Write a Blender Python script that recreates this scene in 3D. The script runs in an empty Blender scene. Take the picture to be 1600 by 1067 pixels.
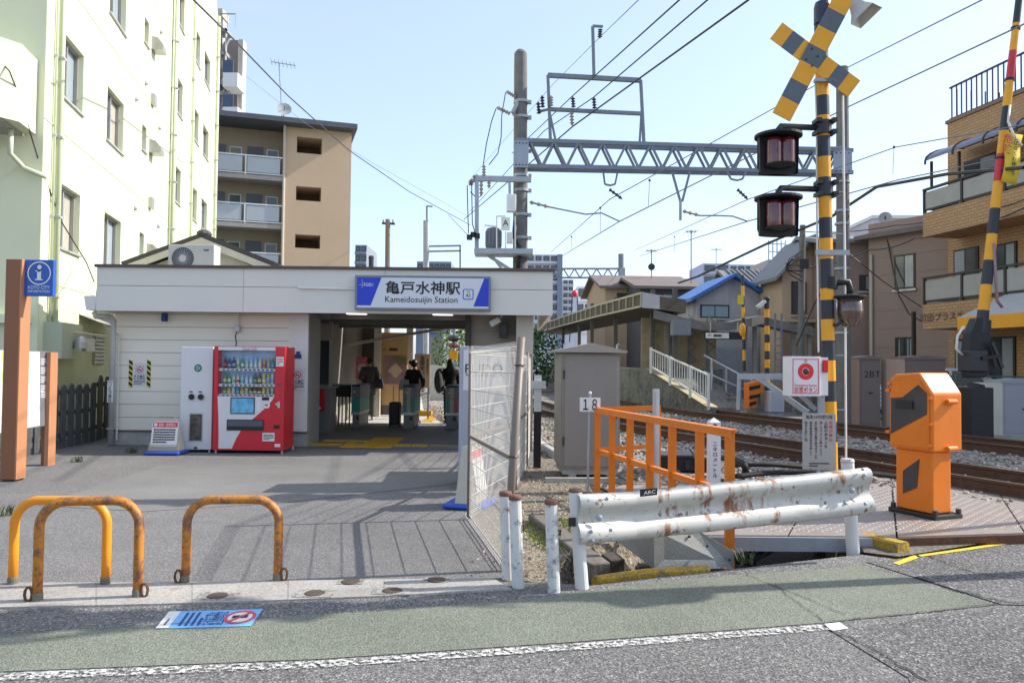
import bpy, bmesh, math, random
from mathutils import Vector as V, Matrix as MX
random.seed(7)
SC = bpy.context.scene
COL = SC.collection
R = math.radians
# ---------------------------------------------------------------- camera
F = 1200.0                       # focal length in pixels of a 1600 px wide frame
CAMH = 1.55
cam = bpy.data.cameras.new('camera')
cam.sensor_width = 36.0
cam.lens = F / 1600 * 36
cam.clip_start = 0.05
cam.clip_end = 3000
camo = bpy.data.objects.new('camera', cam)
COL.objects.link(camo)
PITCH = math.atan(34.5 / F)
ROLL = R(0.6)
CR = MX.Rotation(R(90) + PITCH, 3, 'X') @ MX.Rotation(ROLL, 3, 'Z')
camo.matrix_world = MX.Translation((0, 0, CAMH)) @ CR.to_4x4()
SC.camera = camo
# ---------------------------------------------------------------- light
SUN_AZ, SUN_EL = R(11), R(37)    # azimuth from +X towards +Y
sdir = V((math.cos(SUN_EL) * math.cos(SUN_AZ), math.cos(SUN_EL) * math.sin(SUN_AZ), math.sin(SUN_EL)))
wd = bpy.data.worlds.new('World'); SC.world = wd; wd.use_nodes = True
nt = wd.node_tree; nt.nodes.clear()
sky = nt.nodes.new('ShaderNodeTexSky'); sky.sky_type = 'NISHITA'; sky.sun_disc = False
sky.sun_elevation = SUN_EL; sky.sun_rotation = R(90) - SUN_AZ
sky.air_density = 1.0; sky.dust_density = 1.6; sky.ozone_density = 1.8; sky.altitude = 10
bg = nt.nodes.new('ShaderNodeBackground'); bg.inputs['Strength'].default_value = 0.142
wo = nt.nodes.new('ShaderNodeOutputWorld')
tcw = nt.nodes.new('ShaderNodeTexCoord')
mpw = nt.nodes.new('ShaderNodeMapping'); mpw.inputs['Scale'].default_value = (1.2, 1.2, 6)
nzw = nt.nodes.new('ShaderNodeTexNoise'); nzw.inputs['Scale'].default_value = 2.2; nzw.inputs['Detail'].default_value = 7
rpw = nt.nodes.new('ShaderNodeValToRGB'); rpw.color_ramp.elements[0].position = .5; rpw.color_ramp.elements[1].position = .78
rpw.color_ramp.elements[0].color = (.5, .5, .5, 1); rpw.color_ramp.elements[1].color = (.75, .75, .75, 1)
mxw = nt.nodes.new('ShaderNodeMixRGB'); mxw.inputs['Color2'].default_value = (2.05, 2.35, 2.85, 1)
nt.links.new(tcw.outputs['Generated'], mpw.inputs[0]); nt.links.new(mpw.outputs[0], nzw.inputs['Vector'])
nt.links.new(nzw.outputs['Fac'], rpw.inputs[0]); nt.links.new(rpw.outputs[0], mxw.inputs['Fac'])
nt.links.new(sky.outputs[0], mxw.inputs['Color1']); nt.links.new(mxw.outputs[0], bg.inputs[0])
nt.links.new(bg.outputs[0], wo.inputs[0])
sl = bpy.data.lights.new('sun', 'SUN'); sl.energy = 2.65; sl.angle = R(0.53); sl.color = (1, .94, .84)
slo = bpy.data.objects.new('sun', sl); COL.objects.link(slo)
slo.rotation_euler = (-sdir).to_track_quat('-Z', 'Y').to_euler(); slo.location = (10, -5, 30)
SC.view_settings.view_transform = 'Standard'; SC.view_settings.look = 'None'
SC.view_settings.exposure = 1.34; SC.view_settings.gamma = 1.0
SC.view_settings.use_curve_mapping = False
try:
    SC.cycles.use_denoising = True; SC.cycles.max_bounces = 6; SC.cycles.transparent_max_bounces = 12
except Exception: pass

# ---------------------------------------------------------------- picture -> place
def ray(px, py):
    return CR @ V(((px - 800) / F, -(py - 533.5) / F, -1))
def A(px, py, Y):
    """point seen at a pixel, standing Y metres in front of the camera"""
    r = ray(px, py); return V((0, 0, CAMH)) + r * (Y / r.y)
def Gd(px, py, z=0.0):
    """point of the ground (or of a level z) seen at a pixel"""
    r = ray(px, py); return V((0, 0, CAMH)) + r * ((z - CAMH) / r.z)
def proj(p):
    q = CR.transposed() @ (V(p) - V((0, 0, CAMH))); return 800 - q.x / q.z * F, 533.5 + q.y / q.z * F
def solve(f, px, lo=-3., hi=40.):
    for _ in range(40):
        m = (lo + hi) / 2
        if proj(f(m))[0] < px: lo = m
        else: hi = m
    return lo
def XA(px, Y, py=560): return A(px, py, Y).x
def ZA(px, py, Y): return A(px, py, Y).z

# ---------------------------------------------------------------- materials
def lin(r, g, b):
    f = lambda c: (c / 255) / 12.92 if c / 255 <= .04045 else ((c / 255 + .055) / 1.055) ** 2.4
    return (f(r), f(g), f(b))
_m = {}
def mat(name, col, rough=.6, metal=0, var=.12, vs=2.5, bump=0., bs=60, dirt=None, da=.4, ds=1.5, alpha=1, trans=0, spec=.4, emit=0, streak=False, coat=0):
    if name in _m: return _m[name]
    m = bpy.data.materials.new(name); m.use_nodes = True; n = m.node_tree.nodes; L = m.node_tree.links
    p = n['Principled BSDF']; p.inputs['Roughness'].default_value = rough; p.inputs['Metallic'].default_value = metal
    p.inputs['Specular IOR Level'].default_value = spec
    c4 = (*col, 1)
    geo = n.new('ShaderNodeNewGeometry')
    last = None
    if var > 0:
        nz = n.new('ShaderNodeTexNoise'); nz.inputs['Scale'].default_value = vs; nz.inputs['Detail'].default_value = 8; nz.inputs['Roughness'].default_value = .65
        L.new(geo.outputs['Position'], nz.inputs['Vector'])
        mr = n.new('ShaderNodeMapRange'); mr.inputs[1].default_value = .28; mr.inputs[2].default_value = .72
        mr.inputs[3].default_value = 1 - var; mr.inputs[4].default_value = 1 + var * .7
        L.new(nz.outputs['Fac'], mr.inputs[0])
        mx = n.new('ShaderNodeMixRGB'); mx.blend_type = 'MULTIPLY'; mx.inputs[0].default_value = 1; mx.inputs[1].default_value = c4
        L.new(mr.outputs[0], mx.inputs[2]); last = mx.outputs[0]
    if dirt:
        mp = n.new('ShaderNodeMapping'); mp.inputs['Scale'].default_value = (1, 1, .12) if streak else (1, 1, 1)
        nd = n.new('ShaderNodeTexNoise'); nd.inputs['Scale'].default_value = ds; nd.inputs['Detail'].default_value = 10; nd.inputs['Roughness'].default_value = .7
        L.new(geo.outputs['Position'], mp.inputs[0]); L.new(mp.outputs[0], nd.inputs['Vector'])
        rp = n.new('ShaderNodeValToRGB'); t = .72 - .4 * da
        rp.color_ramp.elements[0].position = t; rp.color_ramp.elements[1].position = min(1, t + .14)
        L.new(nd.outputs['Fac'], rp.inputs[0])
        m2 = n.new('ShaderNodeMixRGB'); m2.inputs[2].default_value = (*dirt, 1)
        L.new(rp.outputs[0], m2.inputs[0])
        if last: L.new(last, m2.inputs[1])
        else: m2.inputs[1].default_value = c4
        last = m2.outputs[0]
    if last: L.new(last, p.inputs['Base Color'])
    else: p.inputs['Base Color'].default_value = c4
    if bump:
        nb = n.new('ShaderNodeTexNoise'); nb.inputs['Scale'].default_value = bs; nb.inputs['Detail'].default_value = 5
        L.new(geo.outputs['Position'], nb.inputs['Vector'])
        b = n.new('ShaderNodeBump'); b.inputs['Strength'].default_value = bump; b.inputs['Distance'].default_value = .01
        L.new(nb.outputs['Fac'], b.inputs['Height']); L.new(b.outputs[0], p.inputs['Normal'])
    if trans: p.inputs['Transmission Weight'].default_value = trans
    if coat: p.inputs['Coat Weight'].default_value = coat
    if alpha < 1: p.inputs['Alpha'].default_value = alpha
    if emit:
        p.inputs['Emission Color'].default_value = c4; p.inputs['Emission Strength'].default_value = emit
    _m[name] = m
    return m
def grain_mat(name, col, col2, scale=140, rough=.9, bump=.5, patch=None, pa=.5, ps=.6, speck=None):
    """asphalt / concrete / soil: grains of two tones, larger patches, relief"""
    m = bpy.data.materials.new(name); m.use_nodes = True; n = m.node_tree.nodes; L = m.node_tree.links
    p = n['Principled BSDF']; p.inputs['Roughness'].default_value = rough; p.inputs['Specular IOR Level'].default_value = .25
    g = n.new('ShaderNodeNewGeometry')
    vo = n.new('ShaderNodeTexVoronoi'); vo.inputs['Scale'].default_value = scale
    L.new(g.outputs['Position'], vo.inputs['Vector'])
    rp = n.new('ShaderNodeValToRGB'); e = rp.color_ramp.elements
    e[0].position = .15; e[0].color = (*col, 1); e[1].position = .85; e[1].color = (*col2, 1)
    sp = n.new('ShaderNodeSeparateColor'); L.new(vo.outputs['Color'], sp.inputs[0]); L.new(sp.outputs[0], rp.inputs[0])
    last = rp.outputs[0]
    if speck:
        r3 = n.new('ShaderNodeValToRGB'); r3.color_ramp.elements[0].position = .9; r3.color_ramp.elements[1].position = .95
        L.new(sp.outputs[1], r3.inputs[0]); m3 = n.new('ShaderNodeMixRGB'); m3.inputs[2].default_value = (*speck, 1)
        L.new(r3.outputs[0], m3.inputs[0]); L.new(last, m3.inputs[1]); last = m3.outputs[0]
    nz = n.new('ShaderNodeTexNoise'); nz.inputs['Scale'].default_value = ps; nz.inputs['Detail'].default_value = 9; nz.inputs['Roughness'].default_value = .65
    L.new(g.outputs['Position'], nz.inputs['Vector'])
    mr = n.new('ShaderNodeMapRange'); mr.inputs[1].default_value = .3; mr.inputs[2].default_value = .7; mr.inputs[3].default_value = .78; mr.inputs[4].default_value = 1.18
    L.new(nz.outputs['Fac'], mr.inputs[0])
    mm = n.new('ShaderNodeMixRGB'); mm.blend_type = 'MULTIPLY'; mm.inputs[0].default_value = 1
    L.new(last, mm.inputs[1]); L.new(mr.outputs[0], mm.inputs[2]); last = mm.outputs[0]
    if patch:
        n2 = n.new('ShaderNodeTexNoise'); n2.inputs['Scale'].default_value = ps * 3.1; n2.inputs['Detail'].default_value = 12; n2.inputs['Roughness'].default_value = .75
        L.new(g.outputs['Position'], n2.inputs['Vector'])
        r2 = n.new('ShaderNodeValToRGB'); t = .72 - .4 * pa; r2.color_ramp.elements[0].position = t; r2.color_ramp.elements[1].position = min(1, t + .12)
        L.new(n2.outputs['Fac'], r2.inputs[0]); m2 = n.new('ShaderNodeMixRGB'); m2.inputs[2].default_value = (*patch, 1)
        L.new(r2.outputs[0], m2.inputs[0]); L.new(last, m2.inputs[1]); last = m2.outputs[0]
    L.new(last, p.inputs['Base Color'])
    b = n.new('ShaderNodeBump'); b.inputs['Strength'].default_value = bump; b.inputs['Distance'].default_value = .006
    L.new(vo.outputs['Distance'], b.inputs['Height']); L.new(b.outputs[0], p.inputs['Normal'])
    _m[name] = m
    return m
def layer(m, col, t0, t1, scale, stretch=(1, 1, 1), rough=.7):
    """another coat of wear over a material's colour"""
    n = m.node_tree.nodes; L = m.node_tree.links; p = n['Principled BSDF']; g = n.new('ShaderNodeNewGeometry')
    mp = n.new('ShaderNodeMapping'); mp.inputs['Scale'].default_value = stretch; nz = n.new('ShaderNodeTexNoise'); nz.inputs['Scale'].default_value = scale; nz.inputs['Detail'].default_value = 9; nz.inputs['Roughness'].default_value = rough
    L.new(g.outputs['Position'], mp.inputs[0]); L.new(mp.outputs[0], nz.inputs['Vector']); r = n.new('ShaderNodeValToRGB'); r.color_ramp.elements[0].position = t0; r.color_ramp.elements[1].position = t1
    L.new(nz.outputs['Fac'], r.inputs[0]); x = n.new('ShaderNodeMixRGB'); x.inputs[2].default_value = (*col, 1); L.new(r.outputs[0], x.inputs[0]); s = p.inputs['Base Color']
    if s.links: L.new(s.links[0].from_socket, x.inputs[1])
    else: x.inputs[1].default_value = s.default_value
    L.new(x.outputs[0], s); return m
def glass_mat(name, col, rough=.08, a=1.0):
    return mat(name, col, rough=rough, var=.25, vs=.8, spec=.8, alpha=a)

WHITE = mat('white_paint', (.72, .72, .70), .45, var=.06, dirt=(.4, .38, .34), da=.1, ds=4)
BLACK = mat('black_paint', (.018, .018, .02), .5, var=.2)
DARK = mat('dark_metal', (.035, .037, .042), .45, var=.2)
STEEL = mat('galvanised_steel', (.36, .39, .43), .5, .35, var=.15, vs=6)
GSTEEL = mat('dull_blue_grey_steel', (.2, .23, .27), .55, .2, var=.15, vs=4)
BEIGE = mat('beige_paint', (.5, .46, .39), .6, var=.08, dirt=(.3, .27, .22), da=.12, streak=True)
INK = mat('black_ink', (.02, .02, .022), .6, var=0)
RED = mat('red_paint', (.6, .025, .04), .4, var=.08)
PINKRED = mat('red_print', (.62, .05, .08), .5, var=0)
BLUE = mat('sign_blue', (.02, .05, .55), .35, var=.04)
YEL = mat('signal_yellow', (.8, .36, .02), .42, var=.1, dirt=(.3, .15, .03), da=.1, ds=6)
ORANGE = mat('orange_enamel', (.75, .19, .012), .42, var=.1, vs=3, dirt=(.22, .09, .03), da=.13, ds=5, streak=True)
GLASS = glass_mat('dark_window_glass', (.06, .075, .085))
PANE = glass_mat('pale_window_glass', (.3, .34, .37), .12)
ALU = mat('aluminium', (.5, .5, .5), .4, .4, var=.08)
CONC = grain_mat('concrete', (.34, .33, .31), (.44, .43, .41), 90, patch=(.24, .23, .21), pa=.3, ps=1.2, bump=.2)
POLEC = mat('spun_concrete', (.16, .16, .155), .85, var=.25, vs=3, bump=.25, bs=50, dirt=(.13, .13, .12), da=.3, streak=True)
RUBBER = mat('black_rubber', (.02, .02, .02), .75, var=.2)
RUST = mat('rusty_iron', (.13, .06, .035), .85, var=.4, vs=20, bump=.3, bs=80)
WOODD = mat('dark_timber', (.075, .06, .05), .85, var=.4, vs=9, bump=.4, bs=40)

# ---------------------------------------------------------------- mesh builder
class MB:
    def __init__(s, M=None): s.v = []; s.f = []; s.M = M
    def add(s, vs, fs):
        o = len(s.v)
        s.v += [(s.M @ V(p)) if s.M else V(p) for p in vs]
        s.f += [tuple(i + o for i in f) for f in fs]; return s
    def box(s, x0, x1, y0, y1, z0, z1):
        return s.add([(x0, y0, z0), (x1, y0, z0), (x1, y1, z0), (x0, y1, z0), (x0, y0, z1), (x1, y0, z1), (x1, y1, z1), (x0, y1, z1)],
                     [(0, 3, 2, 1), (4, 5, 6, 7), (0, 1, 5, 4), (1, 2, 6, 5), (2, 3, 7, 6), (3, 0, 4, 7)])
    def extr(s, poly, vec):
        n = len(poly); poly = [V(p) for p in poly]; vec = V(vec)
        return s.add(poly + [p + vec for p in poly], [tuple(range(n))[::-1], tuple(range(n, 2 * n))] + [(i, (i + 1) % n, (i + 1) % n + n, i + n) for i in range(n)])
    def poly(s, pts): return s.add(pts, [tuple(range(len(pts)))])
    def tube(s, pts, r, n=8, closed=False, caps=True):
        pts = [V(p) for p in pts]; k = len(pts); rs = r if isinstance(r, (list, tuple)) else [r] * k
        ring = []; up = None
        for i, p in enumerate(pts):
            a = pts[(i - 1) % k] if (i or closed) else p; b = pts[(i + 1) % k] if (i < k - 1 or closed) else p
            t = (b - a).normalized() if (b - a).length > 1e-9 else V((0, 0, 1))
            if up is None: up = V((0, 0, 1)) if abs(t.z) < .9 else V((1, 0, 0))
            x = t.cross(up)
            if x.length < 1e-6: x = t.orthogonal()
            x.normalize(); y = x.cross(t).normalized(); up = y
            ring.append([p + x * (rs[i] * math.cos(2 * math.pi * j / n)) + y * (rs[i] * math.sin(2 * math.pi * j / n)) for j in range(n)])
        vs = [q for g in ring for q in g]; fs = []
        for i in range(k if closed else k - 1):
            i2 = (i + 1) % k
            for j in range(n): fs.append((i * n + j, i * n + (j + 1) % n, i2 * n + (j + 1) % n, i2 * n + j))
        if caps and not closed: fs += [tuple(range(n))[::-1], tuple(range((k - 1) * n, k * n))]
        return s.add(vs, fs)
    def cyl(s, a, b, r, r2=None, n=12): return s.tube([a, b], [r, r if r2 is None else r2], n)
    def bar(s, a, b, w, h=None, up=(0, 0, 1)):
        """square-section bar"""
        a = V(a); b = V(b); h = w if h is None else h; t = (b - a).normalized(); up = V(up)
        if abs(t.dot(up)) > .98: up = V((1, 0, 0))
        x = t.cross(up).normalized() * (w / 2); y = x.cross(t).normalized() * (h / 2)
        q = [a - x - y, a + x - y, a + x + y, a - x + y]
        return s.extr(q, b - a)
    def lathe(s, c, prof, n=16):
        c = V(c); vs = []; fs = []
        for (r, z) in prof: vs += [c + V((r * math.cos(2 * math.pi * j / n), r * math.sin(2 * math.pi * j / n), z)) for j in range(n)]
        for i in range(len(prof) - 1):
            for j in range(n): fs.append((i * n + j, i * n + (j + 1) % n, (i + 1) * n + (j + 1) % n, (i + 1) * n + j))
        fs += [tuple(range(n))[::-1], tuple(range((len(prof) - 1) * n, len(prof) * n))]
        return s.add(vs, fs)
    def sph(s, c, rx, ry=None, rz=None, n=10, k=6):
        ry = rx if ry is None else ry; rz = rx if rz is None else rz; c = V(c)
        vs = [c + V((0, 0, -rz))]
        for i in range(1, k):
            a = math.pi * i / k - math.pi / 2
            vs += [c + V((rx * math.cos(a) * math.cos(2 * math.pi * j / n), ry * math.cos(a) * math.sin(2 * math.pi * j / n), rz * math.sin(a))) for j in range(n)]
        vs.append(c + V((0, 0, rz))); fs = []
        for j in range(n):
            fs.append((0, 1 + (j + 1) % n, 1 + j)); fs.append((len(vs) - 1, 1 + (k - 2) * n + j, 1 + (k - 2) * n + (j + 1) % n))
        for i in range(k - 2):
            for j in range(n): fs.append((1 + i * n + j, 1 + i * n + (j + 1) % n, 1 + (i + 1) * n + (j + 1) % n, 1 + (i + 1) * n + j))
        return s.add(vs, fs)
    def build(s, name, m, parent=None, smooth=False, bevel=0):
        if not s.v: return None
        lo = [min(p[i] for p in s.v) for i in range(3)]; hi = [max(p[i] for p in s.v) for i in range(3)]
        c = V(((lo[0] + hi[0]) / 2, (lo[1] + hi[1]) / 2, lo[2]))
        me = bpy.data.meshes.new(name); me.from_pydata([tuple(p - c) for p in s.v], [], s.f); me.validate()
        me.materials.append(m)
        if smooth: me.polygons.foreach_set('use_smooth', [True] * len(me.polygons))
        return link(name, me, c, parent, bevel)
WPOS = {}
def link(name, me, c, parent=None, bevel=0):
    o = bpy.data.objects.new(name, me); COL.objects.link(o)
    WPOS[o.name] = V(c)
    if parent: o.parent = parent; o.location = V(c) - WPOS[parent.name]
    else: o.location = c
    if bevel:
        b = o.modifiers.new('bevel', 'BEVEL'); b.width = bevel; b.segments = 2; b.limit_method = 'ANGLE'
    return o
def tag(o, label, cat, group=None):
    o['label'] = label; o['category'] = cat
    if group: o['group'] = group
    return o
def thing(name, label, cat, loc=(0, 0, 0), group=None):
    o = bpy.data.objects.new(name, None); COL.objects.link(o); o.location = loc; WPOS[o.name] = V(loc); o.empty_display_size = .2
    return tag(o, label, cat, group)
def struct(name, mb, m, **k):
    o = mb.build(name, m, **k); o['kind'] = 'structure'; return o
def frame(o, xdir, z=(0, 0, 1)):
    """matrix with local x along xdir (horizontal), z up; local y = z cross x (points away when x runs right)"""
    x = V(xdir).normalized(); z = V(z); y = z.cross(x).normalized()
    return MX(((x.x, y.x, z.x, o[0]), (x.y, y.y, z.y, o[1]), (x.z, y.z, z.z, o[2]), (0, 0, 0, 1)))
# ---------------------------------------------------------------- lettering (Blender's own font with its fallbacks)
_tx = {}
def prep(strings):
    obs = []
    for s in strings:
        b = .016 if ord(s[0]) > 255 and len(s) < 6 else .003
        cu = bpy.data.curves.new('t', 'FONT'); cu.body = s; cu.size = 1; cu.align_x = 'CENTER'; cu.align_y = 'CENTER'; cu.resolution_u = 2; cu.offset = b
        o = bpy.data.objects.new('t', cu); COL.objects.link(o); obs.append((s, o))
    dg = bpy.context.evaluated_depsgraph_get()
    for s, o in obs:
        _tx[s] = bpy.data.meshes.new_from_object(o.evaluated_get(dg))
    for s, o in obs:
        cu = o.data; bpy.data.objects.remove(o); bpy.data.curves.remove(cu)
def txt(s, c, size, m, parent, right=(1, 0, 0), up=(0, 0, 1), width=None, name='lettering'):
    """letters centred on c; if width is given they are squeezed to it"""
    me = _tx[s]; vs = [v.co for v in me.vertices]
    x0 = min(v.x for v in vs); x1 = max(v.x for v in vs); y0 = min(v.y for v in vs); y1 = max(v.y for v in vs)
    sx = size if width is None else width / (x1 - x0); r = V(right).normalized(); u = V(up).normalized()
    mb = MB()
    mb.add([V(c) + r * ((v.x - (x0 + x1) / 2) * sx) + u * ((v.y - (y0 + y1) / 2) * size) for v in vs], [tuple(p.vertices) for p in me.polygons])
    return mb.build(name, m, parent)
def vtxt(s, c, size, m, parent, right=(1, 0, 0), up=(0, 0, 1), pitch=1.05):
    """a column of characters, c = its top centre"""
    r = V(right).normalized(); u = V(up).normalized(); mb = MB()
    for i, ch in enumerate(s):
        if ch not in _tx: continue
        me = _tx[ch]; vs = [v.co for v in me.vertices]
        if not vs: continue
        x0 = min(v.x for v in vs); x1 = max(v.x for v in vs); y0 = min(v.y for v in vs); y1 = max(v.y for v in vs)
        mb.add([V(c) + r * ((v.x - (x0 + x1) / 2) * size) + u * ((v.y - (y0 + y1) / 2) * size - (i + .5) * size * pitch) for v in vs], [tuple(p.vertices) for p in me.polygons])
    return mb.build('lettering', m, parent)
def lines(c, w, h, n, m, parent, right=(1, 0, 0), up=(0, 0, 1), seed=1, lh=.5, name='fine_print'):
    """rows of small print that cannot be read in the photograph, as broken strokes"""
    rd = random.Random(seed); r = V(right).normalized(); u = V(up).normalized(); mb = MB(); dz = h / n
    for i in range(n):
        x = 0; L = w * (1 if i < n - 1 else rd.uniform(.4, .8))
        while x < L:
            k = rd.uniform(.02, .06) * w + dz * .25; k = min(k, L - x)
            a = V(c) + r * (x - w / 2) + u * (h / 2 - (i + .5) * dz - dz * lh / 2)
            mb.add([a, a + r * k * .82, a + r * k * .82 + u * dz * lh, a + u * dz * lh], [(0, 1, 2, 3)]); x += k
    return mb.build(name, m, parent)
def ringm(c, r0, r1, right, up, n=28):
    r = V(right).normalized(); u = V(up).normalized(); c = V(c); mb = MB()
    vs = []
    for i in range(n):
        a = 2 * math.pi * i / n; d = r * math.cos(a) + u * math.sin(a); vs += [c + d * r0, c + d * r1]
    mb.add(vs, [(2 * i, 2 * i + 1, (2 * i + 3) % (2 * n), (2 * i + 2) % (2 * n)) for i in range(n)]); return mb
def disc(c, r0, right, up, n=28):
    r = V(right).normalized(); u = V(up).normalized(); c = V(c)
    return MB().poly([c + r * (r0 * math.cos(2 * math.pi * i / n)) + u * (r0 * math.sin(2 * math.pi * i / n)) for i in range(n)])
def copy_tree(root, delta, label=None):
    c = root.copy(); COL.objects.link(c); c.location = root.location + V(delta); WPOS[c.name] = WPOS[root.name] + V(delta)
    if label: c['label'] = label
    def rec(o, p):
        for ch in [x for x in bpy.data.objects if x.parent == o]:
            d = ch.copy(); COL.objects.link(d); d.parent = p; rec(ch, d)
    rec(root, c); return c
JA = '亀戸水神駅 終日禁煙 非常ボタン 全国安全週間 自転車放置止 東武鉄道株式会社踏切名亀第号上記のを押して下さい時はキロメートル危険し駐輪バイク等置かないで待ちく大川町田プラスチックばらお'
prep(sorted(set(JA.replace(' ', ''))) + ['亀戸水神駅', 'Kameidosuijin Station', 'TOBU', 'TS', '43', 'Coca-Cola', '終日禁煙', '駐輪・駐車禁止', 'KOTO CITY', 'INFORMATION', 'i', '18', '１８', '二', '非常ボタン', 'Emergency button', 'A', '2BT', '亀第18号踏切道', '路上喫煙禁止', 'ポイ捨て禁止', '←', 'ARC', '町田プラスチック'])
# ================================================================= ground
ASPH = grain_mat('asphalt', (.085, .083, .083), (.2, .195, .19), 95, patch=(.09, .088, .088), pa=.22, ps=.5, bump=.6, speck=(.34, .33, .31))
ASPH2 = grain_mat('asphalt_forecourt', (.115, .11, .11), (.2, .193, .192), 130, patch=(.21, .2, .19), pa=.3, ps=.45, bump=.45, speck=(.3, .29, .27))
ASPH3 = grain_mat('asphalt_patch', (.075, .074, .075), (.17, .165, .165), 80, patch=(.15, .15, .15), pa=.2, ps=.9, bump=.8, speck=(.33, .32, .31))
LANE = grain_mat('green_lane_coating', (.13, .142, .112), (.215, .225, .185), 110, patch=(.13, .14, .12), pa=.2, ps=.7, bump=.5)
KERBC = grain_mat('kerb_concrete', (.3, .28, .26), (.4, .375, .35), 80, patch=(.2, .185, .17), pa=.35, ps=1.4, bump=.25)
SOIL = grain_mat('soil', (.1, .08, .06), (.26, .22, .17), 55, patch=(.16, .13, .1), pa=.4, ps=2.2, bump=.9, speck=(.36, .32, .26))
GRAVEL = grain_mat('ballast_floor', (.1, .09, .08), (.36, .33, .3), 17, patch=(.1, .085, .075), pa=.3, ps=1.1, bump=1.0)
PAVE = grain_mat('far_pavement', (.2, .195, .19), (.28, .275, .27), 60, ps=.5, bump=.2)
def sheet(name, pts, z, m):
    return struct(name, MB().poly([(p[0], p[1], z) for p in pts]), m)
# the base sheet, to the horizon
sheet('ground', [(-1500, -60), (1500, -60), (1500, 2500), (-1500, 2500)], -.62, PAVE)
edge = [Gd(x, y) for x, y in [(-900, 914), (0, 913), (400, 910), (800, 908), (925, 914), (1015, 903), (1100, 894), (1220, 880), (1345, 866), (1400, 873), (1480, 858), (1600, 839), (1750, 815), (2100, 775)]]
sheet('road', [(-16, -6), (18, -6), (18, 9)] + edge[::-1] + [(-16, edge[0].y)], 0, ASPH)
# forecourt of the station up to the track side
fc = [Gd(-900, 914), Gd(0, 913), Gd(400, 910), Gd(800, 908), V((.02, 5.8, 0)), V((-.38, 7.7, 0)), V((.1, 9.6, 0)), V((.5, 14.05, 0)), V((.5, 22, 0)), V((-9.2, 22, 0)), V((-9.2, 15, 0)), V((-20, 12, 0))]
sheet('forecourt', fc, .004, ASPH2)
# lighter resurfaced strip in front of the station
sheet('path', [Gd(250, 728), Gd(745, 722), Gd(745, 752), Gd(455, 785), Gd(225, 800), Gd(60, 790)], .008, grain_mat('asphalt_smooth', (.15, .145, .14), (.21, .205, .2), 150, ps=.4, bump=.25, patch=(.13, .125, .12), pa=.25))
# concrete gutter strip between road and forecourt, in lengths with open joints
cs_t = [(0, 912), (150, 912), (300, 911), (450, 909), (600, 907), (770, 905)]
cs_b = [(0, 951), (150, 948), (300, 944), (450, 939), (600, 933), (800, 922)]
gut = thing('concrete_gutter', 'worn concrete gutter strip running between the road and the forecourt', 'gutter', Gd(400, 925))
for i in range(5):
    a, b, c, d = Gd(*cs_t[i]), Gd(*cs_t[i + 1]), Gd(*cs_b[i + 1]), Gd(*cs_b[i])
    if i == 0: a += (a - b) * 2; d += (d - c) * 2
    e = (b - a).normalized() * .0015
    MB().extr([V((p.x, p.y, -.05)) for p in (a + e, b - e, c - e, d + e)], (0, 0, .062)).build('slab', KERBC, gut)
# green lane
up_e = [(-260, 1002), (0, 991), (300, 972), (600, 955), (860, 932), (1000, 913), (1150, 898), (1350, 885)]
lo_e = [(1560, 945), (1420, 960), (1290, 973), (900, 1003), (500, 1030), (0, 1050), (-300, 1064)]
sheet('cycle_lane', [Gd(*p) for p in up_e + lo_e], .004, LANE)
# worn white line: many flakes of thermoplastic, plus the solid block at its end
rd = random.Random(3)
wl = MB()
lp = [(-260, 1068), (0, 1056), (500, 1036.5), (900, 1009.5), (1290, 979)]
pts = [Gd(*p, .007) for p in lp]
LINEW = mat('road_line_white', (.62, .61, .59), .8, var=.25, vs=30, bump=.3, bs=200, dirt=(.2, .19, .19), da=.45, ds=26)
def mat_worn():
    m = LINEW; n = m.node_tree.nodes; L = m.node_tree.links; p = n['Principled BSDF']
    g = n.new('ShaderNodeNewGeometry'); a = n.new('ShaderNodeTexNoise'); a.inputs['Scale'].default_value = 38; a.inputs['Detail'].default_value = 6; a.inputs['Roughness'].default_value = .75
    L.new(g.outputs['Position'], a.inputs['Vector']); r = n.new('ShaderNodeValToRGB'); r.color_ramp.elements[0].position = .47; r.color_ramp.elements[1].position = .55
    L.new(a.outputs['Fac'], r.inputs[0]); L.new(r.outputs[0], p.inputs['Alpha'])
mat_worn()
for i in range(len(pts) - 1):
    a, b = pts[i], pts[i + 1]; n = (b - a).cross(V((0, 0, 1))).normalized() * .045
    wl.poly([a + n, b + n, b - n, a - n])
struct('painted_road_line', wl, LINEW)
struct('painted_line_end', MB().poly([Gd(1288, 974, .009), Gd(1312, 971.5, .009), Gd(1326, 981, .009), Gd(1300, 985, .009)]), mat('fresh_line_white', (.7, .7, .69), .7, var=.1))
# asphalt of the crossing approach, rougher
sheet('asphalt_patch', [Gd(1352, 878), Gd(1405, 876), Gd(1480, 862), Gd(1600, 843), Gd(1800, 815), Gd(2000, 960), Gd(1565, 945)], .006, ASPH3)
sheet('asphalt_patch', [Gd(1300, 987), Gd(1560, 949), Gd(1990, 972), Gd(1990, 1300), Gd(1500, 1300), Gd(1420, 1060)], .005, ASPH3)
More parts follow.
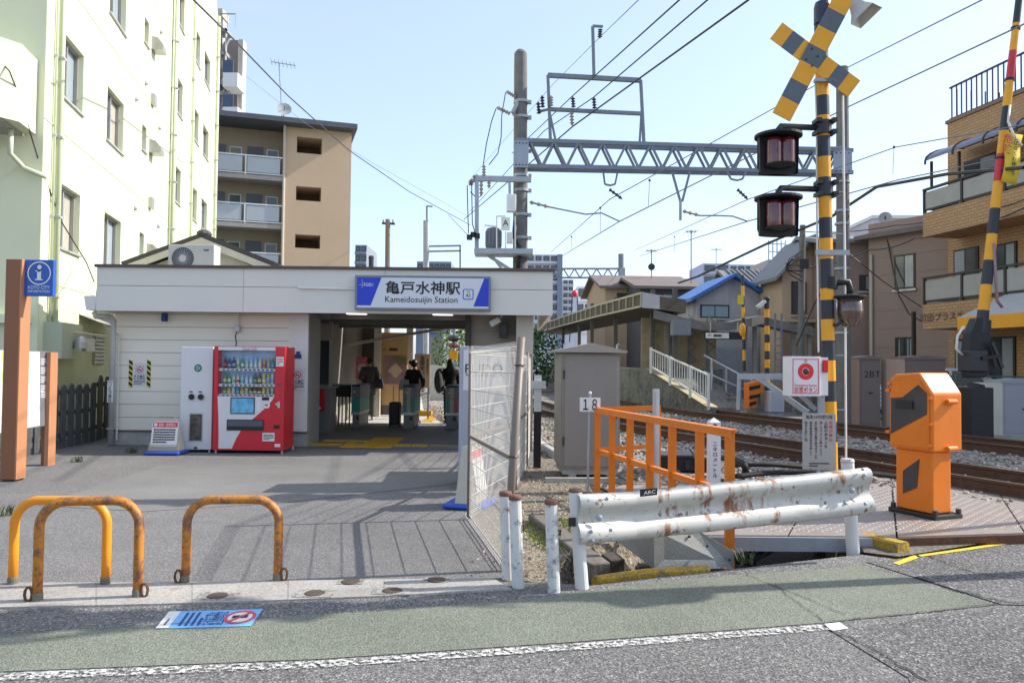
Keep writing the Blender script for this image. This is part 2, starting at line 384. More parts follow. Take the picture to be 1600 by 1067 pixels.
# cracks: thin jagged open seams with a tar-dark floor
CRK = mat('crack_dark', (.018, .018, .018), .95, var=0)
def crack(pp, w, seed):
    r_ = random.Random(seed); P = []
    for i in range(len(pp) - 1):
        a, b = Gd(*pp[i]), Gd(*pp[i + 1]); k = max(2, int((b - a).length / .05))
        for j in range(k): P.append(a.lerp(b, j / k) + V((r_.uniform(-.012, .012), r_.uniform(-.012, .012), 0)))
    P.append(Gd(*pp[-1])); mb = MB()
    for a, b in zip(P[:-1], P[1:]):
        n = (b - a).cross(V((0, 0, 1))).normalized() * (w * r_.uniform(.35, 1)); mb.poly([(q.x, q.y, .0105) for q in (a + n, b + n, b - n, a - n)])
    struct('road_crack', mb, CRK)
crack([(1296, 985), (1340, 1003), (1383, 1026), (1405, 1042), (1450, 1066)], .007, 1)
crack([(1165, 898), (1215, 920), (1255, 948), (1285, 972)], .003, 2)
crack([(1200, 912), (1240, 928), (1320, 962)], .004, 3)
crack([(1430, 902), (1500, 925), (1560, 940), (1640, 950)], .007, 4)
crack([(1440, 866), (1475, 880), (1520, 895), (1560, 902), (1640, 915)], .006, 5)
crack([(1560, 944), (1450, 957), (1300, 972)], .004, 6)
crack([(0, 992), (200, 981), (420, 967)], .003, 7)
# soil by the fence and under the guard rail
sheet('soil', [V((.02, 5.6, 0)), V((-.4, 7.7, 0)), V((.1, 9.6, 0)), V((.5, 14.05, 0)), V((.9, 19, 0)), V((3.2, 13, 0)), V((1.9, 8.2, 0)), V((1.0, 6.9, 0)), V((.38, 6.2, 0)), V((.3, 5.45, 0))], -.004, SOIL)
sheet('pit_floor', [V((-.1, 5.2, 0)), V((.3, 8.6, 0)), V((6, 8.6, 0)), V((6, 5.8, 0)), V((3, 5.2, 0))], -.42, mat('pit_dirt', (.05, .042, .035), .95, var=.4, vs=8, bump=.6, bs=40))
struct('soil_bank', MB().add([(.38, 6.2, -.004), (1.0, 6.9, -.004), (1.9, 8.2, -.004), (1.25, 6.85, -.42), (.55, 6.1, -.42), (.3, 5.45, -.42), (.3, 5.45, -.004)], [(0, 1, 3, 4), (1, 2, 3), (0, 4, 5, 6)]), SOIL)
# far side street and yards behind the tracks
sheet('far_street', [V((6.5, 17, 0)), V((40, 4, 0)), V((60, 60, 0)), V((2, 60, 0))], .02, PAVE)

# ================================================================= railway
TH = R(22); U = V((-math.sin(TH), math.cos(TH), 0)); VV = V((math.cos(TH), math.sin(TH), 0))
RZ = .25
def path(p0, s0=-6, s1=60, step=1.0):
    """a line parallel to the tracks, p0 metres to the side: straight to s=13, then a bend to the right"""
    out = []; s = s0; pos = VV * 11.5 + U * s0; 
    while s <= s1 + 1e-6:
        k = min(1, max(0, (s - 12) / 13)); th = R(22 - 15 * (k * k * (3 - 2 * k)))
        u = V((-math.sin(th), math.cos(th), 0)); v = V((math.cos(th), math.sin(th), 0))
        out.append(pos + v * (p0 - 11.5)); pos = pos + u * step; s += step
    return out
# ballast bed
L0, L1 = path(6.35, -8), path(14.3, -8)
bed = MB()
BZ = RZ - .16
def pe(s): k = min(1, max(0, (s - 6.6) / 2)); return 7.75 - 2.35 * k       # near edge of the ballast, wider beyond the deck
def vpath(f):
    a, b = path(5.0, -8), path(15.0, -8); return [x.lerp(y, (f(-8 + i) - 5) / 10) for i, (x, y) in enumerate(zip(a, b))]
rows = [[q + V((0, 0, z)) for q in vpath(f)] for f, z in ((lambda s: pe(s), -.03), (lambda s: pe(s) + .35, BZ), (lambda s: 14.9, BZ), (lambda s: 15.3, 0))]
n = len(rows[0])
bed.add([q for r_ in rows for q in r_], [(i * n + j, (i + 1) * n + j, (i + 1) * n + j + 1, i * n + j + 1) for i in range(3) for j in range(n - 1)])
struct('ballast_bed', bed, GRAVEL)
# broken stones on it
STONE = []
for i, c in enumerate([(.34, .3, .265), (.24, .205, .18), (.44, .4, .355), (.15, .115, .095)]):
    STONE.append(mat('stone_%d' % i, c, .9, var=.2, vs=25))
ico = [(0, 0, 1), (.894, 0, .447), (.276, .851, .447), (-.724, .526, .447), (-.724, -.526, .447), (.276, -.851, .447), (.724, .526, -.447), (-.276, .851, -.447), (-.894, 0, -.447), (-.276, -.851, -.447), (.724, -.526, -.447), (0, 0, -1)]
icf = [(0, 1, 2), (0, 2, 3), (0, 3, 4), (0, 4, 5), (0, 5, 1), (1, 6, 2), (2, 7, 3), (3, 8, 4), (4, 9, 5), (5, 10, 1), (6, 7, 2), (7, 8, 3), (8, 9, 4), (9, 10, 5), (10, 6, 1), (11, 7, 6), (11, 8, 7), (11, 9, 8), (11, 10, 9), (11, 6, 10)]
def stones(name, label, count, place, seed, s0=.022, s1=.042):
    r_ = random.Random(seed); vs = []; fs = []; mi = []
    for _ in range(count):
        c = place(r_)
        if c is None: continue
        M = MX.Rotation(r_.uniform(0, 6.28), 3, (r_.uniform(-1, 1), r_.uniform(-1, 1), r_.uniform(-1, 1)))
        s = r_.uniform(s0, s1); sc = (s * r_.uniform(.7, 1.3), s * r_.uniform(.7, 1.2), s * r_.uniform(.5, .9)); o = len(vs)
        for q in ico:
            k = r_.uniform(.8, 1.12); vs.append(tuple(c + M @ V((q[0] * sc[0] * k, q[1] * sc[1] * k, q[2] * sc[2] * k))))
        fs += [tuple(i + o for i in f) for f in icf]; mi += [r_.choice((0, 0, 1, 2, 2, 3))] * 20
    me = bpy.data.meshes.new(name); me.from_pydata(vs, [], fs)
    for m_ in STONE: me.materials.append(m_)
    me.polygons.foreach_set('material_index', mi)
    o = bpy.data.objects.new(name, me); COL.objects.link(o); o['kind'] = 'stuff'; o['label'] = label; o['category'] = 'stones'; return o
PB = {p: path(p, -6, 24, .5) for p in [5.5 + .1 * i for i in range(95)]}
PK = sorted(PB)
def bal(r_):
    p = r_.choice(PK); L = PB[p]; t = r_.random() ** 1.35 * (len(L) - 2); i = int(t)
    for q in (8.6, 9.67, 12.75, 13.82):
        if abs(p - q) < .07: return None
    e = pe(-6 + t * .5)
    if p < e + .05: return None
    z = BZ if p > e + .35 else BZ - (e + .35 - p) * .3
    return L[i].lerp(L[i + 1], t - i) + VV * r_.uniform(-.05, .05) + V((0, 0, z + r_.uniform(-.008, .02)))
stones('track_ballast', 'grey and brown broken stone ballast lying between and beside the rails', 20000, bal, 5)
# tracks: rails with head, web and foot, sleepers
RAILM = mat('rusty_rail', (.105, .055, .035), .7, .1, var=.35, vs=9, bump=.3, bs=60)
RAILT = mat('polished_rail_head', (.3, .24, .2), .3, .7, var=.2, vs=5)
SLEEP = mat('weathered_sleeper', (.12, .1, .085), .9, var=.35, vs=5, bump=.4, bs=50)
prof = [(-.065, 0), (.065, 0), (.065, .015), (.012, .03), (.012, .11), (.035, .12), (.035, .15), (-.035, .15), (-.035, .12), (-.012, .11), (-.012, .03), (-.065, .015)]
def sweep(path_, prof_, z):
    mb = MB(); k = len(prof_); vs = []; m_ = len(path_)
    for i, q in enumerate(path_):
        t = (path_[min(i + 1, m_ - 1)] - path_[max(i - 1, 0)]).normalized(); s = V((t.y, -t.x, 0))
        vs += [q + s * a + V((0, 0, z + b)) for a, b in prof_]
    fs = [(i * k + j, i * k + (j + 1) % k, (i + 1) * k + (j + 1) % k, (i + 1) * k + j) for i in range(m_ - 1) for j in range(k)]
    return mb.add(vs, fs + [tuple(range(k)), tuple(range((m_ - 1) * k, m_ * k))[::-1]])
sl_me = None
for pa, pb, lab in ((8.6, 9.67, 'rusty railway track running past the orange gate machine and steel plates'), (12.75, 13.82, 'rusty railway track running along the foot of the platform ramp')):
    tk = thing('railway_track', lab, 'track', path(pa, 0, 1)[0])
    for q in (pa, pb):
        P = path(q, -7, 60, 1.0)
        r_ = sweep(P, prof, RZ - .15).build('rail', RAILM, tk)
        sweep(P, [(-.03, .151), (.03, .151), (.03, .153), (-.03, .153)], RZ - .15).build('rail_head', RAILT, r_)
    A_, B_ = path(pa - .5, -4, 22, .62), path(pb + .5, -4, 22, .62)
    for a, b in zip(A_, B_):
        if sl_me is None:
            o = MB(frame((0, 0, 0), (1, 0, 0))).box(-1.03, 1.03, -.11, .11, -.12, .012).build('sleeper', SLEEP, None); sl_me = o.data; COL.objects.unlink(o); bpy.data.objects.remove(o)
        o = link('sleeper', sl_me, (a + b) / 2 + V((0, 0, RZ - .285)), tk); o.rotation_euler.z = math.atan2((b - a).y, (b - a).x)
# check-rail clamps beside the near rail by the crossing
# ================================================================= details on the ground
YK = grain_mat('yellow_kerb', (.3, .19, .03), (.45, .3, .04), 70, patch=(.16, .13, .1), pa=.5, ps=3, bump=.4)
def bar_on(name, label, cat, pp, w, h, m, z=0.0):
    P = [Gd(*p, z) for p in pp]; mb = MB()
    prof_ = [(-w / 2, -.05), (w / 2, -.05), (w / 2, h - .015), (w / 2 - .02, h), (-w / 2 + .02, h), (-w / 2, h - .015)]
    return tag(MB.build(sweep(P, prof_, 0), name, m), label, cat)
bar_on('kerb', 'yellow painted kerb under the white guard rail, beside the open pit', 'kerb', [(930, 906), (1010, 895), (1105, 889)], .1, .025, YK)
bar_on('kerb', 'worn yellow kerb stone beside the right guard rail post', 'kerb', [(1350, 850), (1412, 866)], .14, .1, YK)
yl = MB().poly([Gd(1395, 879, .011), Gd(1430, 866, .011), Gd(1435, 871, .011), Gd(1405, 882, .011)]).poly([Gd(1432, 866, .011), Gd(1520, 850, .011), Gd(1640, 831, .011), Gd(1640, 840, .011), Gd(1525, 857, .011), Gd(1440, 869, .011)])
struct('painted_yellow_line', yl, mat('road_line_yellow', (.72, .5, .03), .75, var=.2, vs=20, dirt=(.3, .24, .1), da=.2, ds=15))
sheet('deck_apron', [Gd(1345, 846, .05), Gd(1600, 836, .05), Gd(1800, 818, .05), Gd(1800, 812), Gd(1620, 838), Gd(1480, 862), Gd(1405, 873), Gd(1350, 866)], .02, grain_mat('apron_tar', (.09, .085, .08), (.2, .18, .16), 60, patch=(.25, .2, .14), pa=.3, ps=3, bump=.6))
# small concrete patches with iron socket lids along the gutter
LID = mat('cast_iron_lid', (.1, .075, .06), .7, .3, var=.3, vs=25)
CPATCH = grain_mat('pebbled_concrete', (.2, .19, .17), (.36, .34, .31), 45, ps=2, bump=.8)
labs = ['iron socket lid in a pebbled patch in front of the rusty hoop', 'iron socket lid in a pebbled patch, second from the rusty hoop', 'iron socket lid in a pebbled patch, third from the rusty hoop', 'small iron lid at the forecourt edge, near the rusty hoop', 'small iron lid at the forecourt edge, near the mesh fence']
for (x, y, w), lb in zip([(340, 931, .13), (492, 927, .13), (613, 923, .13), (548, 909, .09), (682, 906, .09)], labs):
    g = Gd(x, y, .013); t = thing('post_socket', lb, 'socket lid', g, 'socket lids along the gutter')
    MB().extr([(g.x - w, g.y - w * .62, .008), (g.x + w, g.y - w * .62, .008), (g.x + w, g.y + w * .62, .008), (g.x - w, g.y + w * .62, .008)], (0, 0, .008)).build('surround', CPATCH, t)
    MB().lathe((g.x, g.y, .014), [(.065, 0), (.068, .004), (.06, .008), (0.01, .009)], 18).build('lid', LID, t, smooth=False)
# blue notice on the asphalt
q = [Gd(*p, .006) for p in [(243, 982), (391, 978), (411, 951.5), (264, 956)]]
nb = thing('pavement_notice', 'light blue no smoking notice stuck flat on the asphalt by the cycle lane', 'notice', q[0])
BN = mat('notice_blue', (.17, .43, .78), .55, var=.06, vs=5); 
MB().extr([q[0], q[1], q[2], q[3]], (0, 0, .003)).build('sheet', BN, nb)
def bil(u, v): return q[0].lerp(q[1], u).lerp(q[3].lerp(q[2], u), v) + V((0, 0, .005))
MB().poly([bil(0, 0), bil(.13, 0), bil(.13, 1), bil(0, 1)]).build('white_end', mat('notice_white', (.7, .7, .68), .6, var=.05), nb)
ux = (q[1] - q[0]); uy = (q[3] - q[0])
def ell(c, r0, r1, dz):
    vs = []; n_ = 30
    for i in range(n_):
        a = 2 * math.pi * i / n_
        for r_ in (r0, r1): vs.append(bil(c[0] + r_ * math.cos(a) * .62, c[1] + r_ * 1.4 * math.sin(a)) + V((0, 0, dz)))
    return MB().add(vs, [(2 * i, 2 * i + 1, (2 * i + 3) % (2 * n_), (2 * i + 2) % (2 * n_)) for i in range(n_)])
ell((.82, .5), 0.001, .27, .001).build('white_disc', WHITE, nb)
ell((.82, .5), .21, .27, .002).build('red_ring', PINKRED, nb)
MB().poly([bil(.72, .28) + V((0, 0, .003)), bil(.75, .22) + V((0, 0, .003)), bil(.92, .72) + V((0, 0, .003)), bil(.89, .78) + V((0, 0, .003))]).build('red_bar', PINKRED, nb)
MB().poly([bil(.735, .44) + V((0, 0, .0025)), bil(.735, .6) + V((0, 0, .0025)), bil(.9, .6) + V((0, 0, .0025)), bil(.9, .44) + V((0, 0, .0025))]).build('cigarette', INK, nb)
NAVY = mat('notice_navy', (.03, .06, .2), .6, var=0)
upv = -ux.normalized()
txt('路上喫煙禁止', bil(.6, .5), .085, NAVY, nb, right=uy, up=upv, width=uy.length * .8)
txt('ポイ捨て禁止', bil(.5, .5), .085, NAVY, nb, right=uy, up=upv, width=uy.length * .8)
lines(bil(.32, .5), uy.length * .8, ux.length * .26, 4, NAVY, nb, right=uy, up=upv, seed=4)
lines(bil(.065, .5), uy.length * .7, ux.length * .06, 1, INK, nb, right=uy, up=upv, seed=5)
# ================================================================= station building
YF, YW = 13.4, 14.0
SIDING = mat('cream_siding', (.86, .8, .69), .55, var=.04, vs=1.2, dirt=(.78, .72, .62), da=.16, ds=2.2, streak=True, bump=.08, bs=120)
TILEW = mat('pale_wall_tile', (.78, .74, .71), .35, var=.05)
FASC = mat('fascia_panel', (.7, .67, .61), .6, var=.04, vs=.8, dirt=(.54, .53, .5), da=.25, ds=2.2, streak=True)
BROWN = mat('brown_flashing', (.1, .07, .06), .5, var=.15)
SOFF = mat('soffit_grey', (.3, .29, .27), .7, var=.08)
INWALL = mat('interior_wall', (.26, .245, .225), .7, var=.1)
xl, xr = XA(148, YF), XA(863, YF)
ztop, zbot = ZA(500, 421, YF), ZA(500, 489, YF)
wxl, wxr = XA(177, YW), XA(481, YW)
st = thing('station_building', 'low cream station building with a long white fascia and open ticket hall', 'station', ((xl + xr) / 2, YW, 0))
# fascia panels in two courses with open joints
zm = zbot + (ztop - zbot) * .58
xs = [xl, XA(378, YF), XA(600, YF), xr]
for i in range(3):
    for a, b in ((zbot, zm - .004), (zm + .004, ztop)):
        MB().box(xs[i] + (.003 if i else 0), xs[i + 1] - .003, YF, YF + .06, a, b).build('fascia_panel', FASC, st)
MB().box(xl + .01, xr - .01, YF + .06, YF + .3, zbot + .02, ztop - .01).build('fascia_backing', SOFF, st)
MB().box(xl, xl + .06, YF + .061, 15.2, zbot, ztop).build('fascia_panel', FASC, st)
MB().box(xr - .06, xr, YF + .061, 19.8, zbot, ztop).build('fascia_panel', FASC, st)
MB().box(xl - .03, xr + .03, YF - .04, YF + .3, ztop, ztop + .05).build('roof_edge', BROWN, st)
MB().box(xl + .06, xr - .06, YF + .3, 19.8, ztop - .12, ztop + .02).build('flat_roof', SOFF, st)
MB().box(xl + .06, wxr, YF + .3, YW + .1, zbot + .02, zbot + .05).build('eaves_soffit', mat('soffit_cream', (.5, .47, .4), .7), st)
# front wall: siding boards above a tiled foot
wallb = MB().box(wxl, wxr, YW + .03, YW + .15, 0, zbot + .05).build('wall', mat('wall_backing', (.3, .28, .24), .8), st)
z = .27; k = 0
while z < zbot:
    z2 = min(z + .235, zbot + .02)
    MB().box(wxl, wxr, YW + .0, YW + .03, z + .004, z2 - .004).build('siding_board', SIDING, wallb); z = z2
MB().box(wxl - .02, wxr + .02, YW - .03, YW + .03, .245, .272).build('plinth_cap', mat('brown_plinth', (.12, .1, .09), .6), wallb)
MB().box(wxl, wxr, YW - .005, YW + .03, 0, .245).build('plinth', CONC, wallb)
# thin vertical joints of the tiled pier right of the machine
tx0 = XA(451, YW)
for i in range(9):
    z = .285 + i * .235
    MB().box(tx0, wxr, YW - .006, YW - .0005, z, z + .226).build('pier_tile', TILEW, wallb)
MB().box(wxl, wxl + .12, YW + .15, 21, 0, zbot + .05).build('side_wall', SIDING, st)
MB().box(wxr - .12, wxr, YW + .15, YW + .9, 0, zbot + .05).build('return_wall', INWALL, st)
# hall: back office wall, ceiling, floor, right pier
HX = -4.35
zc = zbot + .14
MB().box(-7.2, XA(737, YF) + .9, YF + .3, 19.6, zc, zc + .05).build('hall_ceiling', SOFF, st)
for yb in (15.4, 17.3, 19.3):
    MB().box(HX, .3, yb, yb + .12, zc - .13, zc - .002).build('ceiling_beam', INWALL, st)
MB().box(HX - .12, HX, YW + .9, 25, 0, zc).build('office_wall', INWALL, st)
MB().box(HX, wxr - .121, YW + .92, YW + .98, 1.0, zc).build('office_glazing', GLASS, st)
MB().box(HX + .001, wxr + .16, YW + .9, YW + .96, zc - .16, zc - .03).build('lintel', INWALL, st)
# tiled counter front inside the hall, each tile its own piece
cx0, cx1 = XA(483, 16.4), XA(516, 16.4)
ct = MB().box(cx0, cx1, 16.43, 17.0, 0, .98).build('counter', INWALL, st)
TB = mat('grey_wall_tile', (.22, .225, .24), .4, var=.15)
nx, nz_ = 4, 9
for i in range(nx):
    for j in range(nz_):
        w = (cx1 - cx0) / nx; o_ = 0
        MB().box(cx0 + i * w + .004, cx0 + (i + 1) * w - .004, 16.41, 16.43, .03 + j * .104, .03 + j * .104 + .096).build('tile', TB, ct)
MB().box(cx0, cx1 + .05, 16.38, 17.05, .98, 1.02).build('counter_top', SOFF, st)
for x_ in (cx0, cx1 - .05): MB().box(x_, x_ + .06, 16.5, 16.56, 1.02, zc - .13).build('window_post', mat('frame_cream', (.4, .37, .31), .6), st)
MB().box(cx0 + .06, cx1 - .05, 16.52, 16.54, 1.06, 2.0).build('booth_window', GLASS, st)
# front wall right of the opening and its corner post
px0, px1 = XA(735, 14.2), XA(806, 14.2)
MB().box(px0 - .1, px0, 14.15, 14.5, 0, zc).build('hall_post', mat('dark_brown_post', (.06, .05, .045), .6), st)
MB().box(px0, px1, 14.25, 14.35, 0, zc).build('hall_wall_panel', mat('shaded_beige_panel', (.3, .26, .21), .7, var=.1), st)  # beige panel, its shade put into the darker colour
MB().box(px0 + .02, px1 - .02, 14.22, 14.25, zc - .45, zc - .41).build('wall_rail', INWALL, st)
MB().box(px1, XA(832, 14.2), 13.75, 14.5, 0, zbot + .1).build('corner_post', BEIGE, st)
MB().box(px1 - .001 + .2, .22, 14.5, 19.0, 0, zc).build('track_side_wall', BEIGE, st)
# ceiling lights
LITM = mat('lit_tube', (1, .95, .85), .5, var=0, emit=2)
for cx, cy in ((XA(556, 15), 15.0), (XA(563, 16.4), 16.4), (XA(691, 15), 15.0), (XA(676, 16.4), 16.4), (XA(564, 18), 18.0), (XA(668, 18), 18.0)):
    t = MB().box(cx - .22, cx + .22, cy - .11, cy + .11, zc - .045, zc - .002).build('ceiling_light', ALU, st)
    for d in (-.05, .05): MB().box(cx - .19, cx + .19, cy + d - .022, cy + d + .022, zc - .055, zc - .046).build('tube', LITM, t)
# brown station roof fold over the gates
MB().add([(HX, 19.9, 1.95), (HX, 20.1, 1.95), (-.6, 20.1, 2.62), (-.6, 19.9, 2.62), (HX, 19.9, 2.02), (HX, 20.1, 2.02), (-.6, 20.1, 2.69), (-.6, 19.9, 2.69)],
         [(0, 1, 2, 3), (4, 7, 6, 5), (0, 3, 7, 4), (1, 5, 6, 2), (0, 4, 5, 1), (3, 2, 6, 7)]).build('sloping_beam', BEIGE, st)
MB().box(HX, -1.5, 19.82, 24, 2.62, 2.7).build('added_shade_canopy', SOFF, st)  # unseen canopy, added to keep the sun off the office wall
for x_, y_ in ((XA(590, 21.8), 21.8), (XA(640, 23), 23.0)):
    MB().box(x_ - .09, x_ + .09, y_ - .09, y_ + .09, 0, 2.75).build('white_post', mat('post_cream', (.6, .57, .5), .5, var=.1), st)
for x_ in (XA(520, 19),):
    MB().tube([(x_, 19.5, 2.0), (x_, 19.5, 2.6)], .05, 8).build('drain_pipe', BEIGE, st)
# floor of the hall
fl = MB().poly([(HX, YW - .2, 0), (.3, YW - .2, 0), (.3, 19.5, 0), (HX, 19.5, 0)]); fl.v = [p + V((0, 0, .012)) for p in fl.v]
o = fl.build('hall_floor', mat('hall_floor_grey', (.17, .165, .16), .65, var=.12, vs=2)); o['kind'] = 'structure'
o = MB().poly([(HX, 19.5, .012), (.45, 19.5, .012), (.45, 34, .012), (-9, 34, .012)]).build('platform_floor', mat('platform_paving', (.5, .49, .46), .8, var=.12)); o['kind'] = 'structure'
# tactile paving, tile by tile
TY = mat('tactile_yellow', (.55, .3, .015), .6, var=.15, vs=9)
tp = thing('tactile_paving', 'yellow tactile paving tiles leading through the station entrance', 'tactile tiles', Gd(595, 690, .012))
def ttile(x, y, w=.3, d=.3, bars=True):
    b = MB().box(x - w / 2, x + w / 2, y - d / 2, y + d / 2, .012, .02)
    n_ = 4
    for i in range(n_):
        c = x - w / 2 + (i + .5) * w / n_
        if bars: b.box(c - .02, c + .02, y - d / 2 + .02, y + d / 2 - .02, .0201, .026)
        else:
            for j in range(n_):
                e = y - d / 2 + (j + .5) * d / n_; b.box(c - .02, c + .02, e - .02, e + .02, .0201, .026)
    b.build('tile', TY, tp)
for row, y in enumerate((14.0, 14.31, 14.62, 14.93, 15.24, 15.55)):
    for x in (-2.62, -2.31): ttile(x, y)
for x in (-3.6, -3.29): ttile(x, 14.31, bars=False); ttile(x + .1, 15.0, bars=False)
for x in (-2.93, -2.0, -1.69): ttile(x, 14.31, bars=False)
for x in (-2.93,): ttile(x, 14.0, bars=False); ttile(x, 14.93, bars=False)
for x0_, x1_, y_ in ((-1.5, -.7, 14.35), (-3.1, -2.95, 14.62)): MB().box(x0_, x1_, y_ - .03, y_ + .03, .012, .018).build('strip', TY, tp)
for i in range(6): MB().box(-3.6 + i * .0, -3.1, 15.0 - .02, 15.02, .012, .0175).build('strip', TY, tp) if i == 0 else None
for i in range(8): ttile(-2.2 + .31 * (i - 4) * .0, 20.2 + .31 * i)
MB().box(-3.6, .1, 22.6, 22.85, .013, .02).build('strip', TY, tp)
# station name sign
sx0, sx1 = XA(553, YF - .1), XA(766, YF - .1); sz0, sz1 = ZA(660, 485, YF - .1), ZA(660, 431, YF - .1)
sy = YF - .12
sg = thing('station_sign', 'white and blue station name sign fixed to the fascia', 'sign', ((sx0 + sx1) / 2, sy, sz0))
MB().box(sx0, sx1, sy, YF - .002, sz0, sz1).build('sign_box', GSTEEL, sg, bevel=.006)
SW = mat('sign_white', (.66, .68, .72), .35, var=.02)
a0, a1, c0, c1 = sx0 + .04, sx1 - .04, sz0 + .04, sz1 - .04
MB().box(a0, a1, sy - .004, sy - .001, c0, c1).build('face', SW, sg)
w_ = a1 - a0
def face(p, m, n): return MB().poly([(x, sy - .006, y) for x, y in p]).build(n, m, sg)
face([(a0, c0 + .035), (a0 + w_ * .105, c0 + .035), (a0 + w_ * .185, c1), (a0, c1)], BLUE, 'blue_panel')
face([(a1 - w_ * .115, c0 + .035), (a1, c0 + .035), (a1, c1), (a1 - w_ * .035, c1)], BLUE, 'blue_panel')
zc_ = lambda t: c0 + (c1 - c0) * t
txt('亀戸水神駅', (a0 + w_ * .50, sy - .008, zc_(.67)), .235, INK, sg, width=w_ * .57)
txt('Kameidosuijin Station', (a0 + w_ * .49, sy - .008, zc_(.25)), .15, INK, sg, width=w_ * .55)
txt('TOBU', (a0 + w_ * .085, sy - .008, zc_(.76)), .085, SW, sg, width=.17)
MB().box(a0 + .03, a0 + .2, sy - .0075, sy - .0065, zc_(.74), zc_(.75)).box(a0 + .085, a0 + .09, sy - .0075, sy - .0065, zc_(.64), zc_(.93)).build('logo_stroke', SW, sg)
bx, bz = a0 + w_ * .845, zc_(.47)
def rrect(cx, cz, h, r_, y):
    P = []
    for qx, qz, a in ((1, 1, 0), (-1, 1, 90), (-1, -1, 180), (1, -1, 270)):
        for t in range(0, 91, 30): P.append((cx + qx * (h - r_) + r_ * math.cos(R(a + t)), y, cz + qz * (h - r_) + r_ * math.sin(R(a + t))))
    return P
MB().poly(rrect(bx, bz, .092, .03, sy - .007)).build('badge', BLUE, sg)
MB().poly(rrect(bx, bz, .077, .02, sy - .0085)).build('badge_face', SW, sg)
txt('TS', (bx, sy - .0095, bz + .04), .055, INK, sg)
txt('43', (bx, sy - .0095, bz - .022), .085, INK, sg)
MB().tube([(XA(465, YF), YF - .03, ZA(465, 450, YF)), (sx0, YF - .03, ZA(465, 451, YF))], .018, 8).build('conduit', WHITE, sg)
# downpipe, hopper and small pipe at the left corner
PIPE = mat('grey_pvc_pipe', (.5, .49, .47), .5, var=.08)
X0 = XA(176, 13.85)
dp = thing('downpipe', 'grey rainwater downpipe with hopper at the corner of the station wall', 'downpipe', (X0, 13.85, 0))
MB().tube([(XA(145, 13.6), 13.6, ZA(145, 487, 13.6)), (XA(147, 13.6), 13.62, ZA(147, 494, 13.6)), (X0 - .06, 13.8, ZA(170, 494, 13.8)), (X0, 13.85, ZA(176, 500, 13.8)), (X0, 13.85, .02)], .05, 10).build('pipe', PIPE, dp, smooth=True)
hx = XA(145, 13.6)
MB().extr([(hx - .13, 13.5, ZA(145, 463, 13.6)), (hx + .1, 13.5, ZA(145, 463, 13.6)), (hx + .07, 13.5, ZA(145, 485, 13.6)), (hx - .09, 13.5, ZA(145, 485, 13.6))], (0, .2, 0)).build('hopper', WHITE, dp)
MB().box(X0 - .06, X0 + .06, 13.79, 13.91, 1.15, 1.17).box(X0 - .06, X0 + .06, 13.79, 13.91, .3, .32).build('bracket', ALU, dp)
MB().box(X0 - .052, X0 + .052, 13.79, 13.796, .78, 1.14).build('sticker', WHITE, dp)
vtxt('終日禁煙', (X0, 13.787, 1.06), .065, INK, dp)
ringm((X0, 13.786, 1.1), .02, .03, (1, 0, 0), (0, 0, 1)).build('no_smoking_ring', PINKRED, dp)
X1 = XA(186, 13.95)
tag(MB().tube([(X1 - .12, 13.93, 2.02), (X1 - .02, 13.93, 2.02), (X1, 13.93, 2.0), (X1, 13.93, .1)], .018, 8).build('conduit_pipe', WHITE), 'thin white conduit beside the grey downpipe on the station wall', 'conduit')
X2 = XA(371, 13.97)
cb = thing('junction_box', 'small grey junction box with cable above the vending machine', 'junction box', (X2, 13.95, 2.0))
MB().tube([(X2, 13.95, zbot + .02), (X2, 13.95, 2.18)], .022, 8).build('conduit', WHITE, cb)
MB().box(X2 - .045, X2 + .045, 13.9, 13.995, 2.07, 2.19).build('box', ALU, cb, bevel=.008)
MB().tube([(X2, 13.92, 2.07), (X2 - .02, 13.9, 2.0), (X2 + .02, 13.85, 1.86), (X2 + .02, 13.8, 1.8)], .01, 6).build('cable', BLACK, cb)
X3 = XA(254, 13.9)
tag(MB().box(X3 - .04, X3 + .04, 13.9, 13.99, zbot - .15, zbot + .0).box(X3 - .03, X3 + .03, 13.86, 13.9, zbot - .13, zbot - .05).build('blue_lamp', mat('dark_blue_plastic', (.02, .06, .25), .4), bevel=.006), 'small dark blue box lamp under the eaves', 'lamp')
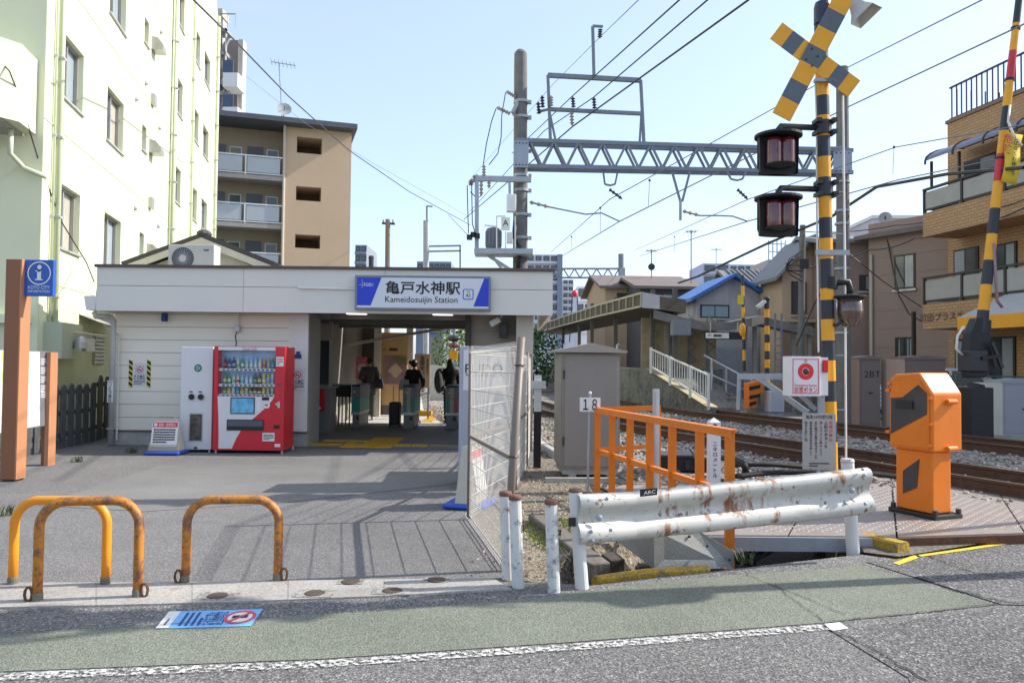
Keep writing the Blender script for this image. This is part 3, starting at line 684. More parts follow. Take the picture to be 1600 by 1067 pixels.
# no smoking posters
def nosmoke(name, lab, cx, cz, w, h, y, tape):
    t = thing(name, lab, 'poster', (cx, y, cz - h / 2))
    MB().box(cx - w / 2, cx + w / 2, y - .003, y, cz - h / 2, cz + h / 2).build('sheet', mat('poster_white', (.68, .67, .68), .5, var=.03), t)
    e = y - .0045; s = w * .3
    zc2 = cz + h * .2
    mb = MB()
    for a, b, c, d in ((-s, s, s - .006, s), (-s, s, -s, -s + .006), (-s, -s + .006, -s, s), (s - .006, s, -s, s)): mb.box(cx + a, cx + b, e - .0005, e, zc2 + c, zc2 + d)
    mb.build('border', mat('poster_mauve', (.3, .2, .24), .5, var=0), t)
    ringm((cx, e, zc2), s * .58, s * .78, (1, 0, 0), (0, 0, 1)).build('red_ring', PINKRED, t)
    MB().box(cx - s * .4, cx + s * .35, e - .001, e, zc2 - .012, zc2 + .008).build('cigarette', INK, t)
    MB().poly([(cx - s * .5, e - .0015, zc2 + s * .4), (cx - s * .4, e - .0015, zc2 + s * .5), (cx + s * .5, e - .0015, zc2 - s * .4), (cx + s * .4, e - .0015, zc2 - s * .5)]).build('red_bar', PINKRED, t)
    txt('終日禁煙', (cx, e - .0005, cz - h * .12), .09, INK, t, width=w * .84)
    lines((cx, e - .0005, cz - h * .34), w * .86, h * .2, 3, INK, t, seed=int(cx * 10))
    if tape:
        YT = mat('tape_yellow', (.7, .58, .03), .5, var=.05)
        for sx in (-1, 1):
            bx_ = cx + sx * (w / 2 + .045)
            MB().box(bx_ - .035, bx_ + .035, y - .002, y, cz - h / 2 - .03, cz + h / 2 + .04).build('hazard_tape', YT, t)
            mb = MB(); n_ = 5; hh = h + .07
            for i in range(n_):
                z0 = cz - h / 2 - .03 + hh * (i + .1) / n_
                mb.poly([(bx_ - .035, y - .0028, z0 + .05), (bx_ + .035, y - .0028, z0), (bx_ + .035, y - .0028, z0 + .06), (bx_ - .035, y - .0028, z0 + .11)])
            mb.build('black_stripe', INK, t)
nosmoke('no_smoking_poster', 'no smoking poster framed by yellow and black hazard tape on cream siding', XA(219, YW), ZA(219, 585, YW), .24, .42, YW - .002, True)
nosmoke('no_smoking_poster', 'plain no smoking poster on the pale tiled pier by the vending machine', XA(466, YW), ZA(466, 593, YW), .27, .4, YW - .012, False)
X4 = XA(466, YW); z4 = ZA(466, 555, YW)
tag(MB().box(X4 - .06, X4 + .06, YW - .016, YW - .01, z4 - .06, z4 + .02).box(X4 - .035, X4 + .035, YW - .016, YW - .01, z4 + .021, z4 + .07).build('blue_plate', mat('plate_navy', (.04, .06, .2), .5)), 'small stepped navy blue plate above the plain poster on the pier', 'plate')
# red box on the counter
X5 = XA(499, 16.4); tb = thing('red_notice_box', 'red notice box on the grey tiled counter inside the hall', 'box', (X5, 16.38, .7))
MB().box(X5 - .14, X5 + .14, 16.34, 16.405, .5, .95).build('box', RED, tb, bevel=.01)
MB().box(X5 - .06, X5 - .02, 16.335, 16.34, .54, .59).box(X5 + .02, X5 + .06, 16.335, 16.34, .54, .59).build('window', WHITE, tb)
# ---------------------------------------------------------------- ticket gates
GT = [mat('gate_steel', (.2, .2, .21), .45, .2, var=.1), mat('gate_teal', (.05, .3, .28), .4), mat('gate_cream', (.5, .47, .33), .5), mat('gate_pink', (.5, .14, .19), .5), mat('gate_navy', (.03, .035, .08), .4)]
def gate(cx, w, lab, cols):
    y0, y1 = 17.7, 18.9
    t = thing('ticket_gate', lab, 'ticket gate', (cx, 18, 0), 'ticket gates')
    MB().box(cx - w / 2 + .02, cx + w / 2 - .02, y0 + .05, y1, .012, .34).build('base', GT[0], t, bevel=.01)
    MB().box(cx - w / 2, cx + w / 2, y0, y1, .34, .4).build('skirt', ALU, t)
    n_ = len(cols)
    for i, c in enumerate(cols):
        a = cx - w / 2 + w * i / n_; b = cx - w / 2 + w * (i + 1) / n_
        MB().box(a + .002, b - .002, y0 + .02, y1, .4, .72).build('panel', GT[c], t)
        MB().box(a + .002, b - .002, y0 + .04, y1, .725, .98).build('upper_panel', GT[0 if c != 2 else 2], t)
    MB().box(cx - w / 2, cx + w / 2, y0 + .02, y1, .98, 1.03).build('reader_top', GT[4], t, bevel=.015)
    MB().box(cx + w * .1, cx + w * .32, y0 + .045, y0 + .049, .22, .3).build('slot', BLACK, t)
    MB().cyl((cx - w * .2, y0 + .03, .86), (cx - w * .2, y0 + .05, .86), .02).build('lamp', WHITE, t)
gate(XA(558, 17.8), .2, 'narrow grey ticket gate with one teal panel by the dark railing', [1])
gate(XA(640, 17.8), .27, 'ticket gate with two teal panels behind the black suitcase', [1, 2, 1])
gate(XA(707, 17.8), .3, 'ticket gate with a pink panel beside the parcel locker', [1, 2, 3])
# dark railing left of the gates
rl = thing('hall_railing', 'dark slatted railing inside the ticket hall beside the first gate', 'railing', (XA(530, 18), 18.2, 0))
ra, rb = XA(511, 18.2), XA(549, 18.2)
MB().box(ra, rb, 18.2, 18.26, .72, 1.0).build('panel', mat('dark_brown_board', (.035, .028, .025), .6), rl)
MB().box(ra, rb, 18.18, 18.28, 1.0, 1.03).build('rail', STEEL, rl)
for i in range(7):
    x = ra + .03 + (rb - ra - .06) * i / 6
    MB().box(x - .012, x + .012, 18.21, 18.24, .03, .72).build('slat', DARK, rl)
# boards and posters in the depth of the hall
BUFF = mat('buff_hoarding', (.6, .38, .18), .7, var=.06)
bd = thing('hoarding_wall', 'buff hoarding wall with a framed poster behind the ticket gates', 'hoarding', (XA(616, 22), 22, 0))
hx0, hx1 = XA(594, 22), XA(637, 22)
MB().box(hx0, hx1, 22, 22.1, .32, 2.4).build('board', BUFF, bd)
MB().box(hx0, hx1, 21.97, 22.12, .05, .32).build('foot', mat('hoarding_foot', (.12, .11, .1), .7), bd)
pz0, pz1 = ZA(617, 600, 22), ZA(617, 558, 22); qx0, qx1 = XA(602, 22), XA(635, 22)
fr = MB().box(qx0, qx1, 21.96, 22, pz0, pz1).build('poster', mat('poster_mauve_print', (.3, .2, .22), .5, var=.3, vs=3), bd)
cxp, czp = (qx0 + qx1) / 2, (pz0 + pz1) / 2
MB().poly([(cxp - .22, 21.955, czp), (cxp, 21.955, czp - .22), (cxp + .22, 21.955, czp), (cxp, 21.955, czp + .22)]).build('poster_diamond', mat('poster_cream', (.6, .45, .3), .5), fr)
MB().poly([(cxp - .1, 21.957, pz1), (qx1, 21.957, pz1), (qx1, 21.957, pz1 - .22), (cxp + .12, 21.957, pz1 - .2)]).build('poster_green', mat('poster_olive', (.16, .18, .07), .5), fr)
txt('←', (XA(600, 21.9), 21.985, ZA(600, 547, 21.9)), .14, INK, bd)
lines((XA(621, 21.9), 21.985, ZA(621, 546, 21.9)), .5, .1, 1, INK, bd, seed=8, lh=.8)
sb = thing('safety_week_board', 'tall buff board with a black vertical slogan behind the gates', 'board', (XA(661, 21), 21, 0))
MB().box(XA(648, 21), XA(672, 21), 21, 21.04, ZA(660, 606, 21), ZA(660, 553, 21)).build('board', mat('board_tan', (.62, .46, .3), .6, var=.05), sb)
for x_ in (XA(650, 21.1), XA(670, 21.1)): MB().box(x_ - .02, x_ + .02, 21.05, 21.09, .012, ZA(660, 553, 21)).build('leg', GSTEEL, sb)
vtxt('全国安全週間', (XA(660, 21), 20.995, ZA(660, 555, 21)), .135, INK, sb)
vtxt('東武鉄道株式会社', (XA(668, 21), 20.995, ZA(660, 560, 21)), .05, INK, sb)
MB().box(XA(650, 22.4), XA(676, 22.4), 22.2, 22.6, .012, .16).build('yellow_foot', TY, sb)
pk = thing('pink_poster', 'pink framed poster on the dark hall wall behind the greyish coat', 'poster', (XA(566, 21.5), 21.5, 1))
MB().box(XA(555, 21.5), XA(578, 21.5), 21.5, 21.53, ZA(566, 592, 21.5), ZA(566, 558, 21.5)).build('sheet', mat('poster_pink', (.5, .12, .16), .5), pk)
disc((XA(566, 21.5), 21.495, ZA(566, 575, 21.5)), .13, (1, 0, 0), (0, 0, 1)).build('pale_disc', mat('poster_pale', (.5, .4, .38), .5), pk)
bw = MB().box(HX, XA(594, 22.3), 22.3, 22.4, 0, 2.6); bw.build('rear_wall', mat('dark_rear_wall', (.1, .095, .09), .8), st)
wp = thing('notice_sheet', 'pale notice sheet on the dark rear wall of the hall', 'notice', (XA(525, 22.2), 22.25, 1.7))
MB().box(XA(516, 22.25), XA(535, 22.25), 22.25, 22.28, ZA(525, 567, 22), ZA(525, 553, 22)).build('sheet', mat('notice_pale', (.5, .52, .46), .5, var=.2, vs=9), wp)
# ramp wall, white wall and greenery further back along the platform
o = tag(MB().extr([(XA(672, 30), 30, 0), (XA(740, 30), 30, 0), (XA(740, 30), 30, ZA(740, 576, 30)), (XA(672, 30), 30, ZA(672, 570, 30))], (0, .3, 0)).build('ramp_wall', mat('ramp_grey', (.42, .41, .4), .8, var=.08)), 'plain pale grey ramp wall beyond the ticket gates', 'wall')
sh = thing('platform_shed', 'small shed with grey side and white posts beyond the ticket gates', 'shed', (XA(685, 36), 36, 0))
MB().box(XA(670, 36), XA(692, 36), 36, 38, 0, ZA(680, 528, 36)).build('wall', mat('shed_grey', (.22, .21, .2), .8), sh)
for p_ in (693, 699): MB().box(XA(p_, 35.8), XA(p_ + 4, 35.8), 35.7, 35.9, 0, ZA(680, 522, 36)).build('post', WHITE, sh)
ps = thing('platform_signal', 'yellow box and round lamps on a post seen through the ticket hall', 'signal', (XA(709, 26), 26, 0))
X6 = XA(709, 26)
MB().cyl((X6, 26, 0), (X6, 26, 2.9), .05).build('post', GSTEEL, ps)
MB().box(X6 - .13, X6 + .13, 25.85, 25.98, ZA(709, 563, 26), ZA(709, 548, 26)).build('box', YEL, ps)
MB().sph((X6, 25.8, ZA(709, 540, 26)), .2, .15, .1).build('lamp', mat('dark_lamp', (.15, .05, .05), .3), ps)
MB().sph((X6, 25.8, ZA(709, 529, 26)), .22, .15, .12).build('hood', DARK, ps)
# security camera and dark box under the fascia
sc_ = thing('security_camera', 'white bullet security camera under the right end of the fascia', 'camera', (XA(775, 14), 14, 2.2))
a = A(766, 507, 14.0); b = A(781, 499, 14.0)
MB().bar(a, b, .12, .11).build('housing', WHITE, sc_, bevel=.015); MB().cyl(b, b + V((.06, .12, .14)), .02).build('bracket', WHITE, sc_)
db = A(787, 516, 14.1)
tag(MB().box(db.x - .08, db.x + .08, 13.98, 14.2, db.z - .14, db.z + .14).box(db.x - .06, db.x + .06, 13.96, 13.98, db.z - .1, db.z + .1).build('speaker_box', DARK, bevel=.01), 'black box speaker below the security camera', 'speaker')
sp_ = thing('elbow_pipe', 'white elbow pipe hanging from the hall ceiling beside the camera', 'pipe', A(748, 505, 14.3))
MB().tube([A(750, 493, 14.3), A(750, 506, 14.3), A(747, 512, 14.3), A(741, 514, 14.3)], .045, 8).build('pipe', WHITE, sp_, smooth=True)
# ================================================================= vending machine
VY = 12.85
vx0, vx1 = XA(335, VY), XA(445, VY); vz0, vz1 = .06, ZA(390, 541, VY)
vw, vh = vx1 - vx0, vz1 - vz0
vm = thing('vending_machine', 'red and white drinks vending machine against the station wall', 'vending machine', ((vx0 + vx1) / 2, VY + .35, 0))
VRED = mat('machine_red', (.56, .012, .03), .3, var=.03, coat=.3); VWH = mat('machine_white', (.66, .66, .68), .35, var=.03)
def vp(u, v, y): return (vx0 + vw * u, y, vz1 - vh * v)
def vbox(u0, u1, v0, v1, y0, y1): return MB().box(vx0 + vw * u0, vx0 + vw * u1, y0, y1, vz1 - vh * v1, vz1 - vh * v0)
# cabinet around the recessed display
dY = VY + .16
vbox(0, 1, 0, 1, dY + .02, VY + .6).build('cabinet', VRED, vm, bevel=.012)
for a in ((0, .055, 0, 1), (.865, 1, 0, 1), (.0551, .8649, 0, .005), (.0551, .8649, .478, 1)):
    vbox(*a, VY, dY + .0199).build('front_frame', VRED, vm)
vbox(.055, .865, .006, .04, VY - .004, VY + .05).build('header', VWH, vm)
txt('Coca-Cola', vp(.5, .023, VY - .006), .085, PINKRED, vm, width=.24)
DISP = mat('display_blue', (.35, .55, .8), .4, var=.35, vs=5)
vbox(.0552, .8648, .04, .477, dY, dY + .018).build('display_back', DISP, vm)
BOT = [mat('drink_%d' % i, c, .3, var=.2, vs=25) for i, c in enumerate([(.05, .015, .015), (.04, .28, .1), (.35, .5, .7), (.5, .3, .08), (.55, .55, .5), (.12, .06, .03), (.1, .2, .5), (.5, .45, .1)])]
def bottle(c, h, r_): return MB().lathe(c, [(r_ * .9, 0), (r_, .01), (r_, h * .55), (r_ * .85, h * .66), (r_ * .38, h * .82), (r_ * .38, h)], 8)
def can(c, h, r_): return MB().lathe(c, [(r_ * .85, 0), (r_, .012), (r_, h - .015), (r_ * .8, h)], 8)
CAP = mat('cap_pale', (.6, .6, .6), .4); LBL = [mat('label_%d' % i, c, .4, var=.2, vs=40) for i, c in enumerate([(.6, .05, .05), (.15, .45, .15), (.2, .35, .7), (.65, .55, .2), (.62, .6, .55)])]
rows_ = [(.215, .2, [0, 0, 0, 4, 1, 2, 2, 2, 4, 3, 3, 1]), (.365, .19, [1, 1, 4, 4, 2, 2, 2, 5, 5, 7, 7, 4]), (.463, .12, [1, 7, 2, 6, 3, 7, 5, 5, 5, 7, 7, 4])]
rdb = random.Random(2)
for ri, (v_, h_, cs_) in enumerate(rows_):
    sf = vbox(.06, .86, v_, v_ + .024, VY + .035, dY).build('shelf', VWH, vm)
    for i, c in enumerate(cs_):
        u_ = .095 + .745 * (i + .5) / 12; q_ = vp(u_, v_, VY + .095); hh = h_ * rdb.uniform(.82, 1)
        r_ = .028 if ri < 2 else .029
        bt = (bottle if ri < 2 and not (ri == 1 and i > 8 and i % 2) else can)(q_, hh, r_).build('drink_bottle' if ri < 2 else 'drink_can', BOT[c], vm, smooth=True)
        MB().cyl((q_[0], q_[1], q_[2] + hh * .18), (q_[0], q_[1], q_[2] + hh * .45), r_ + .001, n=8).build('label_band', LBL[rdb.randrange(5)], bt)
        vbox(u_ - .018, u_ + .018, v_ + .006, v_ + .019, VY + .031, VY + .035).build('button', DARK, sf)
vbox(.0552, .8648, .041, .4765, VY + .012, VY + .016).build('display_glass', mat('clear_pane', (.9, .95, 1), .03, var=0, trans=1, spec=.5, alpha=.18), vm)
# white curved lower panel
P = [(.058, .483), (.86, .483), (.83, .52), (.76, .58), (.66, .64), (.56, .70), (.47, .75), (.40, .81), (.34, .88), (.30, .94), (.275, .985), (.085, .985), (.085, .86), (.078, .7), (.066, .57)]
MB().extr([vp(u, v, VY - .006) for u, v in P][::-1], (0, .0055, 0)).build('white_panel', VWH, vm)
vbox(.245, .59, .492, .652, VY - .014, VY - .007).build('screen_frame', DARK, vm)
vbox(.26, .575, .502, .642, VY - .017, VY - .0145).build('screen', mat('screen_image', (.15, .45, .68), .15, var=.6, vs=6), vm)
vbox(.2, .72, .705, .81, VY - .018, VY - .0065).build('slot_frame', DARK, vm)
vbox(.215, .705, .715, .77, VY - .021, VY - .0185).build('slot_flap', mat('smoked_flap', (.1, .11, .13), .12), vm)
vbox(.215, .705, .772, .8, VY - .03, VY - .019).build('slot_lip', BLACK, vm)
vbox(.69, .79, .488, .518, VY - .012, VY - .0065).build('price_display', BLACK, vm)
MB().extr([vp(u, v, VY - .016) for u, v in [(.7, .53), (.805, .53), (.805, .575), (.785, .595), (.72, .595), (.7, .575)]][::-1], (0, .009, 0)).build('card_reader', VWH, vm)
vbox(.735, .775, .555, .57, VY - .018, VY - .0165).build('reader_mark', PINKRED, vm)
vbox(.62, .67, .53, .61, VY - .008, VY - .0065).build('sticker', WHITE, vm)
vbox(.88, .985, .1, .19, VY - .004, VY - .001).build('price_sticker', WHITE, vm)
lines(vp(.932, .145, VY - .006), .1, .12, 3, PINKRED, vm, seed=12)
vbox(.91, .945, .53, .59, VY - .012, VY - .001).build('coin_slot', ALU, vm, bevel=.004)
vbox(.88, .94, .545, .565, VY - .006, VY - .001).build('note_label', mat('label_cream', (.6, .5, .3), .5), vm)
vbox(.9, .96, .36, .372, VY - .008, VY - .001).build('note_slot', BROWN, vm)
vbox(.86, .945, .755, .79, VY - .005, VY - .001).build('coin_return', BLACK, vm)
vbox(.705, .875, .83, .91, VY - .003, VY - .0009).build('notice', WHITE, vm)
lines(vp(.79, .87, VY - .005), .17, .1, 4, INK, vm, seed=13)
vbox(.88, .96, .935, .965, VY - .003, VY - .001).build('maker_label', WHITE, vm)
for u_ in (.03, .97):
    for y_ in (VY + .06, VY + .68): MB().cyl((vx0 + vw * u_, y_, .004), (vx0 + vw * u_, y_, vz0 + .02), .02).build('foot', ALU, vm)
# ---------------------------------------------------------------- recycling box
rx0, rx1 = XA(283, VY + .1), XA(334, VY + .1); ry = VY + .1; rz1 = ZA(308, 542, ry)
rc = thing('recycling_bin', 'tall white recycling bin with two round holes beside the vending machine', 'recycling bin', ((rx0 + rx1) / 2, ry + .25, 0))
MB().box(rx0, rx1 - .012, ry, ry + .6, .05, rz1).build('cabinet', VWH, rc, bevel=.01)
rm = (rx0 + rx1) / 2
for d in (-.078, .078):
    c = (rm + d, ry, ZA(308, 620, ry)); MB().cyl((c[0], ry - .02, c[2]), (c[0], ry - .001, c[2]), .06, n=20).build('hole_ring', ALU, rc)
    MB().cyl((c[0], ry - .023, c[2]), (c[0], ry - .0205, c[2]), .05, n=20).build('hole', BLACK, rc)
    lines((c[0], ry - .003, c[2] + .085), .09, .025, 1, INK, rc, seed=5, lh=.9)
gz = ZA(309, 575, ry); disc((rm + .015, ry - .003, gz), .065, (1, 0, 0), (0, 0, 1)).build('green_disc', mat('recycle_green', (.03, .22, .14), .5), rc)
ringm((rm + .015, ry - .005, gz), .03, .045, (1, 0, 0), (0, 0, 1), 3).build('recycle_mark', WHITE, rc)
MB().box(rm - .12, rm + .12, ry - .004, ry - .001, ZA(308, 690, ry), ZA(308, 645, ry)).build('window_frame', ALU, rc)
MB().box(rm - .1, rm + .1, ry - .008, ry - .0045, ZA(308, 688, ry), ZA(308, 647, ry)).build('window', mat('bin_window', (.1, .09, .08), .25, var=.7, vs=14), rc)
MB().box(rm - .03, rm + .03, ry - .003, ry - .001, ZA(308, 701, ry), ZA(308, 698, ry)).build('maker_mark', INK, rc)
for d in (rx0 + .05, rx1 - .06): MB().cyl((d, ry + .05, .004), (d, ry + .05, .06), .018).build('foot', ALU, rc)
# ---------------------------------------------------------------- folding stand signs
CRM = mat('cream_plastic', (.5, .47, .38), .5, var=.06); BPL = mat('blue_plastic', (.03, .09, .5), .4, var=.1)
def stand_sign(name, lab, base, w, h, xdir, print_):
    M = frame(base, xdir); t = thing(name, lab, 'stand sign', base)
    MB(M).box(-w * .62, w * .62, -.22, .25, .01, .06).build('water_base', BPL, t, bevel=.02)
    lean = .1
    MB(M).add([(-w * .55, -.12, .06), (w * .55, -.12, .06), (w * .36, -.12 + lean, h), (-w * .36, -.12 + lean, h), (-w * .55, .12, .06), (w * .55, .12, .06), (w * .36, .12 - lean + .05, h), (-w * .36, .12 - lean + .05, h)],
              [(0, 1, 2, 3), (5, 4, 7, 6), (0, 3, 7, 4), (1, 5, 6, 2), (3, 2, 6, 7), (0, 4, 5, 1)]).build('body', CRM, t, bevel=.01)
    MB(M).tube([(-w * .3, 0, h), (-w * .28, 0, h + .06), (w * .28, 0, h + .06), (w * .3, 0, h)], .016, 8).build('handle', CRM, t)
    mb = MB(M)
    for i in range(3): mb.box(-w * .54, w * .54, -.127, -.12, .09 + i * .035, .1 + i * .035)
    mb.build('rib', CRM, t)
    s = V((0, lean, h - .06)).normalized()
    R3 = M.to_3x3(); up = R3 @ s; rt = R3 @ V((1, 0, 0)); nn = rt.cross(up).normalized()   # towards the viewer
    c = M @ V((0, -.12 + lean * .55, .06 + (h - .06) * .55)) + nn * .02
    def rect(cu, cv, ww, hh, off, m, n_): 
        o_ = c + rt * cu + up * cv + nn * off; return MB().poly([o_ - rt * ww / 2 - up * hh / 2, o_ + rt * ww / 2 - up * hh / 2, o_ + rt * ww / 2 + up * hh / 2, o_ - rt * ww / 2 + up * hh / 2]).build(n_, m, t)
    W, H = w * .92, h * .72
    mb = MB(); o_ = c - nn * .012
    mb.extr([o_ - rt * W / 2 - up * H / 2, o_ + rt * W / 2 - up * H / 2, o_ + rt * W / 2 + up * H / 2, o_ - rt * W / 2 + up * H / 2], nn * .01).build('plate', WHITE, t)
    rect(0, H * .37, W * .94, H * .2, .002, PINKRED, 'red_band')
    if print_:
        txt('駐輪・駐車禁止', c + up * H * .37 + rt * W * .08 + nn * .004, .06, WHITE, t, right=rt, up=up, width=W * .66)
        rect(-W * .37, H * .37, .05, .05, .004, WHITE, 'pictogram')
        lines(c - up * H * .08 + nn * .002, W * .84, H * .6, 6, INK, t, right=rt, up=up, seed=9, lh=.6)
    return t
b0 = Gd(251, 712); 
stand_sign('no_parking_stand', 'cream stand sign about bicycle parking on a blue base by the white bin', V((b0.x, b0.y + .2, .004)), .46, .56, (1, .02, 0), True)
b1 = V((-.42, 8.35, .004))
stand_sign('stand_sign', 'cream stand sign with red band on a blue base inside the mesh fence', b1, .42, .66, (.23, .97, 0), False)
# ---------------------------------------------------------------- parcel locker behind the fence
lk = thing('parcel_locker', 'pale grey parcel locker with black PUDO lettering behind the mesh fence', 'locker', (-.36, 9.9, 0))
lx0, lx1 = XA(718, 9.5), XA(797, 9.5); lz = ZA(760, 541, 9.5)
LKG = mat('locker_grey', (.38, .4, .46), .5, var=.05); LKW = mat('locker_white', (.66, .66, .68), .5, var=.03)
MB().box(lx0, lx1, 9.5, 10.15, .1, lz).build('cabinet', LKG, lk, bevel=.01)
MB().box(lx0 + .03, lx1 - .03, 9.55, 10.1, .004, .1).build('plinth', DARK, lk)
_tx['PUDO'] = None
MB().box(lx0 + .05, lx1 - .05, 9.493, 9.499, ZA(760, 610, 9.5), ZA(760, 547, 9.5)).build('poster', LKW, lk)
prep(['PUDO', 'Pick up & Drop off'])
txt('PUDO', ((lx0 + lx1) / 2 - .01, 9.49, ZA(760, 576, 9.5)), .16, INK, lk, width=.46)
txt('Pick up & Drop off', ((lx0 + lx1) / 2 - .01, 9.49, ZA(760, 587, 9.5)), .05, INK, lk, width=.44)
# ---------------------------------------------------------------- things on the station roof
ac = thing('air_conditioner', 'cream outdoor air conditioner unit with round fan standing on the station roof', 'air conditioner', (XA(295, 15), 15, ztop))
ay = 14.4; ax0, ax1 = XA(259, ay), XA(331, ay); az0, az1 = ztop + .06, ZA(295, 382, ay)
MB().box(ax0, ax1, ay, ay + .32, az0, az1).build('casing', mat('ac_cream', (.5, .49, .45), .5), ac, bevel=.012)
fc_ = (ax0 + (ax1 - ax0) * .32, ay - .006, (az0 + az1) / 2 - .01)
disc((fc_[0], ay - .003, fc_[2]), .21, (1, 0, 0), (0, 0, 1)).build('fan_opening', DARK, ac)
mb = MB()
for i in range(28):
    a = 2 * math.pi * i / 28; mb.bar((fc_[0] + .06 * math.cos(a), fc_[1], fc_[2] + .06 * math.sin(a)), (fc_[0] + .21 * math.cos(a + .25), fc_[1], fc_[2] + .21 * math.sin(a + .25)), .006)
mb.build('fan_guard', ALU, ac)
disc((fc_[0], ay - .012, fc_[2]), .065, (1, 0, 0), (0, 0, 1)).build('hub', ALU, ac)
MB().box(ax1 - .2, ax1 - .1, ay - .004, ay - .001, az1 - .12, az1 - .09).build('maker_mark', mat('mark_blue', (.1, .1, .3), .5), ac)
for x_ in (ax0 + .1, ax1 - .1): MB().box(x_ - .03, x_ + .03, ay - .02, ay + .34, ztop + .02, az0).build('stand_foot', STEEL, ac)
# gabled roof block behind
gb = thing('gabled_roof_house', 'low cream gabled house with a dark roof rising behind the station roof', 'house', (XA(320, 17), 17, 0))
gy = 17.0; L_ = A(200, 418, gy); Rr = A(432, 418, gy); T_ = A(322, 374, gy)
MB().extr([(L_.x + .3, gy, 2.5), (Rr.x - .3, gy, 2.5), (Rr.x - .3, gy, L_.z - .05), (T_.x, gy, T_.z - .12), (L_.x + .3, gy, L_.z - .05)], (0, 3.2, 0)).build('wall', mat('gable_cream', (.5, .47, .39), .7), gb)
for a, b in ((L_, T_), (T_, Rr)):
    a = V(a); b = V(b); d = (b - a).normalized(); n_ = V((-d.z, 0, d.x))
    MB().extr([a - V((0, .25, 0)), b - V((0, .25, 0)), b - V((0, .25, 0)) + n_ * .1, a - V((0, .25, 0)) + n_ * .1], (0, 3.6, 0)).build('roof_slope', mat('dark_roof', (.06, .055, .055), .7, var=.2), gb)
    MB().extr([a - V((0, .27, .16)), b - V((0, .27, .16)), b - V((0, .27, .005)), a - V((0, .27, .005))], (0, .019, 0)).build('bargeboard', mat('barge_cream', (.52, .49, .41), .6), gb)
MB().sph((T_.x, gy - .1, T_.z + .1), .16, .2, .1).build('ridge_cap', mat('dark_roof', (.06, .055, .055), .7), gb)
# ================================================================= town information sign, map board, picket fence
PYL = mat('pylon_brown', (.25, .1, .048), .5, var=.08, dirt=(.2, .08, .04), da=.1)
PYE = mat('pylon_orange_edge', (.44, .2, .1), .5, var=.06)
py0 = Gd(18, 753); Yp = py0.y
pl = thing('information_pylon', 'tall brown information pylon with a blue KOTO CITY sign', 'information sign', (py0.x, Yp, 0))
ax, bx_ = XA(5, Yp), XA(30, Yp); pz = ZA(18, 405, Yp)
MB().box(ax, bx_ - .02, Yp, Yp + .2, .03, pz).build('post', PYL, pl, bevel=.004)
MB().box(bx_ - .0195, bx_, Yp + .002, Yp + .198, .03, pz).build('edge', PYE, pl)
MB().box(ax + .02, bx_ - .02, Yp + .02, Yp + .18, 0, .03).build('base', DARK, pl)
s0, s1 = bx_ + .012, XA(75, Yp); z0, z1 = ZA(52, 462, Yp), ZA(52, 405, Yp)
MB().box(s0 - .012, s1, Yp + .06, Yp + .12, z0, z1).build('panel', mat('info_blue', (.025, .1, .42), .35, var=.04), pl)
cx, cz, sy_ = (s0 + s1) / 2, z0 + (z1 - z0) * .63, Yp + .055
PW = mat('info_white', (.7, .72, .76), .4, var=0)
ringm((cx, sy_, cz), .135, .15, (1, 0, 0), (0, 0, 1), 36).build('ring', PW, pl)
MB().box(cx - .025, cx + .025, sy_ - .002, sy_, cz - .075, cz + .035).box(cx - .045, cx + .02, sy_ - .002, sy_, cz + .02, cz + .0355).box(cx - .05, cx + .05, sy_ - .002, sy_, cz - .09, cz - .0755).build('letter_i', PW, pl)
disc((cx + .002, sy_ - .001, cz + .078), .028, (1, 0, 0), (0, 0, 1), 18).build('letter_dot', PW, pl)
txt('KOTO CITY', (cx, sy_, z0 + (z1 - z0) * .24), .06, PW, pl, width=(s1 - s0) * .78)
txt('INFORMATION', (cx, sy_, z0 + (z1 - z0) * .13), .045, PW, pl, width=(s1 - s0) * .78)
# map board
mp_ = Gd(80, 728); Ym = mp_.y
mb_ = thing('map_board', 'street map board on a brown and orange post beside the pylon', 'map board', (mp_.x, Ym, 0))
zt, zb = ZA(60, 550, Ym), ZA(60, 670, Ym)
tl, bl = A(-60, 543, Ym - 1.0), A(-60, 690, Ym - 1.0); tr, br = A(75, 549, Ym), A(75, 664, Ym)
MB().extr([bl, br, tr, tl], (0, .05, 0)).build('panel', mat('map_panel_grey', (.16, .16, .17), .5), mb_)
def mq(u0, u1, v0, v1, off): 
    f = lambda u, v: tl.lerp(tr, u).lerp(bl.lerp(br, u), v) + V((.0, -off, 0)); return MB().poly([f(u0, v1), f(u1, v1), f(u1, v0), f(u0, v0)])
mq(.02, .9, .01, .985, .005).build('map', mat('map_paper', (.62, .63, .6), .5, var=.12, vs=7), mb_)
PARK = mat('map_green', (.45, .58, .18), .5)
for a in ((.44, .51, .02, .14), (.44, .54, .25, .38), (.1, .2, .4, .55), (.46, .5, .15, .22)): mq(*a, .007).build('park_patch', PARK, mb_)
ROADM = mat('map_road', (.45, .46, .47), .5, var=0)
for i, (u0, v0, u1, v1) in enumerate([(.05, .2, .7, .35), (.1, .9, .6, .05), (.3, .95, .72, .5), (.05, .6, .7, .72), (.6, .05, .66, .95), (.2, .05, .35, .95)]):
    f = lambda u, v: tl.lerp(tr, u).lerp(bl.lerp(br, u), v) + V((0, -.008, 0)); MB().bar(f(u0, v0), f(u1, v1), .006, .001, up=(0, 1, 0)).build('map_street', ROADM, mb_)
for i, v_ in enumerate((.14, .26, .38, .5, .58)): 
    c = tl.lerp(tr, .955).lerp(bl.lerp(br, .955), v_) + V((0, -.006, 0)); lines(c, .1, .1, 4, PW, mb_, right=(tr - tl), seed=20 + i)
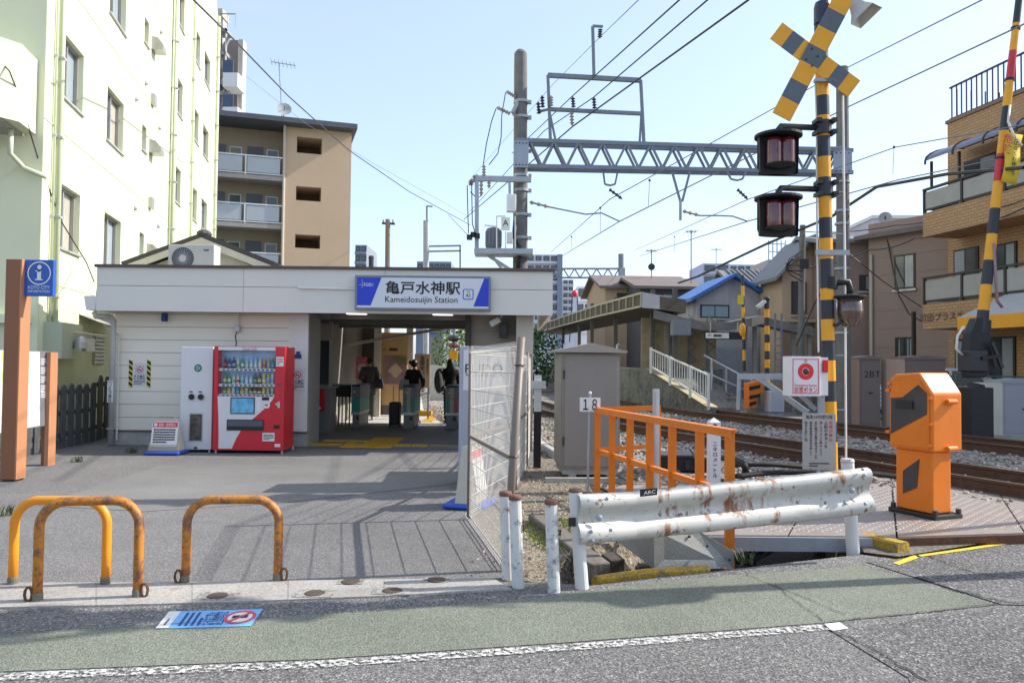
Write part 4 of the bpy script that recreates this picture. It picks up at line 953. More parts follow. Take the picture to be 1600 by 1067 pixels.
MB().box(br.x - .11, br.x - .03, Ym + .03, Ym + .15, 0, zt).build('leg', PYL, mb_); 
MB().box(br.x - .028, br.x + .03, Ym - .03, Ym + .15, .0, zt + .0).build('orange_edge_post', PYE, mb_)
# picket fence
FW = mat('old_fence_timber', (.075, .075, .078), .85, var=.35, vs=9, bump=.4, bs=30)
def fence_run(lab, a, b, n_, h):
    t = thing('picket_fence', lab, 'fence', (a + b) / 2); d = (b - a); L = d.length; M = frame(a, d)
    for zr in (.25, .62, .98): MB(M).box(0, L, -.03, 0.0, zr * h - .05, zr * h + .03).build('rail', FW, t)
    for i in range(n_):
        x = L * (i + .5) / n_; w = L / n_ * .31; hh = h * 1.12 * random.uniform(.98, 1.02)
        MB(M).extr([(x - w, -.065, .02), (x + w, -.065, .02), (x + w, -.065, hh - w * .8), (x + w * .5, -.065, hh - w * .15), (x, -.065, hh), (x - w * .5, -.065, hh - w * .15), (x - w, -.065, hh - w * .8)], (0, .03, 0)).build('picket', FW, t)
g1, g2, g3 = Gd(-40, 730), Gd(145, 690), Gd(180, 676)
fence_run('dark weathered picket fence running behind the map board', g1, g2, 13, 1.0)
fence_run('short dark picket fence closing the alley beside the station', g2, V((g3.x, g3.y + .1, 0)), 4, 1.1)
# ---------------------------------------------------------------- tubular hoops
HRUST = mat('hoop_rusted', (.5, .19, .02), .5, var=.15, vs=8, dirt=(.13, .07, .06), da=.6, ds=7)
layer(HRUST, (.2, .09, .05), .52, .6, 30)
HOR = mat('hoop_orange', (.75, .27, .015), .4, var=.08, dirt=(.3, .12, .03), da=.1, ds=12)
def hoop(lab, a, b, ytop, m, hook):
    A0, B0 = Gd(*a), Gd(*b); d = B0 - A0; w = d.length; M = frame(A0, d); h = ZA((a[0] + b[0]) / 2, ytop, A0.y) - .03; r_ = .165
    t = thing('tubular_hoop', lab, 'hoop barrier', (A0 + B0) / 2, 'tubular hoop barriers along the gutter')
    P = [(0, 0, 0), (0, 0, h * .4), (0, 0, h - r_)] + [(r_ - r_ * math.cos(R(k)), 0, h - r_ + r_ * math.sin(R(k))) for k in range(11, 91, 11)]
    P += [(w / 2, 0, h)] + [(w - x, 0, z) for x, _, z in P[::-1]]
    MB(M).tube(P, .0305, 14).build('tube', m, t, smooth=True)
    for x in (0, w):
        MB(M).lathe((x, 0, .0), [(.034, 0), (.034, .05), (.031, .06)], 14).build('sleeve', mat('hoop_foot', (.16, .15, .12), .8, var=.3, vs=20), t)
        if hook:
            sx = -1 if x == 0 else 1
            MB(M).tube([(x + sx * (.045 + .022 * math.cos(k * math.pi / 5)), -.02, .055 + .045 * math.sin(k * math.pi / 5)) for k in range(10)], .009, 6, closed=True).build('padlock_ring', RUST, t)
hoop('clean bright orange tubular hoop behind the overlapping rusty one', (20, 914), (165, 914), 775, HOR, False)
hoop('rust-stained orange hoop overlapping the clean orange one', (58, 940), (215, 934), 777, HRUST, True)
hoop('rusty brown and orange hoop standing alone by the socket lids', (290, 911.5), (434, 908.5), 775, HRUST, True)
# weeds
LEAF = mat('weed_green', (.06, .09, .03), .7, var=.4, vs=20)
def tuft(c, n_, h, seed, spread=.08):
    r_ = random.Random(seed); mb = MB()
    for i in range(n_):
        a = r_.uniform(0, 6.28); l = h * r_.uniform(.5, 1); o_ = c + V((r_.uniform(-spread, spread), r_.uniform(-spread, spread), 0)); d = V((math.cos(a), math.sin(a), 0)); s = V((-d.y, d.x, 0)) * .006
        mb.add([o_ - s, o_ + s, o_ + d * l * .35 + V((0, 0, l * .7)) + s, o_ + d * l * .35 + V((0, 0, l * .7)) - s, o_ + d * l * .75 + V((0, 0, l))], [(0, 1, 2, 3), (3, 2, 4)])
    return mb
for i, (x, y, lb) in enumerate([(3, 806, 'small tuft of weeds at the edge of the forecourt beside the pylon'), (120, 722, 'tuft of weeds at the foot of the picket fence'), (205, 708, 'tuft of weeds at the station wall beside the downpipe'), (905, 690, 'tuft of weeds by the relay cabinet plinth'), (1160, 878, 'tuft of weeds growing in the pit beside the checkered plate')]):
    tag(tuft(Gd(x, y), 26, .12, i).build('weed_tuft', LEAF), lb, 'weeds')
# ================================================================= green apartment block on the left
c0 = A(58, 560, 13.3); c0.z = 0
gd = V((-.226, .974, 0)).normalized()            # along the long sunlit facade
GRN = mat('pale_green_render', (.63, .66, .47), .8, var=.05, vs=.7, bump=.1, bs=90, dirt=(.52, .55, .4), da=.16, ds=1, streak=True)
GRN2 = mat('shaded_green_render', (.42, .46, .36), .8, var=.05, vs=.7, bump=.1, bs=90)  # darker copy of the pale green render, shade put into its colour
gbd = thing('green_apartment_block', 'pale green apartment block with many windows and drainpipes beside the alley', 'apartment block', c0)
GM = frame(c0, gd)                                # local x back along facade, local y to the left, z up
def fac(px, py):
    """facade point (along, height) seen at a pixel"""
    r = ray(px, py); nrm = V((gd.y, -gd.x, 0)); t = (c0 - V((0, 0, CAMH))).dot(nrm) / r.dot(nrm); p = V((0, 0, CAMH)) + r * t
    return (p - c0).dot(gd), p.z
LEN = fac(335, 300)[0]
slope_s, slope_z = fac(340, 75)
# window openings: (s0, s1, z0, z1, kind)
WIN = []
def colm(pl, pr, rows, kind):
    s0_ = fac(*pl)[0]; s1_ = fac(*pr)[0]
    for a, b in rows: WIN.append((s0_, s1_, a, b, kind))
rowsA = [(3.62, 4.82), (6.44, 7.64), (9.3, 10.5), (12.1, 13.3)]
colm((97, 100), (131, 100), rowsA, 'w'); colm((168, 150), (194, 150), rowsA, 'w')
rowsS = [(4.25, 4.9), (7.08, 7.75), (9.93, 10.6), (12.8, 13.4)]
colm((222, 205), (229, 205), rowsS, 's')
colm((273, 125), (286, 125), [(3.7, 4.85), (6.6, 7.75), (9.45, 10.6), (12.3, 13.45)], 'f')
colm((302, 125), (312, 125), [(3.7, 4.85), (6.6, 7.75), (9.45, 10.6), (12.3, 13.45)], 'f')
colm((319, 125), (328, 125), [(3.7, 4.85), (6.6, 7.75), (9.45, 10.6), (12.3, 13.45)], 'f')
# facade built as a grid of wall pieces around the openings
H = 16.0
ss = sorted(set([0, LEN] + [round(x, 4) for w in WIN for x in w[:2]])); wallm = MB(GM)
zs = [-.3] + [.3 + .001] + sorted(set(round(x, 4) for w in WIN for x in w[2:4])) + [H]
def inwin(s, z): return any(w[0] - 1e-3 <= s <= w[1] + 1e-3 and w[2] - 1e-3 <= z <= w[3] + 1e-3 for w in WIN)
for i in range(len(ss) - 1):
    for j in range(len(zs) - 1):
        sm, zm_ = (ss[i] + ss[i + 1]) / 2, (zs[j] + zs[j + 1]) / 2
        if not inwin(sm, zm_): wallm.add([(ss[i], 0, zs[j]), (ss[i + 1], 0, zs[j]), (ss[i + 1], 0, zs[j + 1]), (ss[i], 0, zs[j + 1])], [(0, 1, 2, 3)])
for s0_, s1_, a, b, k in WIN:
    wallm.add([(s0_, 0, a), (s1_, 0, a), (s1_, .22, a), (s0_, .22, a)], [(0, 1, 2, 3)]); wallm.add([(s0_, 0, b), (s1_, 0, b), (s1_, .22, b), (s0_, .22, b)], [(0, 1, 2, 3)])
    wallm.add([(s0_, 0, a), (s0_, .22, a), (s0_, .22, b), (s0_, 0, b)], [(0, 1, 2, 3)]); wallm.add([(s1_, 0, a), (s1_, .22, a), (s1_, .22, b), (s1_, 0, b)], [(0, 1, 2, 3)])
wl_ = wallm.build('facade', GRN, gbd)
MB(GM).box(0.02, LEN - .02, .25, 11, -.3, H).build('core', GRN, gbd)
MB(GM).box(-.006, 0.02, .0, 11, -.3, H).build('end_wall', GRN, gbd)
# upper floors step back towards the far end
MB(GM).extr([(LEN - 5, -.002, H), (LEN, -.002, H), (LEN - 5, -.002, H + 4.5)], (0, 8, 0)).build('sloped_top', GRN, gbd)
MB(GM).box(0, LEN - 5, 0, 11, H, H + 4.5).build('upper_floor', GRN, gbd)
# joint lines: thin recess shadows cast by small raised bands
for z in (2.9, 5.75, 8.6, 11.45): MB(GM).box(0, LEN, -.012, -.001, z, z + .02).build('floor_band', GRN, gbd)
CURT = [mat('window_curtain_%d' % i, c, .25, var=.12, vs=3, spec=.6) for i, c in enumerate([(.34, .4, .44), (.44, .42, .36), (.3, .36, .4)])]
for i, (s0_, s1_, a, b, k) in enumerate(WIN):
    fr = MB(GM)
    if k == 's': t_ = .03
    else: t_ = .045
    y0, y1 = .1, .16
    fr.box(s0_, s0_ + t_, y0, y1, a, b).box(s1_ - t_, s1_, y0, y1, a, b).box(s0_ + t_, s1_ - t_, y0, y1, a, a + t_).box(s0_ + t_, s1_ - t_, y0, y1, b - t_, b)
    if k == 'w': fr.box((s0_ + s1_) / 2 - .03, (s0_ + s1_) / 2 + .03, y0 + .01, y1 + .01, a + t_, b - t_)
    w_ = fr.build('window', mat('window_frame_grey', (.32, .31, .3), .45, .3), gbd)
    sm = (s0_ + s1_) / 2
    MB(GM).box(s0_ + t_, sm - .02, .18, .185, a + t_, b - t_).build('pane', CURT[i % 3], w_); MB(GM).box(sm - .02, s1_ - t_, .17, .175, a + t_, b - t_).build('pane', CURT[(i + 1 + i // 4) % 3], w_)
    MB(GM).box(s0_ - .04, s1_ + .04, -.05, .1, a - .035, a - .002).build('sill', ALU, w_)
# extractor hoods beside the small windows
HOODM = mat('hood_steel', (.45, .44, .42), .35, .6, var=.1)
for z in (4.35, 7.2, 10.05):
    s_ = fac(236, 220)[0]
    MB(GM).extr([(s_ - .22, 0, z), (s_ - .22, 0, z + .36), (s_ - .22, -.16, z + .34), (s_ - .22, -.3, z + .16), (s_ - .22, -.3, z)], (.44, 0, 0)).build('extractor_hood', HOODM, gbd)
    MB(GM).box(s_ - .15, s_ + .15, -.1, -.001, z - 1.5, z - 1.2).build('vent_grille', HOODM, gbd)
sq = fac(111, 533); MB(GM).extr([(sq[0] - .3, 0, sq[1] - .2), (sq[0] - .3, 0, sq[1] + .22), (sq[0] - .3, -.2, sq[1] + .2), (sq[0] - .3, -.36, sq[1] + .05), (sq[0] - .3, -.36, sq[1] - .2)], (.55, 0, 0)).build('extractor_hood', HOODM, gbd)
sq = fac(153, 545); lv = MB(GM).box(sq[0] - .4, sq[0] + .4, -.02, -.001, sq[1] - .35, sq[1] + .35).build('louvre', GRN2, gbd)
for i in range(8): MB(GM).box(sq[0] - .36, sq[0] + .36, -.05, -.021, sq[1] - .31 + i * .08, sq[1] - .27 + i * .08).build('slat', ALU, lv)
# drainpipes
PGR = mat('pipe_green', (.55, .6, .42), .5, var=.06)
def dpipe(px, r_, y_, z0_=0, z1_=H):
    s_ = solve(lambda s: GM @ V((s, y_, 5)), px)
    t = MB(GM).cyl((s_, y_, z0_), (s_, y_, z1_), r_, n=10).build('drainpipe', PGR, gbd, smooth=True)
    z = 1.2
    while z < z1_: MB(GM).box(s_ - r_ * 1.3, s_ + r_ * 1.3, y_ - r_ * 1.2, -.001, z, z + .04).build('bracket', ALU, t); z += 1.45
dpipe(92, .055, -.075); dpipe(84, .022, -.04); dpipe(268, .075, -.1); dpipe(264, .025, -.05); dpipe(297, .045, -.07); dpipe(334, .06, -.08)
# small round vents
for px, py in ((250, 50), (275, 92), (212, 155), (248, 200), (272, 228), (210, 325), (246, 353), (227, 130)):
    s_, z_ = fac(px, py); MB(GM).lathe((0, 0, 0), [(0.01, 0), (.06, .01)], 6) ; MB(GM).sph((s_, -.03, z_), .06, .05, .07, 8, 5).build('round_vent', ALU, gbd)
# front face balcony and pipes
fd = V((-gd.y, gd.x, 0))   # along the end wall, to the left
FM = frame(c0, -fd)        # local x to the right, y away
e0 = XA(45, 12.5); 
bal0 = A(45, 150, 12.9); 
bx1 = (bal0 - c0).dot(-fd)
zb0, zb1 = ZA(20, 195, 12.7), ZA(20, 75, 12.7)
bb = MB(FM).extr([(bx1, -.05, zb0), (bx1, -.75, zb0), (bx1 - .35, -1.1, zb0), (-6, -1.1, zb0), (-6, -.05, zb0)], (0, 0, zb1 - zb0)).build('balcony', GRN, gbd)
MB(FM).box(-6, bx1 - .2, -.9, -.01, zb0 - .04, zb0 - .001).build('balcony_soffit', CONC, bb)
MB(FM).box(-6, bx1 - .3, -1.06, -1.0, zb1 + .001, zb1 + .05).build('balcony_coping', ALU, bb)
MB(FM).tube([(bx1 - .25, -.4, zb0), (bx1 - .25, -.4, zb0 - .45), (bx1 - .2, -.1, zb0 - .55), (-.25, -.1, zb0 - .62), (.1, -.12, zb0 - .75)], .045, 8).build('waste_pipe', PGR, gbd, smooth=True)
MB(FM).box(-6, -.1, -.18, 0, 2.15, 2.3).build('lower_ledge', GRN, gbd)
# meter, lamp and cable at the wall foot
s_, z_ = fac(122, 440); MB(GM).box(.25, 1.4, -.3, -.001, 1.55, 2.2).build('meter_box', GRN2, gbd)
MB(GM).lathe((.9, -.42, 1.75), [(.11, 0), (.11, .12), (.07, .2), (.01, .22)], 12).build('wall_lamp', ALU, gbd)
s_, z_ = fac(140, 408); MB(GM).add([(s_ - .6, -.5, 2.25), (s_ + 1.2, -.5, 2.25), (s_ + 1.2, 0, 2.45), (s_ - .6, 0, 2.45), (s_ - .6, -.5, 2.2), (s_ + 1.2, -.5, 2.2)], [(0, 1, 2, 3), (4, 5, 1, 0)]).build('door_canopy', SOFF, gbd)
# ================================================================= tan block behind
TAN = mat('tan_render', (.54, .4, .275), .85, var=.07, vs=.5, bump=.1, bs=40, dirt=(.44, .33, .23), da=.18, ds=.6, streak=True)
tr_ = V((.95, .3, 0)).normalized()
t0 = A(443, 300, 45.0); t0.z = 0
TM = frame(t0, tr_)
tb_ = thing('tan_apartment_block', 'tan apartment block with balconies and a blank stair wall with square openings', 'apartment block', t0)
def tf(px, py):
    r = ray(px, py); nrm = V((tr_.y, -tr_.x, 0)); t = (t0 - V((0, 0, CAMH))).dot(nrm) / r.dot(nrm); p = V((0, 0, CAMH)) + r * t; return (p - t0).dot(tr_), p.z
TW = tf(548, 300)[0]; TT = tf(500, 203)[1]
ops = [(tf(464, 228)[0], tf(503, 228)[0], tf(480, 240)[1], tf(480, 215)[1]), (tf(464, 300)[0], tf(502, 300)[0], tf(480, 314)[1], tf(480, 292)[1]), (tf(463, 378)[0], tf(501, 378)[0], tf(480, 388)[1], tf(480, 367)[1])]
mb = MB(TM); o0, o1 = ops[0][0], ops[0][1]
mb.box(0, o0, 0, 6, 0, TT).box(o1, TW, 0, 6, 0, TT)
zz = [0] + [v for o_ in ops[::-1] for v in (o_[2], o_[3])] + [TT]
for i in range(0, len(zz), 2): mb.box(o0 + .001, o1 - .001, .001, 5.99, zz[i], zz[i + 1])
mb.build('stair_wall', TAN, tb_)
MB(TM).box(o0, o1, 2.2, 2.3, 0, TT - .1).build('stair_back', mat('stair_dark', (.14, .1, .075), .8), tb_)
MB(TM).box(-9, TW + .25, -.9, 6.2, TT + .01, TT + .3).build('roof_slab', mat('roof_blue_grey', (.09, .1, .12), .6), tb_)
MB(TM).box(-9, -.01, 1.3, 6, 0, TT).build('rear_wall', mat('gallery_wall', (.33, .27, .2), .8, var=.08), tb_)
BPAN = mat('balcony_panel', (.42, .46, .5), .4, var=.05)
for o_ in ops + [(0, 0, ops[2][2] - 2.85, ops[2][3] - 2.85)]:
    zf = o_[2] - 1.55
    sl_ = MB(TM).box(-9, -.01, -.1, 1.299, zf - .25, zf).build('gallery_slab', mat('slab_grey', (.36, .34, .31), .8), tb_)
    MB(TM).box(-9, -.02, -.1, -.04, zf + 1.08, zf + 1.16).box(-9, -.02, -.1, -.04, zf + .06, zf + .12).build('rail', WHITE, sl_)
    for k in range(4):
        x1_ = -.1 - k * 2.1; MB(TM).box(x1_ - 1.95, x1_ - .12, -.08, -.05, zf + .16, zf + 1.04).build('panel', BPAN, sl_); MB(TM).box(x1_ - 2.07, x1_ - 1.99, -.11, -.03, zf, zf + 1.16).build('post', WHITE, sl_)
        MB(TM).box(x1_ - 2.0, x1_ - 1.1, 1.25, 1.299, zf, zf + 2.0).build('door', mat('door_blue_grey', (.1, .11, .13), .5), sl_)
        f_ = MB(TM).box(x1_ - .9, x1_ - .2, 1.25, 1.299, zf + 1.0, zf + 1.9).build('window', ALU, sl_); MB(TM).box(x1_ - .85, x1_ - .25, 1.24, 1.249, zf + 1.05, zf + 1.85).build('pane', GLASS, f_)
MB(TM).cyl((.0, -.12, 0), (.0, -.12, TT), .08, n=8).build('drainpipe', BEIGE, tb_)
dr = A(443, 160, 45.0)
an = thing('roof_antenna', 'television antenna mast on the tan apartment block roof', 'antenna', (dr.x, 45, TT + .3))
m0, m1 = A(441, 186, 45.5), A(436, 98, 45.5); MB().cyl(m0, m1, .04, n=6).build('mast', STEEL, an)
mb = MB().bar(A(424, 97, 45.5), A(462, 103, 45.5), .04)
for i in range(7): c = A(424 + 6 * i, 97 + i, 45.5); mb.bar(c + V((-.1, .5, 0)), c + V((.1, -.5, 0)), .025)
mb.build('yagi', STEEL, an)
ds_ = thing('satellite_dish', 'grey satellite dish on the tan apartment block roof', 'satellite dish', A(443, 184, 45.2))
c = A(444, 172, 45.0)
def dish(t, c, r_, face):
    f = V(face).normalized(); x = f.orthogonal().normalized(); y = f.cross(x); vs = []; fs = []; n_ = 16
    for i, (q, d) in enumerate(((.02, 0), (.5, .06), (1, .22))): vs += [c + (x * math.cos(2 * math.pi * j / n_) + y * math.sin(2 * math.pi * j / n_)) * r_ * q + f * d * r_ for j in range(n_)]
    for i in range(2):
        for j in range(n_): fs.append((i * n_ + j, i * n_ + (j + 1) % n_, (i + 1) * n_ + (j + 1) % n_, (i + 1) * n_ + j))
    MB().add(vs, fs).build('dish', mat('dish_grey', (.35, .36, .38), .5), t, smooth=True); MB().cyl(c, c + f * r_ * .9, .02, n=6).build('feed_arm', DARK, t)
dish(ds_, c, .42, (.3, -.9, .3)); MB().cyl(A(443, 186, 45.2), c, .04, n=6).build('mast', STEEL, ds_)
# tower with outside steel stair behind
tw = thing('tower_block', 'pale tower block with an outside steel stair rising behind the green block', 'tower block', A(355, 560, 75))
Yt = 75.0; TWM = mat('tower_cream', (.5, .47, .43), .8)
def tbox(x0, x1, y0, y1, d0, d1): a, b = A(x0, y1, Yt), A(x1, y0, Yt); return MB().box(a.x, b.x, Yt + d0, Yt + d1, a.z, b.z)
a, b = A(366, 400, Yt), A(380, 62, Yt); MB().box(a.x, b.x, Yt, Yt + 1, -.6, b.z).build('wall', TWM, tw)
tbox(322, 343, 12, 190, 1, 2).build('core', TWM, tw); tbox(322, 345, 10, 22, .5, 2.2).build('head', BEIGE, tw)
tbox(345, 366, 55, 190, 1.2, 1.6).build('rear_wall', mat('tower_taupe', (.3, .26, .24), .8), tw)
ST2 = mat('stair_steel', (.3, .29, .29), .6)
for x_ in (341, 349, 356): tbox(x_, x_ + 4, 52, 190, -1.2, -.8).build('column', ST2, tw)
for y_ in (52, 88, 134, 150): tbox(322, 360, y_, y_ + 5, -1.2, .4).build('landing', ST2, tw)
for k, y_ in enumerate((60, 96, 142)): MB().bar(A(342, y_ + 32, Yt - .9), A(357, y_, Yt - .9), .3).build('stair_flight', ST2, tw)
tbox(350, 374, 30, 31, -1.2, -1.1).build('top_rail', ST2, tw)
for x_ in (362, 374): tbox(x_, x_ + 1, 30, 52, -1.2, -1.1).build('rail_post', ST2, tw)
for y0_ in (108, 160):
    t_ = tbox(361, 384, y0_ + 19, y0_ + 40, -2.2, -.01).build('balcony', WHITE, tw); tbox(361, 377, y0_, y0_ + 18.5, -2.2, -2.1).build('glass_rail', mat('tinted_rail', (.06, .09, .15), .2), t_)
# ================================================================= mesh fence beside the forecourt
TAUPE = mat('taupe_fence_paint', (.2, .165, .14), .5, var=.1, dirt=(.2, .12, .08), da=.15, ds=9)
WIRE = mat('fence_wire', (.58, .55, .5), .45, var=.05)
def mesh_panel(lab, a, b, h, near_tilt=V((0, 0, 0)), posts=(True, True), r_=.03, nh=11, nv=30, group=None):
    a = V(a); b = V(b); t = thing('mesh_fence_panel', lab, 'fence', (a + b) / 2); d = b - a
    ta, tb = a + V((0, 0, h)), b + V((0, 0, h)) + near_tilt
    f = lambda u, v: a.lerp(b, u).lerp(ta.lerp(tb, u), v)
    nrm = d.cross(V((0, 0, 1))).normalized()
    w = MB()
    for i in range(1, nv): 
        u = i / nv; w.tube([f(u, .03), f(u, .97), f(u, .985) + nrm * .03, f(u, 1.0)], .0022, 4, caps=False)
    for j in range(nh + 1):
        v = .03 + .94 * j / nh; w.tube([f(0, v), f(1, v)], .0042, 5, caps=False)
    for k in range(3): w.tube([f(0, .985 + .008 * k) + nrm * .02 * k, f(1, .985 + .008 * k) + nrm * .02 * k], .0035, 5, caps=False); w.tube([f(0, .012 + .008 * k) + nrm * .02 * k, f(1, .012 + .008 * k) + nrm * .02 * k], .0035, 5, caps=False)
    o = w.build('wire_mesh', WIRE, t); o['kind'] = 'stuff'
    MB().bar(f(0, .49), f(1, .49), .03, .03).build('mid_rail', TAUPE, t)
    if posts[0]: MB().cyl(a - V((0, 0, .05)), ta + V((0, 0, .03)), r_ * .7, n=10).build('post', TAUPE, t, smooth=True)
    if posts[1]: 
        p_ = MB().cyl(b - V((0, 0, .05)), tb + V((0, 0, .04)), r_, n=12).build('post', TAUPE, t, smooth=True)
        for v in (.1, .5, .9): MB().tube([f(1, v) + V((r_ * 1.2 * math.cos(k), r_ * 1.2 * math.sin(k), 0)) for k in [i * .63 for i in range(10)]], .006, 5, closed=True).build('clip', DARK, p_)
    return t
fa, fb, fe = V((-.41, 7.65, 0)), V((-.03, 5.78, 0)), V((.06, 9.5, 0))
mesh_panel('taupe mesh fence panel with a leaning post behind the white bollards', fa, fb, 1.69, V((.1, 0, .02)), nh=9, nv=44)
mesh_panel('taupe mesh fence panel standing in front of the parcel locker', fe, fa, 1.69, posts=(True, False), nv=38, nh=9)
fg = V((.24, 11.6, 0)); fh = V((.34, 13.7, 0))
mesh_panel('taupe mesh fence panel running on from the parcel locker towards the station', fg, fe, 1.69, posts=(True, False), nv=24, nh=9)
mesh_panel('taupe mesh fence panel ending at the station corner post', fh, fg, 1.69, posts=(True, False), nv=24, nh=9)
# ---------------------------------------------------------------- white bollards
BOLW = mat('chipped_white_paint', (.62, .62, .6), .55, var=.08, vs=10, dirt=(.16, .18, .21), da=.5, ds=16)
layer(BOLW, (.25, .12, .07), .6, .66, 9)
BOLR = mat('bollard_rust_cap', (.17, .08, .055), .7, var=.3, vs=30)
def bollard(lab, x, yb, yt, lean=0):
    g = Gd(x, yb); t = thing('bollard', lab, 'bollard', g, 'white steel bollards beside the guard rail'); top = V((XA(x + lean, g.y), g.y, ZA(x, yt, g.y)))
    MB().cyl(g - V((0, 0, .05)), top, .043, n=16).build('pipe', BOLW, t, smooth=False)
    MB().lathe(top, [(.045, -.02), (.047, 0), (.042, .012), (.01, .02)], 16).build('cap', BOLR, t)
    MB().tube([top + V((.043, -.01, -.2)), top + V((.065, -.015, -.19)), top + V((.06, -.015, -.23))], .009, 6).build('chain_eye', RUST, t)
bollard('white bollard with rusty cap, touching its neighbour at the mesh fence corner', 794, 905, 770, -2)
bollard('white bollard with rusty cap, the taller of the pair at the mesh fence corner', 810, 917, 776, -3)
bollard('scuffed white bollard with rusty cap standing apart by the old timbers', 866, 924, 783, -3)
# ---------------------------------------------------------------- guard rail
GRM = mat('guardrail_worn_white', (.52, .51, .48), .5, .1, var=.1, vs=4, dirt=(.4, .36, .28), da=.42, ds=3)
layer(GRM, (.24, .1, .04), .55, .62, 5, (1, 1, .3)); layer(GRM, (.13, .06, .035), .6, .64, 14); layer(GRM, (.3, .28, .2), .56, .68, 2.2, (.25, .25, 2.5))
gr = thing('guard_rail', 'rust-streaked white corrugated guard rail on two round posts', 'guard rail', Gd(1100, 890))
gA, gB = Gd(911, 918), Gd(1334, 861)
topA, topB = A(899, 768, gA.y - .03), A(1324, 722, gB.y)
MB().cyl(gA - V((0, 0, .1)), topA, .047, n=16).build('post', mat('post_white_dirty', (.64, .64, .63), .5, var=.06, dirt=(.3, .3, .3), da=.18, ds=14), gr)
MB().lathe(topA, [(.047, 0), (.05, .008), (.04, .02), (.01, .024)], 16).build('post_cap', BOLR, gr)
pB = MB().cyl(gB - V((0, 0, .1)), topB, .053, n=16).build('post', mat('post_white_dirty', (.64, .64, .63), .5), gr)
MB().lathe(topB, [(.053, 0), (.058, .01), (.05, .03), (.01, .036)], 16).build('post_cap', GRM, gr)
# W-beam swept from left to right
prW = [(0, 0), (.035, .012), (.055, .04), (.055, .085), (.035, .12), (.004, .15), (.0, .18), (.004, .21), (.035, .24), (.055, .275), (.055, .32), (.035, .345), (0, .355)]
bA = [A(905, 850, gA.y - .08), A(990, 843, 5.53), A(1150, 826, 5.85), A(1280, 812, 6.13), A(1362, 802, 6.25)]
tA = [A(905, 772, gA.y - .08), A(990, 768, 5.53), A(1150, 751, 5.85), A(1280, 738, 6.13), A(1355, 730, 6.25)]
vs = []; k = len(prW)
for b_, t_ in zip(bA, tA):
    for d, h in prW: 
        f = h / .355; p = b_.lerp(t_, f); vs.append(p + V((d * .25, -d, 0)))
back = [p + V((0, .006, 0)) for p in vs]; n_ = len(bA)
fs = [(i * k + j, (i + 1) * k + j, (i + 1) * k + j + 1, i * k + j + 1) for i in range(n_ - 1) for j in range(k - 1)]
fs += [tuple(q + len(vs) for q in f[::-1]) for f in fs]
m_ = MB().add(vs + back, fs); bm_o = m_.build('beam', GRM, gr, smooth=True)
# lapped end piece
vs2 = []
for b_, t_ in ((bA[0] + V((-.01, 0, 0)), tA[0] + V((-.01, 0, 0))), (bA[1].lerp(bA[0], .0), tA[1].lerp(tA[0], .0))):
    for d, h in prW: vs2.append(b_.lerp(t_, h / .355) + V((d * .25, -d * .96 - .007, 0)))
MB().add(vs2, [(j, k + j, k + j + 1, j + 1) for j in range(k - 1)]).build('lapped_end_piece', GRM, gr, smooth=True)
for px, py, Yb in ((918, 782, 5.28), (933, 786, 5.28), (948, 779, 5.28), (936, 809, 5.32), (924, 830, 5.28), (954, 828, 5.28), (926, 845, 5.28), (956, 842, 5.28), (1331, 766, 6.14), (1348, 733, 6.16), (1351, 742, 6.16), (1352, 787, 6.14), (1321, 786, 6.14)):
    c = A(px, py, Yb); MB().lathe((0, 0, 0), [(.01, 0)], 4); MB().sph(c, .014 if px not in (936, 1331) else .024, .012, .014 if px not in (936, 1331) else .024, 10, 5).build('bolt', STEEL, gr)
st1 = A(1014, 769.5, 5.5); rt = (A(1028, 767, 5.52) - A(1000, 771, 5.48)).normalized()
MB().extr([A(1000, 764.5, 5.44), A(1027, 762, 5.46), A(1027, 773, 5.455), A(1000, 776, 5.435)][::-1], (0, .004, 0)).build('sticker', INK, gr)
txt('ARC', A(1015, 768.8, 5.43), .035, WHITE, gr, right=rt, up=(0, 0, 1), width=.09)
MB().box(topA.x - .05, topA.x - .0, gA.y - .085, gA.y - .08, .44, .5).build('sticker', INK, gr)
# ---------------------------------------------------------------- timbers, plates and orange railing in the pit
def timber(lab, a, b, w, h, m=WOODD):
    return tag(MB().bar(a, b, w, h).build('old_timber', m, bevel=.012), lab, 'timber', None)
GT_ = mat('grey_split_timber', (.16, .14, .12), .9, var=.45, vs=14, bump=.8, bs=25, dirt=(.05, .04, .035), da=.4, ds=9)
timber('split grey sleeper lying behind the left guard rail post', Gd(838, 815, -.02), Gd(938, 897, -.06), .17, .17, GT_)
timber('dark old sleeper lying behind the guard rail in the pit', Gd(905, 842, -.1), Gd(965, 888, -.15), .14, .15)
timber('flat dark plank lying in the pit under the guard rail', Gd(950, 850, -.22), Gd(1010, 888, -.25), .2, .05)
PLATE = mat('checker_plate', (.33, .29, .26), .5, .35, var=.15, vs=4, dirt=(.2, .15, .12), da=.25, ds=3)
def plate_bump(m):
    n = m.node_tree.nodes; L = m.node_tree.links; p = n['Principled BSDF']; g = n.new('ShaderNodeNewGeometry'); mp = n.new('ShaderNodeMapping'); mp.inputs['Scale'].default_value = (36, 36, 36); mp.inputs['Rotation'].default_value = (0, 0, .35)
    c = n.new('ShaderNodeTexChecker'); c.inputs['Scale'].default_value = 1; L.new(g.outputs['Position'], mp.inputs[0]); L.new(mp.outputs[0], c.inputs['Vector'])
    b = n.new('ShaderNodeBump'); b.inputs['Strength'].default_value = .7; b.inputs['Distance'].default_value = .004; L.new(c.outputs['Fac'], b.inputs['Height']); L.new(b.outputs[0], p.inputs['Normal'])
plate_bump(PLATE)
ZP = .1
